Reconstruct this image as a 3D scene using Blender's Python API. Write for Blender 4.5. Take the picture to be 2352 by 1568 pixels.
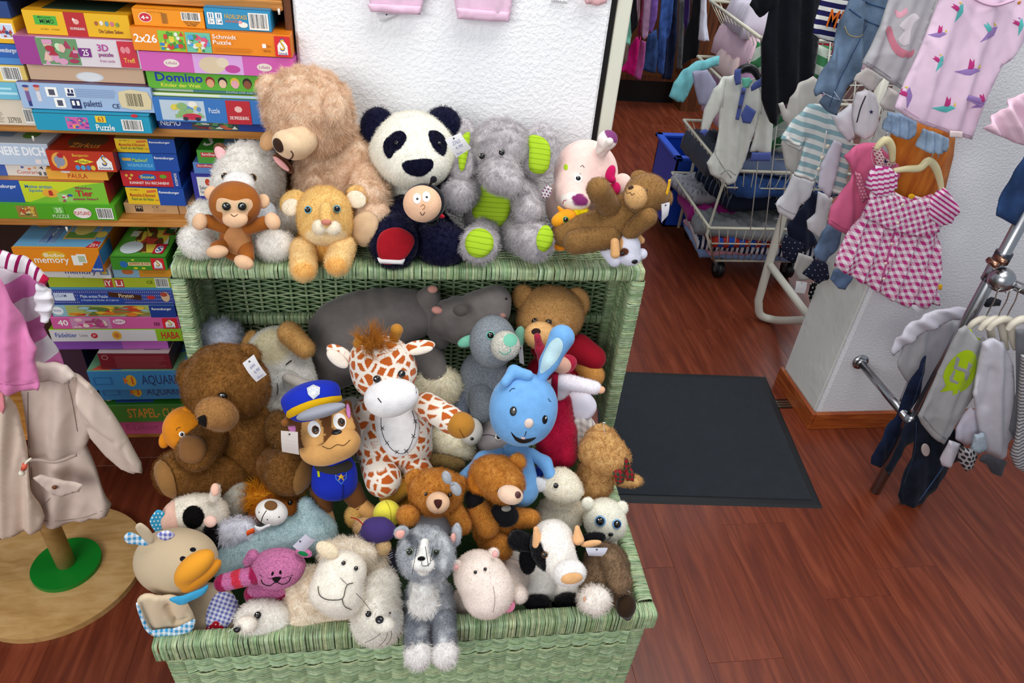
import bpy, math, random, zlib
import numpy as np
from mathutils import Vector, Matrix
from mathutils.bvhtree import BVHTree
from mathutils.geometry import delaunay_2d_cdt
for _o in list(bpy.data.objects): bpy.data.objects.remove(_o)
SC = bpy.context.scene; COL = SC.collection
rng = np.random.default_rng(7); random.seed(7)
# ------------------------------------------------------------ camera
FPX = 1645.7; PITCH = math.radians(35.40); ROLL = math.radians(-5.66); YAW = math.radians(10.34); CAMH = 1.6
def _cam():
    cy, sy, cp, sp, cr, sr = math.cos(YAW), math.sin(YAW), math.cos(PITCH), math.sin(PITCH), math.cos(ROLL), math.sin(ROLL)
    fwd = np.array([sy*cp, cy*cp, -sp]); right = np.array([cy, -sy, 0.]); down = np.cross(fwd, right)
    return cr*right + sr*down, -sr*right + cr*down, fwd
CR, CD, CF = _cam(); CO = np.array([0, 0, CAMH])
cam = bpy.data.cameras.new('camera'); camo = bpy.data.objects.new('camera', cam); COL.objects.link(camo)
M = Matrix.Identity(4)
for _i in range(3):
    M[_i][0] = CR[_i]; M[_i][1] = -CD[_i]; M[_i][2] = -CF[_i]; M[_i][3] = CO[_i]
camo.matrix_world = M; cam.sensor_width = 36; cam.lens = 36*FPX/2352; cam.clip_start = .05; cam.clip_end = 60
SC.camera = camo
# ------------------------------------------------------------ light and exposure
SC.view_settings.view_transform = 'Standard'; SC.view_settings.look = 'None'; SC.view_settings.gamma = 1
SC.view_settings.use_curve_mapping = False; SC.view_settings.exposure = 0.0
SC.cycles.max_bounces = 6; SC.cycles.diffuse_bounces = 4; SC.cycles.glossy_bounces = 2; SC.cycles.use_denoising = True
SC.cycles.transparent_max_bounces = 24; SC.cycles.caustics_reflective = False; SC.cycles.caustics_refractive = False
W = bpy.data.worlds.new('daylight'); SC.world = W; W.use_nodes = True
W.node_tree.nodes['Background'].inputs[0].default_value = (.80, .90, 1, 1); W.node_tree.nodes['Background'].inputs[1].default_value = .50
def area(name, loc, target, sx, sy, power, col):
    l = bpy.data.lights.new(name, 'AREA'); l.shape = 'RECTANGLE'; l.size = sx; l.size_y = sy; l.energy = power; l.color = col
    o = bpy.data.objects.new(name, l); COL.objects.link(o); o.location = loc
    o.rotation_euler = (Vector(target)-Vector(loc)).to_track_quat('-Z', 'Y').to_euler(); return o
area('shop_window_light', (-1.6, -1.6, 2.3), (.2, 1.5, .7), 2.6, 1.6, 74, (1, .985, .96))
area('ceiling_light', (.6, .9, 2.9), (.6, 1.2, 0), 1.6, 1.2, 36, (1, .97, .92))
area('back_window_light', (2.7, 4.2, 2.2), (1.6, 2.2, .2), 1.2, 1.4, 30, (.86, .93, 1))
area('far_rack_fill', (1.6, 4.2, 2.7), (1.6, 5.0, .6), 1.2, 1.0, 15, (1, .97, .93))  # added fill that brightens the far clothes rack, not an actual lamp
area('garment_fill', (1.5, 2.0, 2.75), (1.45, 2.0, 0), 1.0, 1.0, 22, (1, .97, .93))  # extra fill added above the right-hand garments to lift their whites, no real fitting
# ------------------------------------------------------------ pixel helpers (2352 x 1568 frame)
def ray(px, py):
    return CR*((px-1176)/FPX) + CD*((py-784)/FPX) + CF
def PY(px, py, Y):
    d = ray(px, py); return CO + d*(Y/d[1])
def PZ(px, py, z):
    d = ray(px, py); return CO + d*((z-CAMH)/d[2])
def PX(px, py, x):
    d = ray(px, py); return CO + d*(x/d[0])
def dep(p): return float(np.dot(np.asarray(p)-CO, CF))
def mpx(p): return dep(p)/FPX
def proj(p):
    v = np.asarray(p)-CO; z = v@CF; return 1176+FPX*(v@CR)/z, 784+FPX*(v@CD)/z
# ------------------------------------------------------------ materials
def srgb(h):
    if not isinstance(h, str): return tuple(h)
    c = [int(h[i:i+2], 16)/255 for i in (0, 2, 4)]
    return tuple(x/12.92 if x < .04045 else ((x+.055)/1.055)**2.4 for x in c)
def lift(c, k, mx):
    """brighter dye of the same hue"""
    c = np.asarray(c, float); return c*np.minimum(k, mx/np.maximum(c.max(-1, keepdims=True), 1e-4)).clip(.0, k)
def nmat(name):
    m = bpy.data.materials.new(name); m.use_nodes = True; nt = m.node_tree; return m, nt, nt.nodes['Principled BSDF']
def N(nt, t, **k):
    n = nt.nodes.new(t)
    for a, b in k.items(): setattr(n, a, b)
    return n
def L(nt, a, b): nt.links.new(a, b)
def math_n(nt, op, a, b=None, c=None):
    n = N(nt, 'ShaderNodeMath', operation=op)
    for i, v in enumerate((a, b, c)):
        if v is None: continue
        if isinstance(v, (int, float)): n.inputs[i].default_value = v
        else: L(nt, v, n.inputs[i])
    return n.outputs[0]
def attr(nt, n='Col'): return N(nt, 'ShaderNodeAttribute', attribute_name=n)
def bump(nt, b, scale, strength, dist=.002, kind='noise', coord='Object', detail=3):
    tc = N(nt, 'ShaderNodeTexCoord')
    if kind == 'noise':
        t = N(nt, 'ShaderNodeTexNoise'); t.inputs['Scale'].default_value = scale; t.inputs['Detail'].default_value = detail; out = t.outputs[0]
    else:
        t = N(nt, 'ShaderNodeTexVoronoi'); t.inputs['Scale'].default_value = scale; out = t.outputs[0]
    L(nt, tc.outputs[coord], t.inputs['Vector'])
    bm = N(nt, 'ShaderNodeBump'); bm.inputs['Strength'].default_value = strength; bm.inputs['Distance'].default_value = dist
    L(nt, out, bm.inputs['Height']); L(nt, bm.outputs[0], b.inputs['Normal']); return bm
def colmat(name, rough=.8, spec=.3, sheen=0, bmp=None, metal=0, var=None):
    m, nt, b = nmat(name); a = attr(nt); src = a.outputs['Color']
    if var:
        tc = N(nt, 'ShaderNodeTexCoord'); t = N(nt, 'ShaderNodeTexNoise'); t.inputs['Scale'].default_value = var[0]; t.inputs['Detail'].default_value = 4
        L(nt, tc.outputs['Object'], t.inputs['Vector'])
        mr = N(nt, 'ShaderNodeMapRange'); mr.inputs[1].default_value = .3; mr.inputs[2].default_value = .7; mr.inputs[3].default_value = 1-var[1]; mr.inputs[4].default_value = 1+var[1]*.6
        L(nt, t.outputs[0], mr.inputs[0]); mx = N(nt, 'ShaderNodeVectorMath', operation='SCALE'); L(nt, src, mx.inputs[0]); L(nt, mr.outputs[0], mx.inputs['Scale']); src = mx.outputs[0]
    L(nt, src, b.inputs['Base Color'])
    b.inputs['Roughness'].default_value = rough; b.inputs['Specular IOR Level'].default_value = spec; b.inputs['Metallic'].default_value = metal
    if sheen: b.inputs['Sheen Weight'].default_value = sheen; b.inputs['Sheen Roughness'].default_value = .4
    if bmp: bump(nt, b, *bmp)
    return m
PRINT = colmat('printed_card', .38, .45)
PAPER = colmat('paper', .75, .3)
GLOSS = colmat('glossy_plastic', .12, .6)
SATIN = colmat('satin_plastic', .35, .4)
PLUSH = colmat('plush_velour', .95, .1, .25, (420, .55, .0015), var=(60, .10))
FLEECE = colmat('fleece', 1, .05, .2, (260, 1, .004), var=(160, .22))
FELT = colmat('felt', .95, .1, .1, (700, .4, .001))
CLOTH = colmat('woven_cloth', .85, .15, .1, (900, .35, .001), var=(28, .06))
DENIM = colmat('denim_cloth', .9, .15, .05, (1100, .5, .001), var=(16, .5))
CHROME = colmat('chrome', .27, .5, metal=1)
STEEL = colmat('painted_steel', .35, .45, bmp=(14, .08, .001))
WICKER = colmat('painted_wicker', .42, .4, bmp=(330, .35, .001), var=(90, .30))
FURT = .38   # thin strands let part of the light through
def furmat():
    m = bpy.data.materials.new('fur'); m.use_nodes = True; nt = m.node_tree; nt.nodes.clear()
    a = attr(nt); d = N(nt, 'ShaderNodeBsdfDiffuse'); tr = N(nt, 'ShaderNodeBsdfTranslucent'); o = N(nt, 'ShaderNodeOutputMaterial')
    L(nt, a.outputs['Color'], d.inputs['Color']); L(nt, a.outputs['Color'], tr.inputs['Color'])
    m1 = N(nt, 'ShaderNodeMixShader'); m1.inputs[0].default_value = .42; L(nt, d.outputs[0], m1.inputs[1]); L(nt, tr.outputs[0], m1.inputs[2])
    t = N(nt, 'ShaderNodeBsdfTransparent'); mx = N(nt, 'ShaderNodeMixShader'); mx.inputs[0].default_value = 1-FURT; L(nt, t.outputs[0], mx.inputs[1]); L(nt, m1.outputs[0], mx.inputs[2])
    L(nt, mx.outputs[0], o.inputs['Surface']); return m
FUR = furmat(); FURSKIN = None
def uvpat(name, fn, rough=.85, bmp=(900, .3, .001)):
    m, nt, b = nmat(name); uv = N(nt, 'ShaderNodeUVMap'); sp = N(nt, 'ShaderNodeSeparateXYZ'); L(nt, uv.outputs[0], sp.inputs[0])
    L(nt, fn(nt, sp.outputs[0], sp.outputs[1]), b.inputs['Base Color']); b.inputs['Roughness'].default_value = rough
    b.inputs['Specular IOR Level'].default_value = .15
    if bmp: bump(nt, b, *bmp)
    return m
def mixc(nt, f, a, b):
    n = N(nt, 'ShaderNodeMix', data_type='RGBA')
    if isinstance(f, (int, float)): n.inputs[0].default_value = f
    else: L(nt, f, n.inputs[0])
    for i, v in ((6, a), (7, b)):
        if isinstance(v, (tuple, str)): n.inputs[i].default_value = (*srgb(v), 1)
        else: L(nt, v, n.inputs[i])
    return n.outputs[2]
def stripes(name, period, duty, ca, cb, cc=None, axis=1, wob=.0):
    def fn(nt, u, v):
        s = math_n(nt, 'FRACT', math_n(nt, 'DIVIDE', (u, v)[axis], period)); f = math_n(nt, 'LESS_THAN', s, duty)
        return mixc(nt, f, cb, ca)
    return uvpat(name, fn)
def gingham(name, period, ca, cb):
    def fn(nt, u, v):
        a = math_n(nt, 'LESS_THAN', math_n(nt, 'FRACT', math_n(nt, 'DIVIDE', u, period)), .5)
        b = math_n(nt, 'LESS_THAN', math_n(nt, 'FRACT', math_n(nt, 'DIVIDE', v, period)), .5)
        return mixc(nt, math_n(nt, 'MULTIPLY', math_n(nt, 'ADD', a, b), .5), ca, cb)
    return uvpat(name, fn)
def dots(name, period, r, ca, cb):
    def fn(nt, u, v):
        row = math_n(nt, 'MULTIPLY', math_n(nt, 'MODULO', math_n(nt, 'FLOOR', math_n(nt, 'DIVIDE', v, period)), 2), .5)
        a = math_n(nt, 'SUBTRACT', math_n(nt, 'FRACT', math_n(nt, 'ADD', math_n(nt, 'DIVIDE', u, period), row)), .5)
        b = math_n(nt, 'SUBTRACT', math_n(nt, 'FRACT', math_n(nt, 'DIVIDE', v, period)), .5)
        d = math_n(nt, 'SQRT', math_n(nt, 'ADD', math_n(nt, 'MULTIPLY', a, a), math_n(nt, 'MULTIPLY', b, b)))
        return mixc(nt, math_n(nt, 'LESS_THAN', d, r), cb, ca)
    return uvpat(name, fn)
def blotch(name, scale, thr, ca, cb):
    m, nt, b = nmat(name); tc = N(nt, 'ShaderNodeTexCoord'); v = N(nt, 'ShaderNodeTexVoronoi', feature='DISTANCE_TO_EDGE'); v.inputs['Scale'].default_value = scale
    n = N(nt, 'ShaderNodeTexNoise'); n.inputs['Scale'].default_value = scale*1.6
    mx = N(nt, 'ShaderNodeVectorMath', operation='MULTIPLY_ADD'); L(nt, n.outputs['Color'], mx.inputs[0]); mx.inputs[1].default_value = (.3/scale,)*3; L(nt, tc.outputs['Object'], mx.inputs[2])
    L(nt, mx.outputs[0], v.inputs['Vector']); L(nt, mixc(nt, math_n(nt, 'GREATER_THAN', v.outputs[0], thr), cb, ca), b.inputs['Base Color'])
    b.inputs['Roughness'].default_value = .9; b.inputs['Specular IOR Level'].default_value = .1; b.inputs['Sheen Weight'].default_value = .2; bump(nt, b, 500, .5, .001); return m
# ------------------------------------------------------------ objects
ORG = {}
def thing(name, label, cat, org, group=None, kind=None):
    o = bpy.data.objects.new(name, None); o.empty_display_size = .02; COL.objects.link(o); o.location = tuple(org); ORG[o.name] = np.array(org, float)
    tag(o, label, cat, group, kind); return o
def tag(o, label=None, cat=None, group=None, kind=None):
    for k, v in (('label', label), ('category', cat), ('group', group), ('kind', kind)):
        if v: o[k] = v
    return o
def mk(name, V, F, mat, parent=None, col=None, label=None, smooth=True, fn=None, uv=None, kind=None, org=None, mats=None, fmi=None):
    """one mesh object; V in world metres, col per vertex"""
    V = np.asarray(V, float); og = ORG[parent.name] if parent else (np.array(org, float) if org is not None else np.zeros(3))
    me = bpy.data.meshes.new(name)
    if isinstance(F, np.ndarray) and F.ndim == 2:
        nf, k = F.shape; me.vertices.add(len(V)); me.vertices.foreach_set('co', (V-og).ravel().astype(np.float32))
        me.loops.add(nf*k); me.loops.foreach_set('vertex_index', F.ravel().astype(np.int32)); me.polygons.add(nf)
        me.polygons.foreach_set('loop_start', (np.arange(nf)*k).astype(np.int32)); me.polygons.foreach_set('loop_total', np.full(nf, k, np.int32)); me.update(calc_edges=True)
    else:
        me.from_pydata([tuple(v) for v in (V-og)], [], [tuple(int(i) for i in f) for f in F]); me.update()
    if smooth: me.polygons.foreach_set('use_smooth', np.ones(len(me.polygons), bool))
    if col is not None:
        c = np.ones((len(V), 4), np.float32); c[:, :3] = np.asarray(srgb(col) if isinstance(col, str) else col)
        a = me.color_attributes.new('Col', 'FLOAT_COLOR', 'POINT'); a.data.foreach_set('color', c.ravel())
    if fn is not None:
        a = me.attributes.new('fn', 'FLOAT_VECTOR', 'POINT'); a.data.foreach_set('vector', np.asarray(fn, np.float32).ravel())
    if uv is not None:
        l = me.uv_layers.new(name='UVMap'); li = np.empty(len(me.loops), np.int32); me.loops.foreach_get('vertex_index', li)
        l.data.foreach_set('uv', np.asarray(uv, np.float32)[li].ravel())
    for m in (mats or [mat]): me.materials.append(m)
    if fmi is not None: me.polygons.foreach_set('material_index', np.asarray(fmi, np.int32))
    o = bpy.data.objects.new(name, me); COL.objects.link(o)
    if parent: o.parent = parent
    else: o.location = tuple(og)
    ORG[o.name] = og
    if label: o['label'] = label
    if kind: o['kind'] = kind
    return o
class MB:
    """collects shapes with one colour each into one mesh"""
    def __init__(s): s.V = []; s.F = []; s.C = []; s.n = 0
    def add(s, V, F, c):
        V = np.asarray(V, float); s.V.append(V); s.F += [tuple(int(i)+s.n for i in f) for f in F]; s.n += len(V)
        c = np.asarray(srgb(c), float); s.C.append(np.broadcast_to(c, (len(V), 3))); return s
    def build(s, name, mat, parent=None, **k):
        return mk(name, np.vstack(s.V), s.F, mat, parent, col=np.vstack(s.C), **k)
    def box(s, lo, hi, c, ax=None, o=None, bev=0):
        lo, hi = np.minimum(lo, hi), np.maximum(lo, hi); c0 = (lo+hi)/2; h = (hi-lo)/2; b = min(bev, h.min()*.9)
        if b > 0:
            V = []; 
            for sx in (-1, 1):
                for sy in (-1, 1):
                    for sz in (-1, 1):
                        S = np.array([sx, sy, sz])
                        for k in range(3):
                            q = h-b; q = q.copy(); q[k] = h[k]; V.append(S*q)
            V = np.array(V); F = []
            def idx(sx, sy, sz, k): return ((((sx > 0)*2+(sy > 0))*2+(sz > 0))*3+k)
            for k in range(3):
                a, b2 = [(1, 2), (2, 0), (0, 1)][k]
                for sg in (-1, 1):
                    q = []
                    for (ua, ub) in ((-1, -1), (1, -1), (1, 1), (-1, 1)):
                        S = [0, 0, 0]; S[k] = sg; S[a] = ua; S[b2] = ub; q.append(idx(*S, k))
                    F.append(q if sg > 0 else q[::-1])
            for k in range(3):   # edges along k
                a, b2 = [(1, 2), (2, 0), (0, 1)][k]
                for ua in (-1, 1):
                    for ub in (-1, 1):
                        def ii(sk, m):
                            S = [0, 0, 0]; S[k] = sk; S[a] = ua; S[b2] = ub; return idx(*S, m)
                        q = [ii(-1, a), ii(1, a), ii(1, b2), ii(-1, b2)]; F.append(q if ua*ub < 0 else q[::-1])
            for sx in (-1, 1):
                for sy in (-1, 1):
                    for sz in (-1, 1):
                        q = [idx(sx, sy, sz, k) for k in range(3)]; F.append(q if sx*sy*sz > 0 else q[::-1])
        else:
            V = np.array([[sx, sy, sz] for sx in (-1, 1) for sy in (-1, 1) for sz in (-1, 1)])*h
            F = [(0, 1, 3, 2), (4, 6, 7, 5), (0, 4, 5, 1), (2, 3, 7, 6), (0, 2, 6, 4), (1, 5, 7, 3)]
        V = V+c0
        if ax is not None: V = np.asarray(o)+V@np.asarray(ax)
        return s.add(V, F, c)
    def tube(s, pts, r, c, n=8, caps=True):
        V, F = tube(pts, r, n, caps); return s.add(V, F, c)
    def cyl(s, a, b, r, c, n=24, r2=None): return s.tube([a, b], [r, r if r2 is None else r2], c, n)
    def sph(s, p, r, c, n=10, sc=(1, 1, 1), ax=None):
        V, F = uvsphere(n); V = V*r*np.array(sc)
        if ax is not None: V = V@np.asarray(ax)
        return s.add(V+np.asarray(p), F, c)
_US = {}
def uvsphere(n):
    if n in _US: return _US[n]
    V = [(0, 0, 1)]; m = 2*n
    for i in range(1, n):
        t = math.pi*i/n
        for j in range(m): V.append((math.sin(t)*math.cos(2*math.pi*j/m), math.sin(t)*math.sin(2*math.pi*j/m), math.cos(t)))
    V.append((0, 0, -1)); F = []
    for j in range(m): F.append((0, 1+j, 1+(j+1) % m))
    for i in range(n-2):
        for j in range(m): a = 1+i*m+j; b = 1+i*m+(j+1) % m; F.append((a, a+m, b+m, b))
    e = len(V)-1
    for j in range(m): F.append((e, 1+(n-2)*m+(j+1) % m, 1+(n-2)*m+j))
    _US[n] = (np.array(V, float), F); return _US[n]
def spline(pts, k=6):
    P = np.array(pts, float)
    if len(P) < 3: return P
    Q = np.vstack([2*P[0]-P[1], P, 2*P[-1]-P[-2]]); out = []
    for i in range(1, len(Q)-2):
        for t in np.linspace(0, 1, k, endpoint=False):
            a, b, c, d = Q[i-1:i+3]; out.append(.5*((2*b)+(-a+c)*t+(2*a-5*b+4*c-d)*t*t+(-a+3*b-3*c+d)*t**3))
    out.append(P[-1]); return np.array(out)
def tube(pts, r, n=8, caps=True):
    P = np.array(pts, float); m = len(P); R = np.full(m, r, float) if np.isscalar(r) else np.interp(np.linspace(0, 1, m), np.linspace(0, 1, len(r)), r)
    T = np.gradient(P, axis=0); T /= np.linalg.norm(T, axis=1)[:, None]+1e-12
    u = np.cross(T[0], (0, 0, 1.)); 
    if np.linalg.norm(u) < .1: u = np.cross(T[0], (1., 0, 0))
    u /= np.linalg.norm(u); V = []; A = np.linspace(0, 2*math.pi, n, endpoint=False)
    for i in range(m):
        u = u-T[i]*(u@T[i]); u /= np.linalg.norm(u)+1e-12; w = np.cross(T[i], u)
        V.append(P[i]+R[i]*(np.cos(A)[:, None]*u+np.sin(A)[:, None]*w))
    V = np.vstack(V); F = []
    for i in range(m-1):
        for j in range(n): a = i*n+j; b = i*n+(j+1) % n; F.append((a, b, b+n, a+n))
    if caps: F.append(tuple(range(n))[::-1]); F.append(tuple((m-1)*n+j for j in range(n)))
    return V, F
# ------------------------------------------------------------ soft bodies: smooth unions of ellipsoids and round cones
def rotaxes(ang=0, yaw=0, pit=0):
    a = math.radians(ang); b = math.radians(yaw); c = math.radians(pit)
    x = math.cos(a)*CR+math.sin(a)*CD; y = -math.sin(a)*CR+math.cos(a)*CD; z = CF
    x, z = math.cos(b)*x+math.sin(b)*z, -math.sin(b)*x+math.cos(b)*z
    y, z = math.cos(c)*y+math.sin(c)*z, -math.sin(c)*y+math.cos(c)*z
    return np.array([x, y, z])
def E(px, py, Y, rx, ry=None, rd=None, ang=0, yaw=0, pit=0):
    """ellipsoid round the point seen at (px,py) at distance Y; radii given as seen size"""
    c = PY(px, py, Y); s = mpx(c); ry = rx if ry is None else ry; rd = (rx+ry)/2 if rd is None else rd
    return ('e', c, np.array([rx, ry, rd])*s, rotaxes(ang, yaw, pit))
def K(a, b, r0, r1):
    A = PY(*a); B = PY(*b); return ('k', A, B, r0*mpx(A), r1*mpx(B))
def sd(p, P):
    if p[0] == 'e':
        q = (P-p[1])@p[3].T; k0 = np.sqrt(((q/p[2])**2).sum(1)); k1 = np.sqrt(((q/p[2]**2)**2).sum(1))+1e-9
        return k0*(k0-1)/k1
    A, B, r0, r1 = p[1:]; ba = B-A; t = np.clip(((P-A)@ba)/(ba@ba+1e-12), 0, 1)
    return np.sqrt((((P-A)-t[:, None]*ba)**2).sum(1))-(r0+(r1-r0)*t)
def bounds(p):
    if p[0] == 'e': r = np.sqrt(((p[3]*p[2][:, None])**2).sum(0)); return p[1]-r, p[1]+r
    return np.minimum(p[1]-p[3], p[2]-p[4]), np.maximum(p[1]+p[3], p[2]+p[4])
def field(ps, k, lump=0, seed=0):
    def f(P):
        d = sd(ps[0], P)
        for p in ps[1:]:
            e = sd(p, P)
            if k <= 0: d = np.minimum(d, e)
            else: h = np.clip(.5+.5*(e-d)/k, 0, 1); d = d*h+e*(1-h)-k*h*(1-h)
        if lump:
            s = seed*1.7
            d = d+lump*(np.sin(P[:, 0]*70+s)*np.sin(P[:, 1]*62+s*2)*np.sin(P[:, 2]*66+s*3)+.5*np.sin(P[:, 0]*151+s)*np.sin(P[:, 2]*143+s))
        return d
    return f
def nets(f, lo, hi, res):
    h = (hi-lo).max()/res; lo = lo-1.6*h; n = np.ceil((hi-lo+1.6*h)/h).astype(int)+1
    ax = [lo[i]+h*np.arange(n[i]) for i in range(3)]; G = np.stack(np.meshgrid(*ax, indexing='ij'), -1)
    D = f(G.reshape(-1, 3)).reshape(n); S = D < 0
    c = [S[i:n[0]-1+i, j:n[1]-1+j, k:n[2]-1+k] for i in (0, 1) for j in (0, 1) for k in (0, 1)]
    cnt = sum(x.astype(np.int8) for x in c); act = (cnt > 0) & (cnt < 8); idx = -np.ones(act.shape, int); I = np.argwhere(act); idx[act] = np.arange(len(I))
    acc = np.zeros((len(I), 3)); w = np.zeros(len(I)); cor = [(i, j, k) for i in (0, 1) for j in (0, 1) for k in (0, 1)]
    for a in range(8):
        for b in range(a+1, 8):
            if sum(abs(cor[a][q]-cor[b][q]) for q in range(3)) != 1: continue
            da = D[tuple((I+cor[a]).T)]; db = D[tuple((I+cor[b]).T)]; m = (da < 0) != (db < 0); t = np.where(m, da/(da-db+1e-15), 0)
            acc += m[:, None]*(np.array(cor[a])+t[:, None]*(np.array(cor[b])-np.array(cor[a]))); w += m
    V = lo+h*(I+acc/w[:, None]); F = []
    for axx in range(3):
        u, v = (axx+1) % 3, (axx+2) % 3; s0 = [slice(None)]*3; s1 = [slice(None)]*3; s0[axx] = slice(0, -1); s1[axx] = slice(1, None)
        A = S[tuple(s0)]; B = S[tuple(s1)]
        for flip, mm in ((0, A & ~B), (1, ~A & B)):
            E_ = np.argwhere(mm); E_ = E_[(E_[:, u] > 0) & (E_[:, v] > 0) & (E_[:, u] < n[u]-1) & (E_[:, v] < n[v]-1)]
            if not len(E_): continue
            q = []
            for du, dv in ((0, 0), (1, 0), (1, 1), (0, 1)):
                e = E_.copy(); e[:, u] -= du; e[:, v] -= dv; q.append(idx[e[:, 0], e[:, 1], e[:, 2]])
            q = np.stack(q, 1)
            F.append(q[:, ::-1] if flip else q)
    F = np.vstack(F)
    for _ in range(2):
        d, g = f(V), grad(f, V, h*.3); V = V-g*np.clip(d, -h*.6, h*.6)[:, None]
    return V, F, grad(f, V, h*.4)
def grad(f, P, e):
    g = np.stack([f(P+e*np.eye(3)[i])-f(P-e*np.eye(3)[i]) for i in range(3)], 1); return g/(np.linalg.norm(g, axis=1)[:, None]+1e-12)
SURF = {}
def unit(v): return v/(np.linalg.norm(v, axis=-1, keepdims=True)+1e-12)
def blob(name, ps, col, parent, mat=None, k=.012, res=30, fur=None, paint=(), lump=0, label=None, var=.0, fx=None, cov=None, kind=None, org=None):
    """fur=(strand length mm, strands per cm2, droop, curl, width mm); paint=[(prim,colour[,soft px])]"""
    if not isinstance(ps, list): ps = [ps]
    seed = zlib.crc32((name+str(len(SURF))).encode()) % 1000; R = np.random.default_rng(seed)
    f0 = field(ps, k, lump, seed); f = fx(f0) if fx else f0
    b = [bounds(p) for p in ps]; lo = np.min([x[0] for x in b], 0)-k*.3-lump*2; hi = np.max([x[1] for x in b], 0)+k*.3+lump*2
    if cov is not None: lo = lo-cov; hi = hi+cov
    V, F, NN = nets(f, lo, hi, res)
    C0 = np.array(srgb(col))
    def color(P):
        c = np.broadcast_to(C0, (len(P), 3)).copy()
        for it in paint:
            if callable(it): c = it(P, c); continue
            soft = (it[2] if len(it) > 2 else 1.5)*.0008
            w = np.clip(.5-sd(it[0], P)/soft, 0, 1)[:, None]; c = c*(1-w)+np.array(srgb(it[1]))*w
        return c
    Cv = color(V); fn = NN; nv = len(V)
    if fur:
        ln, dens, droop, curl, wid = fur; ln *= .001; wid *= .001
        T = np.vstack([F[:, [0, 1, 2]], F[:, [0, 2, 3]]]); a, b_, c_ = V[T[:, 0]], V[T[:, 1]], V[T[:, 2]]
        ar = np.linalg.norm(np.cross(b_-a, c_-a), axis=1)/2; ctr = (a+b_+c_)/3; nn = unit(np.cross(b_-a, c_-a))
        see = np.where((unit(CO-ctr)*NN[T[:, 0]]).sum(1) > -.25, 1, .12); w = ar*see
        n = int(min(w.sum()*1e4*dens, 60000)); ti = R.choice(len(T), n, p=w/w.sum())
        r1, r2 = np.sqrt(R.random(n)), R.random(n); bc = np.stack([1-r1, r1*(1-r2), r1*r2], 1)
        P = (V[T[ti]]*bc[:, :, None]).sum(1); nr = unit((NN[T[ti]]*bc[:, :, None]).sum(1))
        s = seed*.37
        g = np.stack([np.sin(P[:, 1]*210+s)+np.sin(P[:, 2]*333+P[:, 0]*120+s), np.sin(P[:, 2]*190+s*2)+np.sin(P[:, 0]*310+P[:, 1]*140), np.sin(P[:, 0]*230+s*3)+np.sin(P[:, 1]*300+P[:, 2]*90)], 1)*.5
        d = nr+np.array([0, 0, -1.])*droop+g*curl+R.normal(0, .22, (n, 3)); d = d+nr*np.maximum(0, .25-(d*nr).sum(1))[:, None]; d = unit(d)
        l = ln*(.65+.6*R.random(n))[:, None]; sd_ = unit(np.cross(d, nr)+R.normal(0, .45, (n, 3))); side = sd_*wid*(.7+.6*R.random(n))[:, None]/2
        bend = (np.array([0, 0, -1.])*droop*.6+g*curl*.8); m1 = P+d*l*.5; tip = P+unit(d+bend*.8)*l; P0 = P-nr*.0006
        FV = np.stack([P0-side, P0+side, m1+side*.85, m1-side*.85, tip], 1).reshape(-1, 3)
        cb = lift(color(P), 1.45, .87)*(1+R.normal(0, .08+var, (n, 1))+ln*9*g[:, :1]*g[:, 1:2]); cb = np.clip(cb, 0, 1)
        fc = np.stack([cb*.92, cb*.92, cb, cb, cb*1.04], 1).reshape(-1, 3)
        nb = unit(nr+d*.35+sd_*R.normal(0, .25, (n, 1))); fnb = np.repeat(nb, 5, 0)
        o = nv+5*np.arange(n)[:, None]; q = o+np.array([[0, 1, 2, 3]]); t = o+np.array([[3, 2, 4, 4]])
        F4 = np.vstack([F, q]); me_V = np.vstack([V, FV]); C = np.vstack([lift(Cv, 1.3, .82), fc]); FN = np.vstack([NN, fnb])
        # triangles as their own list
        faces = F4.tolist()+(o+np.array([[3, 2, 4]])).tolist()
        ob = mkmix(name, me_V, F4, o+np.array([[3, 2, 4]]), FUR, parent, C, FN, label, kind, org, len(F))
    else:
        ob = mk(name, V, F, mat or PLUSH, parent, col=lift(Cv, 1.12, .78), fn=NN, label=label, kind=kind, org=org)
    SURF[ob.name] = (BVHTree.FromPolygons([tuple(v) for v in V], F.tolist()), f)
    return ob
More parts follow.
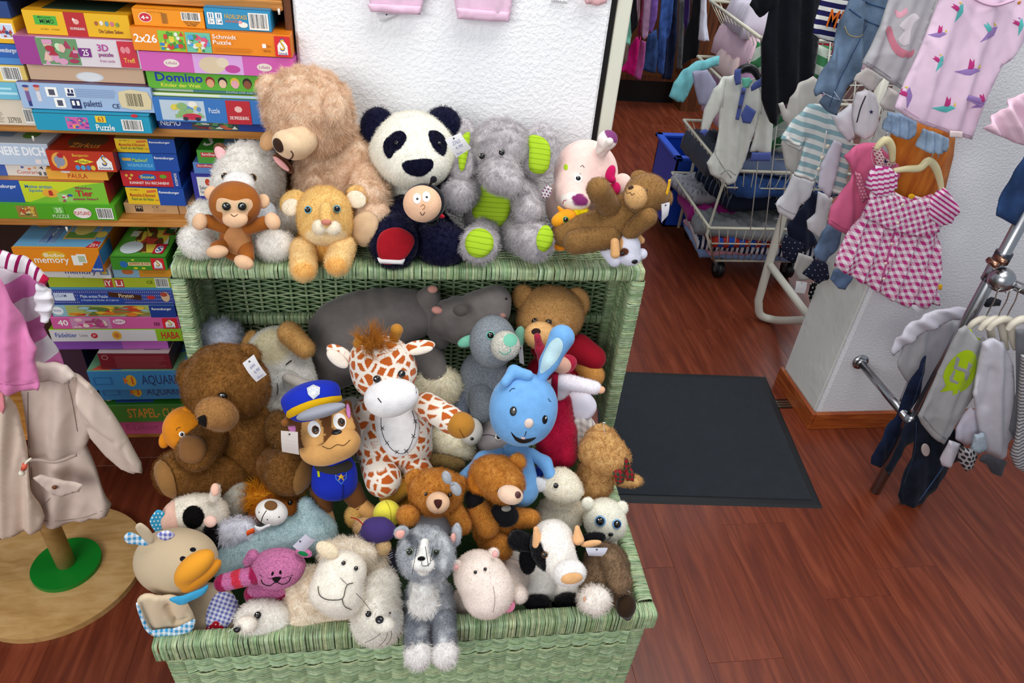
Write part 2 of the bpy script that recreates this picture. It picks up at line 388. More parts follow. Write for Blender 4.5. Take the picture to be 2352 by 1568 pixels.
def mkmix(name, V, Q, T, mat, parent, C, FN, label, kind=None, org=None, nskin=0, tskin=0):
    og = ORG[parent.name] if parent else (np.array(org, float) if org is not None else np.zeros(3))
    me = bpy.data.meshes.new(name); me.vertices.add(len(V)); me.vertices.foreach_set('co', (V-og).ravel().astype(np.float32))
    me.loops.add(Q.size+T.size); me.loops.foreach_set('vertex_index', np.concatenate([Q.ravel(), T.ravel()]).astype(np.int32)); me.polygons.add(len(Q)+len(T))
    me.polygons.foreach_set('loop_start', np.concatenate([np.arange(len(Q))*4, Q.size+np.arange(len(T))*3]).astype(np.int32))
    me.polygons.foreach_set('loop_total', np.concatenate([np.full(len(Q), 4), np.full(len(T), 3)]).astype(np.int32)); me.update(calc_edges=True)
    me.polygons.foreach_set('use_smooth', np.ones(len(me.polygons), bool))
    c = np.ones((len(V), 4), np.float32); c[:, :3] = C; a = me.color_attributes.new('Col', 'FLOAT_COLOR', 'POINT'); a.data.foreach_set('color', c.ravel())
    a = me.attributes.new('fn', 'FLOAT_VECTOR', 'POINT'); a.data.foreach_set('vector', FN.astype(np.float32).ravel())
    me.materials.append(PLUSH); me.materials.append(mat); mi = np.zeros(len(me.polygons), np.int32); mi[nskin:len(Q)] = 1; mi[len(Q)+tskin:] = 1; me.polygons.foreach_set('material_index', mi)
    o = bpy.data.objects.new(name, me); COL.objects.link(o)
    if parent: o.parent = parent
    else: o.location = tuple(og)
    ORG[o.name] = og
    if label: o['label'] = label
    if kind: o['kind'] = kind
    return o
def hit(ob, px, py):
    """point and normal of a soft body where the photograph shows (px,py)"""
    t = SURF[ob.name][0]; d = ray(px, py); r = t.ray_cast(Vector(CO), Vector(d).normalized())
    if r[0] is None:
        c = np.array(ob.bound_box).mean(0)+ORG[ob.name]; q = CO+d*(dep(c)/1.0); r = t.find_nearest(Vector(q))
    return np.array(r[0]), np.array(r[1])
def frame(n, up=None):
    n = unit(np.asarray(n, float)); up = -CD if up is None else up; x = unit(np.cross(up, n)); return np.array([x, np.cross(n, x), n])
def dome(name, on, px, py, rx, ry, col, parent=None, h=.5, mat=GLOSS, ang=0, label=None, lift=0., n=10, sink=.15):
    """half-buried bead or button lying on the surface"""
    p, nn = hit(on, px, py); s = mpx(p); A = frame(nn); a = math.radians(ang)
    x = math.cos(a)*A[0]-math.sin(a)*A[1]; y = math.sin(a)*A[0]+math.cos(a)*A[1]
    V, F = uvsphere(n); V = V*np.array([rx*s, ry*s, h*(rx+ry)/2*s]); V = V@np.array([x, y, A[2]])+p+nn*(lift-sink*rx*s*h)
    return mk(name, V, F, mat, parent or on, col=col, label=label)
def eye(on, px, py, r, fur=0, iris=None, white=None, rr=None, ang=0, parent=None, label=None, gl=1):
    p, nn = hit(on, px, py); s = mpx(p); A = frame(unit(nn+unit(CO-p)*.6)); up = fur*.0012; m = MB(); V, F = uvsphere(12)
    y = (rr or r)
    def disc(k, kz, off, c):
        a = math.radians(ang); X = math.cos(a)*A[0]-math.sin(a)*A[1]; Yv = math.sin(a)*A[0]+math.cos(a)*A[1]
        m.add((V*np.array([r*s*k, y*s*k, r*s*kz]))@np.array([X, Yv, A[2]])+p+A[2]*(up+r*s*off), F, c)
    if white: disc(1.75, .35, -.02, white)
    if iris: disc(1.25, .32, .02, iris)
    disc(1, .85, .02, '0a0808')
    g = unit(-CR*.45+(-CD)*.6+A[2]*.9)
    if gl: m.sph(p+A[2]*(up+r*s*.1)+(-CR*.3-CD*.35)*r*s+A[2]*.82*r*s, r*s*.17, 'f4f4f4', 6)
    return m.build('eye', GLOSS, parent or on, label=label)
def stitch(name, on, pts, w, col, lift=.0004, parent=None, mat=None, k=5, label=None):
    """embroidered line along the surface through photo points; w in photo px"""
    P = []
    for q in spline([(a, b, 0) for a, b in pts], k)[:, :2]:
        p, n = hit(on, *q); P.append(p+n*lift)
    m = MB(); m.tube(P, w*.5*mpx(P[0]), col, 5); return m.build(name, mat or FELT, parent or on, label=label)
def inpoly(P, poly):
    x, y = P[:, 0], P[:, 1]; r = np.zeros(len(P), bool); q = np.asarray(poly, float); j = len(q)-1
    for i in range(len(q)):
        a, b = q[i], q[j]
        if a[1] != b[1]: r ^= ((a[1] > y) != (b[1] > y)) & (x < (b[0]-a[0])*(y-a[1])/(b[1]-a[1])+a[0])
        j = i
    return r
def edist(P, poly):
    q = np.asarray(poly, float); d = np.full(len(P), 1e9)
    for i in range(len(q)):
        a, b = q[i-1], q[i]; ba = b-a; t = np.clip(((P-a)@ba)/(ba@ba+1e-12), 0, 1); d = np.minimum(d, np.sqrt(((P-a-t[:, None]*ba)**2).sum(1)))
    return d
def fill(poly, step):
    """2D triangulation of a polygon: (points, faces, number of border points)"""
    q = []; poly = np.asarray(poly, float)
    for i in range(len(poly)):
        a, b = poly[i-1], poly[i]; k = max(1, int(np.linalg.norm(b-a)/step)); q += [a+(b-a)*t/k for t in range(1, k+1)]
    q = np.array(q); lo, hi = q.min(0), q.max(0)
    X, Y = np.meshgrid(np.arange(lo[0], hi[0], step), np.arange(lo[1], hi[1], step*.87)); X = X+(np.arange(X.shape[0]) % 2)[:, None]*step/2
    I = np.stack([X.ravel(), Y.ravel()], 1); I = I[inpoly(I, q)]
    if len(I): I = I[edist(I, q) > step*.45]
    A = np.vstack([q, I]) if len(I) else q; nb = len(q)
    r = delaunay_2d_cdt([Vector(v) for v in A], [(i, (i+1) % nb) for i in range(nb)], [], 1, 1e-7)
    return np.array([tuple(v) for v in r[0]]), [tuple(f) for f in r[2]], q
def smoothpoly(pts, k=5):
    P = [np.array(p, float) for p in pts]; n = len(P); out = []
    for i in range(n):
        a, b, c, d = P[i-1], P[i], P[(i+1) % n], P[(i+2) % n]
        for t in np.linspace(0, 1, k, endpoint=False): out.append(.5*((2*b)+(-a+c)*t+(2*a-5*b+4*c-d)*t*t+(-a+3*b-3*c+d)*t**3))
    return np.array(out)
def ell(px, py, rx, ry=None, ang=0, n=20):
    ry = rx if ry is None else ry; a = math.radians(ang)
    return [(px+rx*math.cos(t)*math.cos(a)-ry*math.sin(t)*math.sin(a), py+rx*math.cos(t)*math.sin(a)+ry*math.sin(t)*math.cos(a)) for t in np.linspace(0, 2*math.pi, n, endpoint=False)]
def patch(name, on, poly, col, h=.0012, mat=FELT, step=5, parent=None, label=None, lift=0, fur=None, soft=True, uvs=None):
    """applique piece sewn on the surface; outline in photo px"""
    pa = np.ptp(np.asarray(poly, float), axis=0); step = min(step, max(1.6, pa.min()/5)); P, F, q = fill(poly, step); e = np.minimum(edist(P, q)/(step*1.2), 1); V = []; NN = []
    for (x, y), k in zip(P, e):
        p, n = hit(on, x, y); V.append(p+n*(lift+h*(.5+.5*min(k, 1)))); NN.append(n)
    V = np.array(V); NN = np.array(NN); F = [f if np.dot(np.cross(V[f[1]]-V[f[0]], V[f[2]]-V[f[0]]), CO-V[f[0]]) > 0 else f[::-1] for f in F]
    uv = None
    if uvs is not None:
        a = math.radians(uvs); s = mpx(V[0]); uv = np.stack([(P[:, 0]*math.cos(a)+P[:, 1]*math.sin(a))*s, (-P[:, 0]*math.sin(a)+P[:, 1]*math.cos(a))*s], 1)
    if fur:
        return furpatch(name, V, F, NN, col, fur, parent or on, label)
    return mk(name, V, F, mat, parent or on, col=col, label=label, uv=uv)
def furpatch(name, V, F, NN, col, fur, parent, label):
    T = np.array([f for f in F if len(f) == 3]); R = np.random.default_rng(len(V)); ln, dens, droop, curl, wid = fur; ln *= .001; wid *= .001
    a, b, c = V[T[:, 0]], V[T[:, 1]], V[T[:, 2]]; ar = np.linalg.norm(np.cross(b-a, c-a), axis=1)/2; n = int(min(ar.sum()*1e4*dens, 20000)); ti = R.choice(len(T), n, p=ar/ar.sum())
    r1, r2 = np.sqrt(R.random(n)), R.random(n); bc = np.stack([1-r1, r1*(1-r2), r1*r2], 1)
    P = (V[T[ti]]*bc[:, :, None]).sum(1); nr = unit((NN[T[ti]]*bc[:, :, None]).sum(1))
    d = unit(nr+np.array([0, 0, -1.])*droop+R.normal(0, .3, (n, 3))); side = unit(np.cross(d, nr)+R.normal(0, .45, (n, 3)))*wid/2; l = ln*(.6+.6*R.random(n))[:, None]
    m1 = P+d*l*.5; tip = P+unit(d+np.array([0, 0, -1.])*droop*.5)*l; FV = np.stack([P-side, P+side, m1+side*.85, m1-side*.85, tip], 1).reshape(-1, 3)
    cc = np.array(srgb(col)); cb = np.clip(cc*(1+R.normal(0, .12, (n, 1))), 0, 1); fc = np.repeat(cb, 5, 0); o = len(V)+5*np.arange(n)[:, None]
    return mkmix2(name, np.vstack([V, FV]), T, o, FUR, parent, np.vstack([np.broadcast_to(cc*.86, V.shape), fc]), np.vstack([NN, np.repeat(unit(nr+d*.4), 5, 0)]), label)
def mkmix2(name, V, T, o, mat, parent, C, FN, label):
    return mkmix(name, V, o+np.array([[0, 1, 2, 3]]), np.vstack([T, o+np.array([[3, 2, 4]])]), mat, parent, C, FN, label, tskin=len(T))
def ppoly(poly, col):
    q = smoothpoly(poly, 3); cc = np.array(srgb(col))
    def f(P, c):
        v = P-CO; z = v@CF; s = np.stack([1176+FPX*(v@CR)/z, 784+FPX*(v@CD)/z], 1); c = c.copy(); c[inpoly(s, q)] = cc; return c
    return f
# ------------------------------------------------------------ cloth, hung or folded: two faces, hem and folds
def cloth(name, poly, Y, col=None, mat=None, parent=None, th=.008, fold=.006, fdir=90, fper=.06, step=9, ang=0, nrm=None, label=None, smooth=0, wr=.0024, seed=0, lean=None, folds=None):
    """poly in photo px on the upright plane at distance Y (or function px,py -> point); ang turns the weave"""
    at = Y if callable(Y) else (lambda a, b: PY(a, b, Y))
    q = smoothpoly(poly, 3) if smooth else np.array(poly, float); P, F, q = fill(q, step*.72)
    B = np.array([at(a, b) for a, b in P]); s = mpx(B[0]); c0 = q.mean(0); p0 = at(*c0)
    n = unit(np.cross(at(c0[0]+9, c0[1])-p0, p0-at(c0[0], c0[1]+9))) if nrm is None else unit(np.array(nrm, float))
    if n@(CO-p0) < 0: n = -n
    e = edist(P, q)*s; tb = min(th, .006); t = tb*np.sqrt(np.clip(1-(1-np.minimum(e/(tb*.7), 1))**2, 0, 1))+(th-tb)*.55*np.clip(e/(th*1.8), 0, 1)**.7
    a = math.radians(fdir-90); cr = (P[:, 0]*math.cos(a)+P[:, 1]*math.sin(a))*s; al = (-P[:, 0]*math.sin(a)+P[:, 1]*math.cos(a))*s
    ph = seed*1.3; fa = fold*(np.sin(cr*2*math.pi/fper+ph+.6*np.sin(al*14+ph))+.5*np.sin(cr*2*math.pi/fper*1.9+ph*2+al*6))
    Rw = np.random.default_rng(int(abs(c0[0]*7+c0[1]*13)) % 9999); u_, v_ = P[:, 0]*s, P[:, 1]*s; w = np.zeros(len(P))
    for i in range(7):
        th_ = math.radians(fdir+Rw.normal(0, 28)); fr_ = Rw.uniform(28, 95); ph_ = Rw.uniform(0, 6.3); q_ = -math.sin(th_)*u_+math.cos(th_)*v_; r_ = math.cos(th_)*u_+math.sin(th_)*v_
        md = np.clip(np.sin(r_*Rw.uniform(10, 30)+ph_*2)*1.3, 0, 1); w += wr*1.1*(30/fr_)**.5*(1-np.abs(np.sin(q_*fr_+ph_+.8*np.sin(r_*18+ph_))))**2*md
    if folds:
        for (x0, y0, x1, y1, wd, am) in folds:
            A = np.array([x0, y0.real]); Bq = np.array([x1, y1]); ba = Bq-A; tt = np.clip(((P-A)@ba)/(ba@ba), 0, 1); dd = np.sqrt(((P-A-tt[:, None]*ba)**2).sum(1)); fa = fa+am*np.exp(-(dd/wd)**2)
    Vf = B+n*(t*.5+fa+w)[:, None]; Vb = B+n*(-t*.5+fa-th*.15)[:, None]; nb = len(q); nP = len(P)
    onb = e < 1e-6
    V = np.vstack([Vf, Vb]); FF = []
    for f in F:
        cz = np.dot(np.cross(B[f[1]]-B[f[0]], B[f[2]]-B[f[0]]), n); f = f if cz > 0 else f[::-1]; FF.append(f); FF.append(tuple(i+nP for i in f[::-1]))
    # border: join front and back
    cnt = {}
    for f in FF[::2]:
        for i in range(len(f)):
            ed = (f[i], f[(i+1) % len(f)]); cnt[ed] = 1
    for (i, j) in list(cnt):
        if (j, i) not in cnt: FF.append((j, i, i+nP, j+nP))
    g = math.radians(ang); uv = np.stack([(P[:, 0]*math.cos(g)+P[:, 1]*math.sin(g))*s, (-P[:, 0]*math.sin(g)+P[:, 1]*math.cos(g))*s], 1)
    org = None if parent else p0
    ob = mk(name, V, FF, mat or CLOTH, parent, col=lift(np.array(srgb(col)), 1.22, .78) if col is not None else 'ffffff', label=label, uv=np.vstack([uv, uv]), org=org)
    SURF[ob.name] = (BVHTree.FromPolygons([tuple(v) for v in V], FF), None)
    return ob
# ------------------------------------------------------------ flat print and lettering
_TX = {}
def textmesh(s, bold=0, shear=0):
    key = (s, bold, shear)
    if key in _TX: return _TX[key]
    c = bpy.data.curves.new('lettering', 'FONT'); c.body = s; c.size = 1; c.resolution_u = 2; c.offset = bold*.006; c.shear = shear; c.fill_mode = 'FRONT'
    o = bpy.data.objects.new('lettering', c); COL.objects.link(o); bpy.context.view_layer.update()
    me = bpy.data.meshes.new_from_object(o); V = np.empty(len(me.vertices)*3, np.float32); me.vertices.foreach_get('co', V); V = V.reshape(-1, 3)[:, :2].astype(float)
    F = [tuple(p.vertices) for p in me.polygons]; bpy.data.objects.remove(o); bpy.data.curves.remove(c); bpy.data.meshes.remove(me)
    lo, hi = V.min(0), V.max(0); V = (V-lo)/np.maximum(hi-lo, 1e-6); _TX[key] = (V, F); return V, F
class Print:
    """flat printing on a rectangle: o corner, U and Vv edge vectors (full width, full height); items in 0..1"""
    def __init__(s, o, U, Vv, n): s.o = np.array(o, float); s.U = np.array(U, float); s.W = np.array(Vv, float); s.n = unit(np.array(n, float)); s.m = MB(); s.k = 0
    def put(s, P, F, c):
        s.k += 1; P = np.asarray(P, float); V = s.o+P[:, :1]*s.U+P[:, 1:2]*s.W+s.n*(.0003+.00006*s.k)
        if len(F) and len(F[0]) >= 3:
            f = F[0]; 
            if np.dot(np.cross(V[f[1]]-V[f[0]], V[f[2]]-V[f[1]]), s.n) < 0: F = [g[::-1] for g in F]
        s.m.add(V, F, c)
    def R(s, a, b, c, d, col): s.put([(a, b), (c, b), (c, d), (a, d)], [(0, 1, 2, 3)], col); return s
    def Pg(s, pts, col): s.put(pts, [tuple(range(len(pts)))], col); return s
    def O(s, a, b, rx, ry, col, n=20): s.put([(a+rx*math.cos(t), b+ry*math.sin(t)) for t in np.linspace(0, 2*math.pi, n, endpoint=False)], [tuple(range(n))], col); return s
    def T(s, a, b, c, d, txt, col, bold=1, shear=0):
        V, F = textmesh(txt, bold, shear); s.put(V*np.array([c-a, d-b])+np.array([a, b]), F, col); return s
    def TV(s, a, b, c, d, txt, col, bold=1):
        V, F = textmesh(txt, bold, 0); s.put(np.stack([1-V[:, 1], V[:, 0]], 1)*np.array([c-a, d-b])+np.array([a, b]), F, col); return s
    def bars(s, a, b, c, d, n=16, bg='f2f0ea'):
        s.R(a, b, c, d, bg); R = random.Random(n+int(a*100)); x = a+(c-a)*.06; w = (c-a)*.88/n
        s.k += 1
        for i in range(n):
            ww = w*R.choice((.3, .5, .7)); s.k -= 1; s.R(x, b+(d-b)*.1, x+ww, d-(d-b)*.06, '1c1c1c'); x += w
        return s
    def blobs(s, a, b, c, d, bg, cols, n=14, seed=1):
        s.R(a, b, c, d, bg); R = random.Random(seed)
        for i in range(n):
            rx, ry = (c-a)*R.uniform(.05, .14), (d-b)*R.uniform(.08, .2); x = R.uniform(a+rx, c-rx); y = R.uniform(b+ry, d-ry); k = R.random()
            if k < .4: s.O(x, y, rx, ry, R.choice(cols), 10)
            elif k < .7: s.R(x-rx, y-ry*.7, x+rx, y+ry*.7, R.choice(cols))
            else: s.Pg([(x-rx, y-ry), (x+rx, y-ry), (x, y+ry)], R.choice(cols))
        return s
    def lines(s, a, b, c, d, n, col):
        R = random.Random(n); h = (d-b)/n; s.k += 1
        for i in range(n): s.k -= 1; s.R(a, b+h*i+h*.3, a+(c-a)*R.uniform(.8, 1), b+h*i+h*.62, col)
        return s
    def build(s, name, parent, mat=None, label=None): return s.m.build(name, mat or PRINT, parent, smooth=False, label=label)
def tagcard(parent, q, Y, lines=(), col='e2e0e2', label=None, bend=.003, name='price_tag'):
    """paper tag: four photo corners, hung at distance Y"""
    c = [PY(*p, Y) for p in q]; n = unit(np.cross(c[1]-c[0], c[3]-c[0])); n = n if n@(CO-c[0]) > 0 else -n
    m = MB(); V = []; k = 6
    for i in range(k+1):
        t = i/k; off = n*bend*math.sin(math.pi*t)
        V += [c[0]*(1-t)+c[3]*t+off, c[1]*(1-t)+c[2]*t+off]
    V = np.array(V); W_ = V-n*.0006; F = [(2*i, 2*i+1, 2*i+3, 2*i+2) for i in range(k)]
    m.add(V, F, col); m.add(W_, [f[::-1] for f in F], col)
    if lines:
        p = c[0]+n*(bend+.0006); U = c[1]-c[0]; Wv = c[3]-c[0]; pr = Print(p+Wv, U, -Wv, n)
        for (a, b, cc, d, s_) in lines: pr.T(a, b, cc, d, s_, '8084ac', -1, .2)
        for v, f, cc in zip(pr.m.V, [None]*len(pr.m.V), pr.m.C): pass
        m.add(np.vstack(pr.m.V), pr.m.F, '8084ac')
    hp = (c[0]+c[1])/2*.9+(c[2]+c[3])/2*.1
    m.sph(hp+n*(bend*.4+.0004), .0016, '3a3434', 5)
    return m.build(name, PAPER, parent, smooth=False, label=label)
# ============================================================ THE SETTING
def woodmat(name, ca, cb, cc, scale=(1, 1, 1), rough=.3, spec=.5, axis='Object', rnd=.12, bs=.1):
    m, nt, b = nmat(name); tc = N(nt, 'ShaderNodeTexCoord'); mp = N(nt, 'ShaderNodeMapping'); mp.inputs['Scale'].default_value = scale
    g = N(nt, 'ShaderNodeNewGeometry'); L(nt, g.outputs['Position'], mp.inputs[0]); oi = N(nt, 'ShaderNodeObjectInfo')
    ad = N(nt, 'ShaderNodeVectorMath', operation='ADD'); L(nt, mp.outputs[0], ad.inputs[0]); sc = N(nt, 'ShaderNodeMath', operation='MULTIPLY'); L(nt, oi.outputs['Random'], sc.inputs[0]); sc.inputs[1].default_value = 37
    L(nt, sc.outputs[0], ad.inputs[1])
    n1 = N(nt, 'ShaderNodeTexNoise'); n1.inputs['Scale'].default_value = 3; n1.inputs['Detail'].default_value = 6; n1.inputs['Distortion'].default_value = .6; L(nt, ad.outputs[0], n1.inputs['Vector'])
    n2 = N(nt, 'ShaderNodeTexNoise'); n2.inputs['Scale'].default_value = 26; n2.inputs['Detail'].default_value = 3; L(nt, ad.outputs[0], n2.inputs['Vector'])
    r = N(nt, 'ShaderNodeValToRGB'); L(nt, n1.outputs[0], r.inputs[0]); e = r.color_ramp.elements; e[0].position = .3; e[0].color = (*srgb(ca), 1); e[1].position = .7; e[1].color = (*srgb(cc), 1)
    x = r.color_ramp.elements.new(.5); x.color = (*srgb(cb), 1)
    f = math_n(nt, 'GREATER_THAN', n2.outputs[0], .63); c = mixc(nt, math_n(nt, 'MULTIPLY', f, .25), r.outputs[0], ca)
    hv = N(nt, 'ShaderNodeHueSaturation'); L(nt, c, hv.inputs['Color']); L(nt, math_n(nt, 'MULTIPLY_ADD', oi.outputs['Random'], rnd, 1-rnd/2), hv.inputs['Value']); L(nt, hv.outputs[0], b.inputs['Base Color'])
    b.inputs['Roughness'].default_value = rough; b.inputs['Specular IOR Level'].default_value = spec
    bm = N(nt, 'ShaderNodeBump'); bm.inputs['Strength'].default_value = bs; bm.inputs['Distance'].default_value = .001; L(nt, n2.outputs[0], bm.inputs['Height']); L(nt, bm.outputs[0], b.inputs['Normal']); return m
FLOORM = woodmat('cherry_laminate', '5c2617', '6f311d', '834029', (16, 1.4, 1), .34, .38, bs=.05)
PINE = woodmat('pine_board', 'a86a2c', 'bd7d38', 'cf9550', (2.5, 30, 30), .45, .35)
BROWNW = woodmat('brown_board', '3c1f0e', '5a2f14', '6f3e1c', (20, 20, 1.5), .45, .35)
ORANGEW = woodmat('orange_board', 'a04a12', 'c06a1c', 'cc7c2a', (14, 14, 2), .4, .4)
SKIRT = woodmat('baseboard_wood', '7c3512', '98481c', 'a85a28', (3, 3, 24), .38, .45)
BEECH = woodmat('beech', 'b28850', 'c49a62', 'cfa873', (5, 16, 8), .45, .35)
def plaster(name, c, sc, st, dist):
    m, nt, b = nmat(name); b.inputs['Base Color'].default_value = (*srgb(c), 1); b.inputs['Roughness'].default_value = .9; b.inputs['Specular IOR Level'].default_value = .2
    tc = N(nt, 'ShaderNodeTexCoord'); n = N(nt, 'ShaderNodeTexNoise'); n.inputs['Scale'].default_value = sc; n.inputs['Detail'].default_value = 3; n.inputs['Roughness'].default_value = .55
    L(nt, tc.outputs['Object'], n.inputs['Vector']); r = N(nt, 'ShaderNodeMapRange'); r.inputs[1].default_value = .42; r.inputs[2].default_value = .62; L(nt, n.outputs[0], r.inputs[0])
    bm = N(nt, 'ShaderNodeBump'); bm.inputs['Strength'].default_value = st; bm.inputs['Distance'].default_value = dist; L(nt, r.outputs[0], bm.inputs['Height']); L(nt, bm.outputs[0], b.inputs['Normal']); return m
PLAST = plaster('roughcast_plaster', 'f2f3f6', 120, .32, .003); PLAST2 = plaster('fine_plaster', 'dcdde2', 140, .35, .002); CONC = plaster('smeared_filler', 'cfcfcb', 9, .35, .004)
def planks():
    sub = MB().box((-2.6, -.6, -.06), (4.6, 6.4, -.004), '2a120a'); fl = sub.build('floor', FLOORM, None, smooth=False, kind='structure', org=None)
    R = random.Random(3); w = .192; me = {}
    for i in range(-13, 24):
        y = -.6-R.random()*1.2
        while y < 6.3:
            l = 1.26; a, b = max(y, -.6), min(y+l, 6.4); y += l
            if b-a < .05: continue
            key = round(b-a, 3)
            if key not in me:
                o = MB().box((-w/2+.0002, 0, -.004), (w/2-.0002, b-a-.0004, 0), '74301a', bev=.0004).build('plank', FLOORM, fl, smooth=False); me[key] = o.data
            else: o = bpy.data.objects.new('plank', me[key]); COL.objects.link(o); o.parent = fl
            o.location = (i*w+.05, a, 0)
planks()
WY = 1.482
def struct(name, m, mat, **k):
    o = m.build(name, mat, None, smooth=False, kind='structure', **k); return o
wl = struct('wall_back', MB().box((-.205, WY, 0), (.402, WY+.11, 2.7), 'ffffff', bev=.006), PLAST)
struct('trim_1', MB().box((.4065, WY+.02, 0), (.4165, WY+.10, 2.7), '120c0a'), SATIN)
struct('trim_2', MB().box((.418, WY+.012, 0), (.447, WY+.05, 2.7), 'd8d8c8', bev=.003), SATIN)
struct('wall_left', MB().box((-1.9, 1.86, 0), (-.21, 1.95, 2.7), 'ffffff'), PLAST2)
struct('wall_far', MB().box((-.4, 6.2, 0), (4.6, 6.3, 2.7), 'ffffff'), PLAST2)
# pillar on the right
m = MB(); m.box((1.395, 1.700, 0), (3.2, 1.95, 2.7), 'ffffff', bev=.008); struct('wall_right', m, PLAST2)
m = MB(); m.box((1.388, 1.712, 0), (1.3955, 1.948, 2.6), 'ffffff', bev=.003); o = struct('trim_3', m, CONC)
m = MB(); m.box((1.384, 1.683, 0), (3.2, 1.699, .068), 'ffffff', bev=.002); struct('baseboard_right', m, SKIRT)
m = MB(); m.box((1.369, 1.684, 0), (1.3835, 1.95, .068), 'ffffff', bev=.002); struct('baseboard_side', m, SKIRT)
m = MB(); 
for dy in (0, .013, .026): m.box((1.16, 1.80+dy, .0), (1.368, 1.809+dy, .003), 'a8a498')
m.box((1.16, 1.795, 0), (1.368, 1.845, .0012), '5a564c'); o = m.build('sliding_door_track', CHROME, None, smooth=False); tag(o, 'grey metal door track in the floor between the mat and the pillar', 'door track')
# mat
def matob():
    a, b, c, d = [np.array([*p[:2], 0]) for p in (PZ(1412, 848, .009), PZ(1760, 861, .009), PZ(1892, 1163, .009), PZ(1438, 1150, .009))]
    a = a+(a-b)*.12; d = d+(d-c)*.12
    t = thing('floor_mat', 'dark charcoal rubber-edged door mat lying on the wooden floor', 'mat', (a+c)/2)
    def quad(ins, z0, z1, col, name, mt):
        q = [a, b, c, d]; ctr = sum(q)/4; Q = []
        for i, p in enumerate(q): Q.append(p+ins*(unit(q[i-1]-p)+unit(q[(i+1) % 4]-p)))
        up = np.array([0, 0, 1.]); V = [p+up*z0 for p in q]+[p+up*z1 for p in Q]
        m = MB().add(V, [(3, 2, 1, 0), (4, 5, 6, 7)]+[(i, (i+1) % 4, 4+(i+1) % 4, 4+i) for i in range(4)], col); m.F = [f[::-1] for f in m.F]; return m.build(name, mt, t, smooth=False)
    quad(.008, .0, .006, '191b1f', 'rubber_border', colmat('rubber', .6, .4, bmp=(600, .2, .001)))
    q0 = [a, b, c, d]; q1 = [p+.028*(unit(q0[i-1]-p)+unit(q0[(i+1) % 4]-p)) for i, p in enumerate(q0)]
    up = np.array([0, 0, 1.]); V = [p+up*.004 for p in q1]+[p+up*.009 for p in q1]
    MB().add(V, [(4, 7, 6, 5)][::-1]+[(i, (i+1) % 4, 4+(i+1) % 4, 4+i) for i in range(4)], '2b3038').build('pile', colmat('mat_pile', 1, .1, .1, (900, 1, .003), var=(30, .12)), t, smooth=False)
matob()
# ============================================================ WICKER CHEST
GA = np.array(srgb('8eaa7e')); GB = np.array(srgb('b2c8a4')); GC_ = np.array(srgb('789a68')); GD = np.array(srgb('bcc296'))
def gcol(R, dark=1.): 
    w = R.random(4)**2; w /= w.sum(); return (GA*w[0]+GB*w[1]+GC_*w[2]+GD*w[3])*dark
def wrapped(mb, a, b, u, v, hu, hv, sw=.0042, rad=.006, seed=1, dark=1., diag=0):
    """bar a-b bound with flat cane strips; half sizes hu,hv along u,v"""
    R = np.random.default_rng(seed); a, b, u, v = [np.array(x, float) for x in (a, b, u, v)]; Ln = np.linalg.norm(b-a); T = (b-a)/Ln; x = 0
    prof = []
    for (cx, cy, a0) in ((1, 1, 0), (-1, 1, 90), (-1, -1, 180), (1, -1, 270)):
        for t in (0, 45, 90):
            th = math.radians(a0+t); prof.append((cx*(hu-rad)+rad*math.cos(th), cy*(hv-rad)+rad*math.sin(th)))
    prof = np.array(prof); k = len(prof)
    while x < Ln:
        w = sw*R.uniform(.65, 1.5); w = min(w, Ln-x); c = gcol(R, dark)*R.uniform(.8, 1.12); pr = R.uniform(-.0006, .0006); sk = R.uniform(-.0012, .0012)
        V = []
        for t, h in ((.01, -.0007), (.2, pr*.5+.0003), (.8, pr*.5+.0003), (.99, -.0007)):
            d = prof*(1+h/np.array([hu, hv])); off = sk*prof[:, 0]/hu+diag*prof[:, 1]
            V.append(a+T*(x+w*t)+d[:, :1]*u+d[:, 1:]*v+off[:, None]*T)
        V = np.vstack(V); F = [(i*k+j, i*k+(j+1) % k, (i+1)*k+(j+1) % k, (i+1)*k+j) for i in range(3) for j in range(k)]; mb.add(V, F, c); x += w
    return mb
def weave(mb, o, U, Vv, n, pitch=.030, row=.0026, r=.0017, amp=.003, seed=2, dark=1., twist=()):
    """rods woven in and out of upright stakes; U along the rods, Vv up"""
    R = np.random.default_rng(seed); o, U, Vv, n = [np.array(x, float) for x in (o, U, Vv, n)]; Lu = np.linalg.norm(U); Lv = np.linalg.norm(Vv); u, v = U/Lu, Vv/Lv
    ns = int(round(Lu/pitch)); p = Lu/ns; S = np.linspace(0, Lu, ns*4+1)
    for i in range(ns+1): mb.tube([o+u*p*i, o+u*p*i+Vv], r*1.5, gcol(R, dark*.9), 5, False)
    y = row; j = 0
    while y < Lv:
        tw = [t for t in twist if abs(y-t) < row*.8]
        c = gcol(R, dark)*R.uniform(.72, 1.2); ph = (j % 2)*math.pi
        w = amp*np.cos(S*math.pi/p+ph); sag = -.0007*np.cos(S*2*math.pi/p) + R.normal(0, .0002, len(S))
        if tw:
            for q in (0, math.pi): 
                P = o+np.outer(S, u)+(y+.0022*np.sin(S*math.pi/p+q+.6))[:, None]*v+(.003+amp*np.cos(S*math.pi/p+q))[:, None]*n; mb.tube(P, r*1.25, gcol(R, dark*1.1), 5, False)
            y += row*2.2; j += 1; continue
        P = o+np.outer(S, u)+(y+sag)[:, None]*v+w[:, None]*n; mb.tube(P, r*R.uniform(.9, 1.1), c, 4, False); y += row; j += 1
X0, X1, Y0, Y1, ZR = -.425, .457, .730, 1.209, .45
chest = thing('wicker_chest', 'large pale green wicker chest with its lid standing open, full of soft toys', 'wicker chest', ((X0+X1)/2, (Y0+Y1)/2, 0))
ex, ey, ez = np.eye(3)
m = MB(); i_ = .016
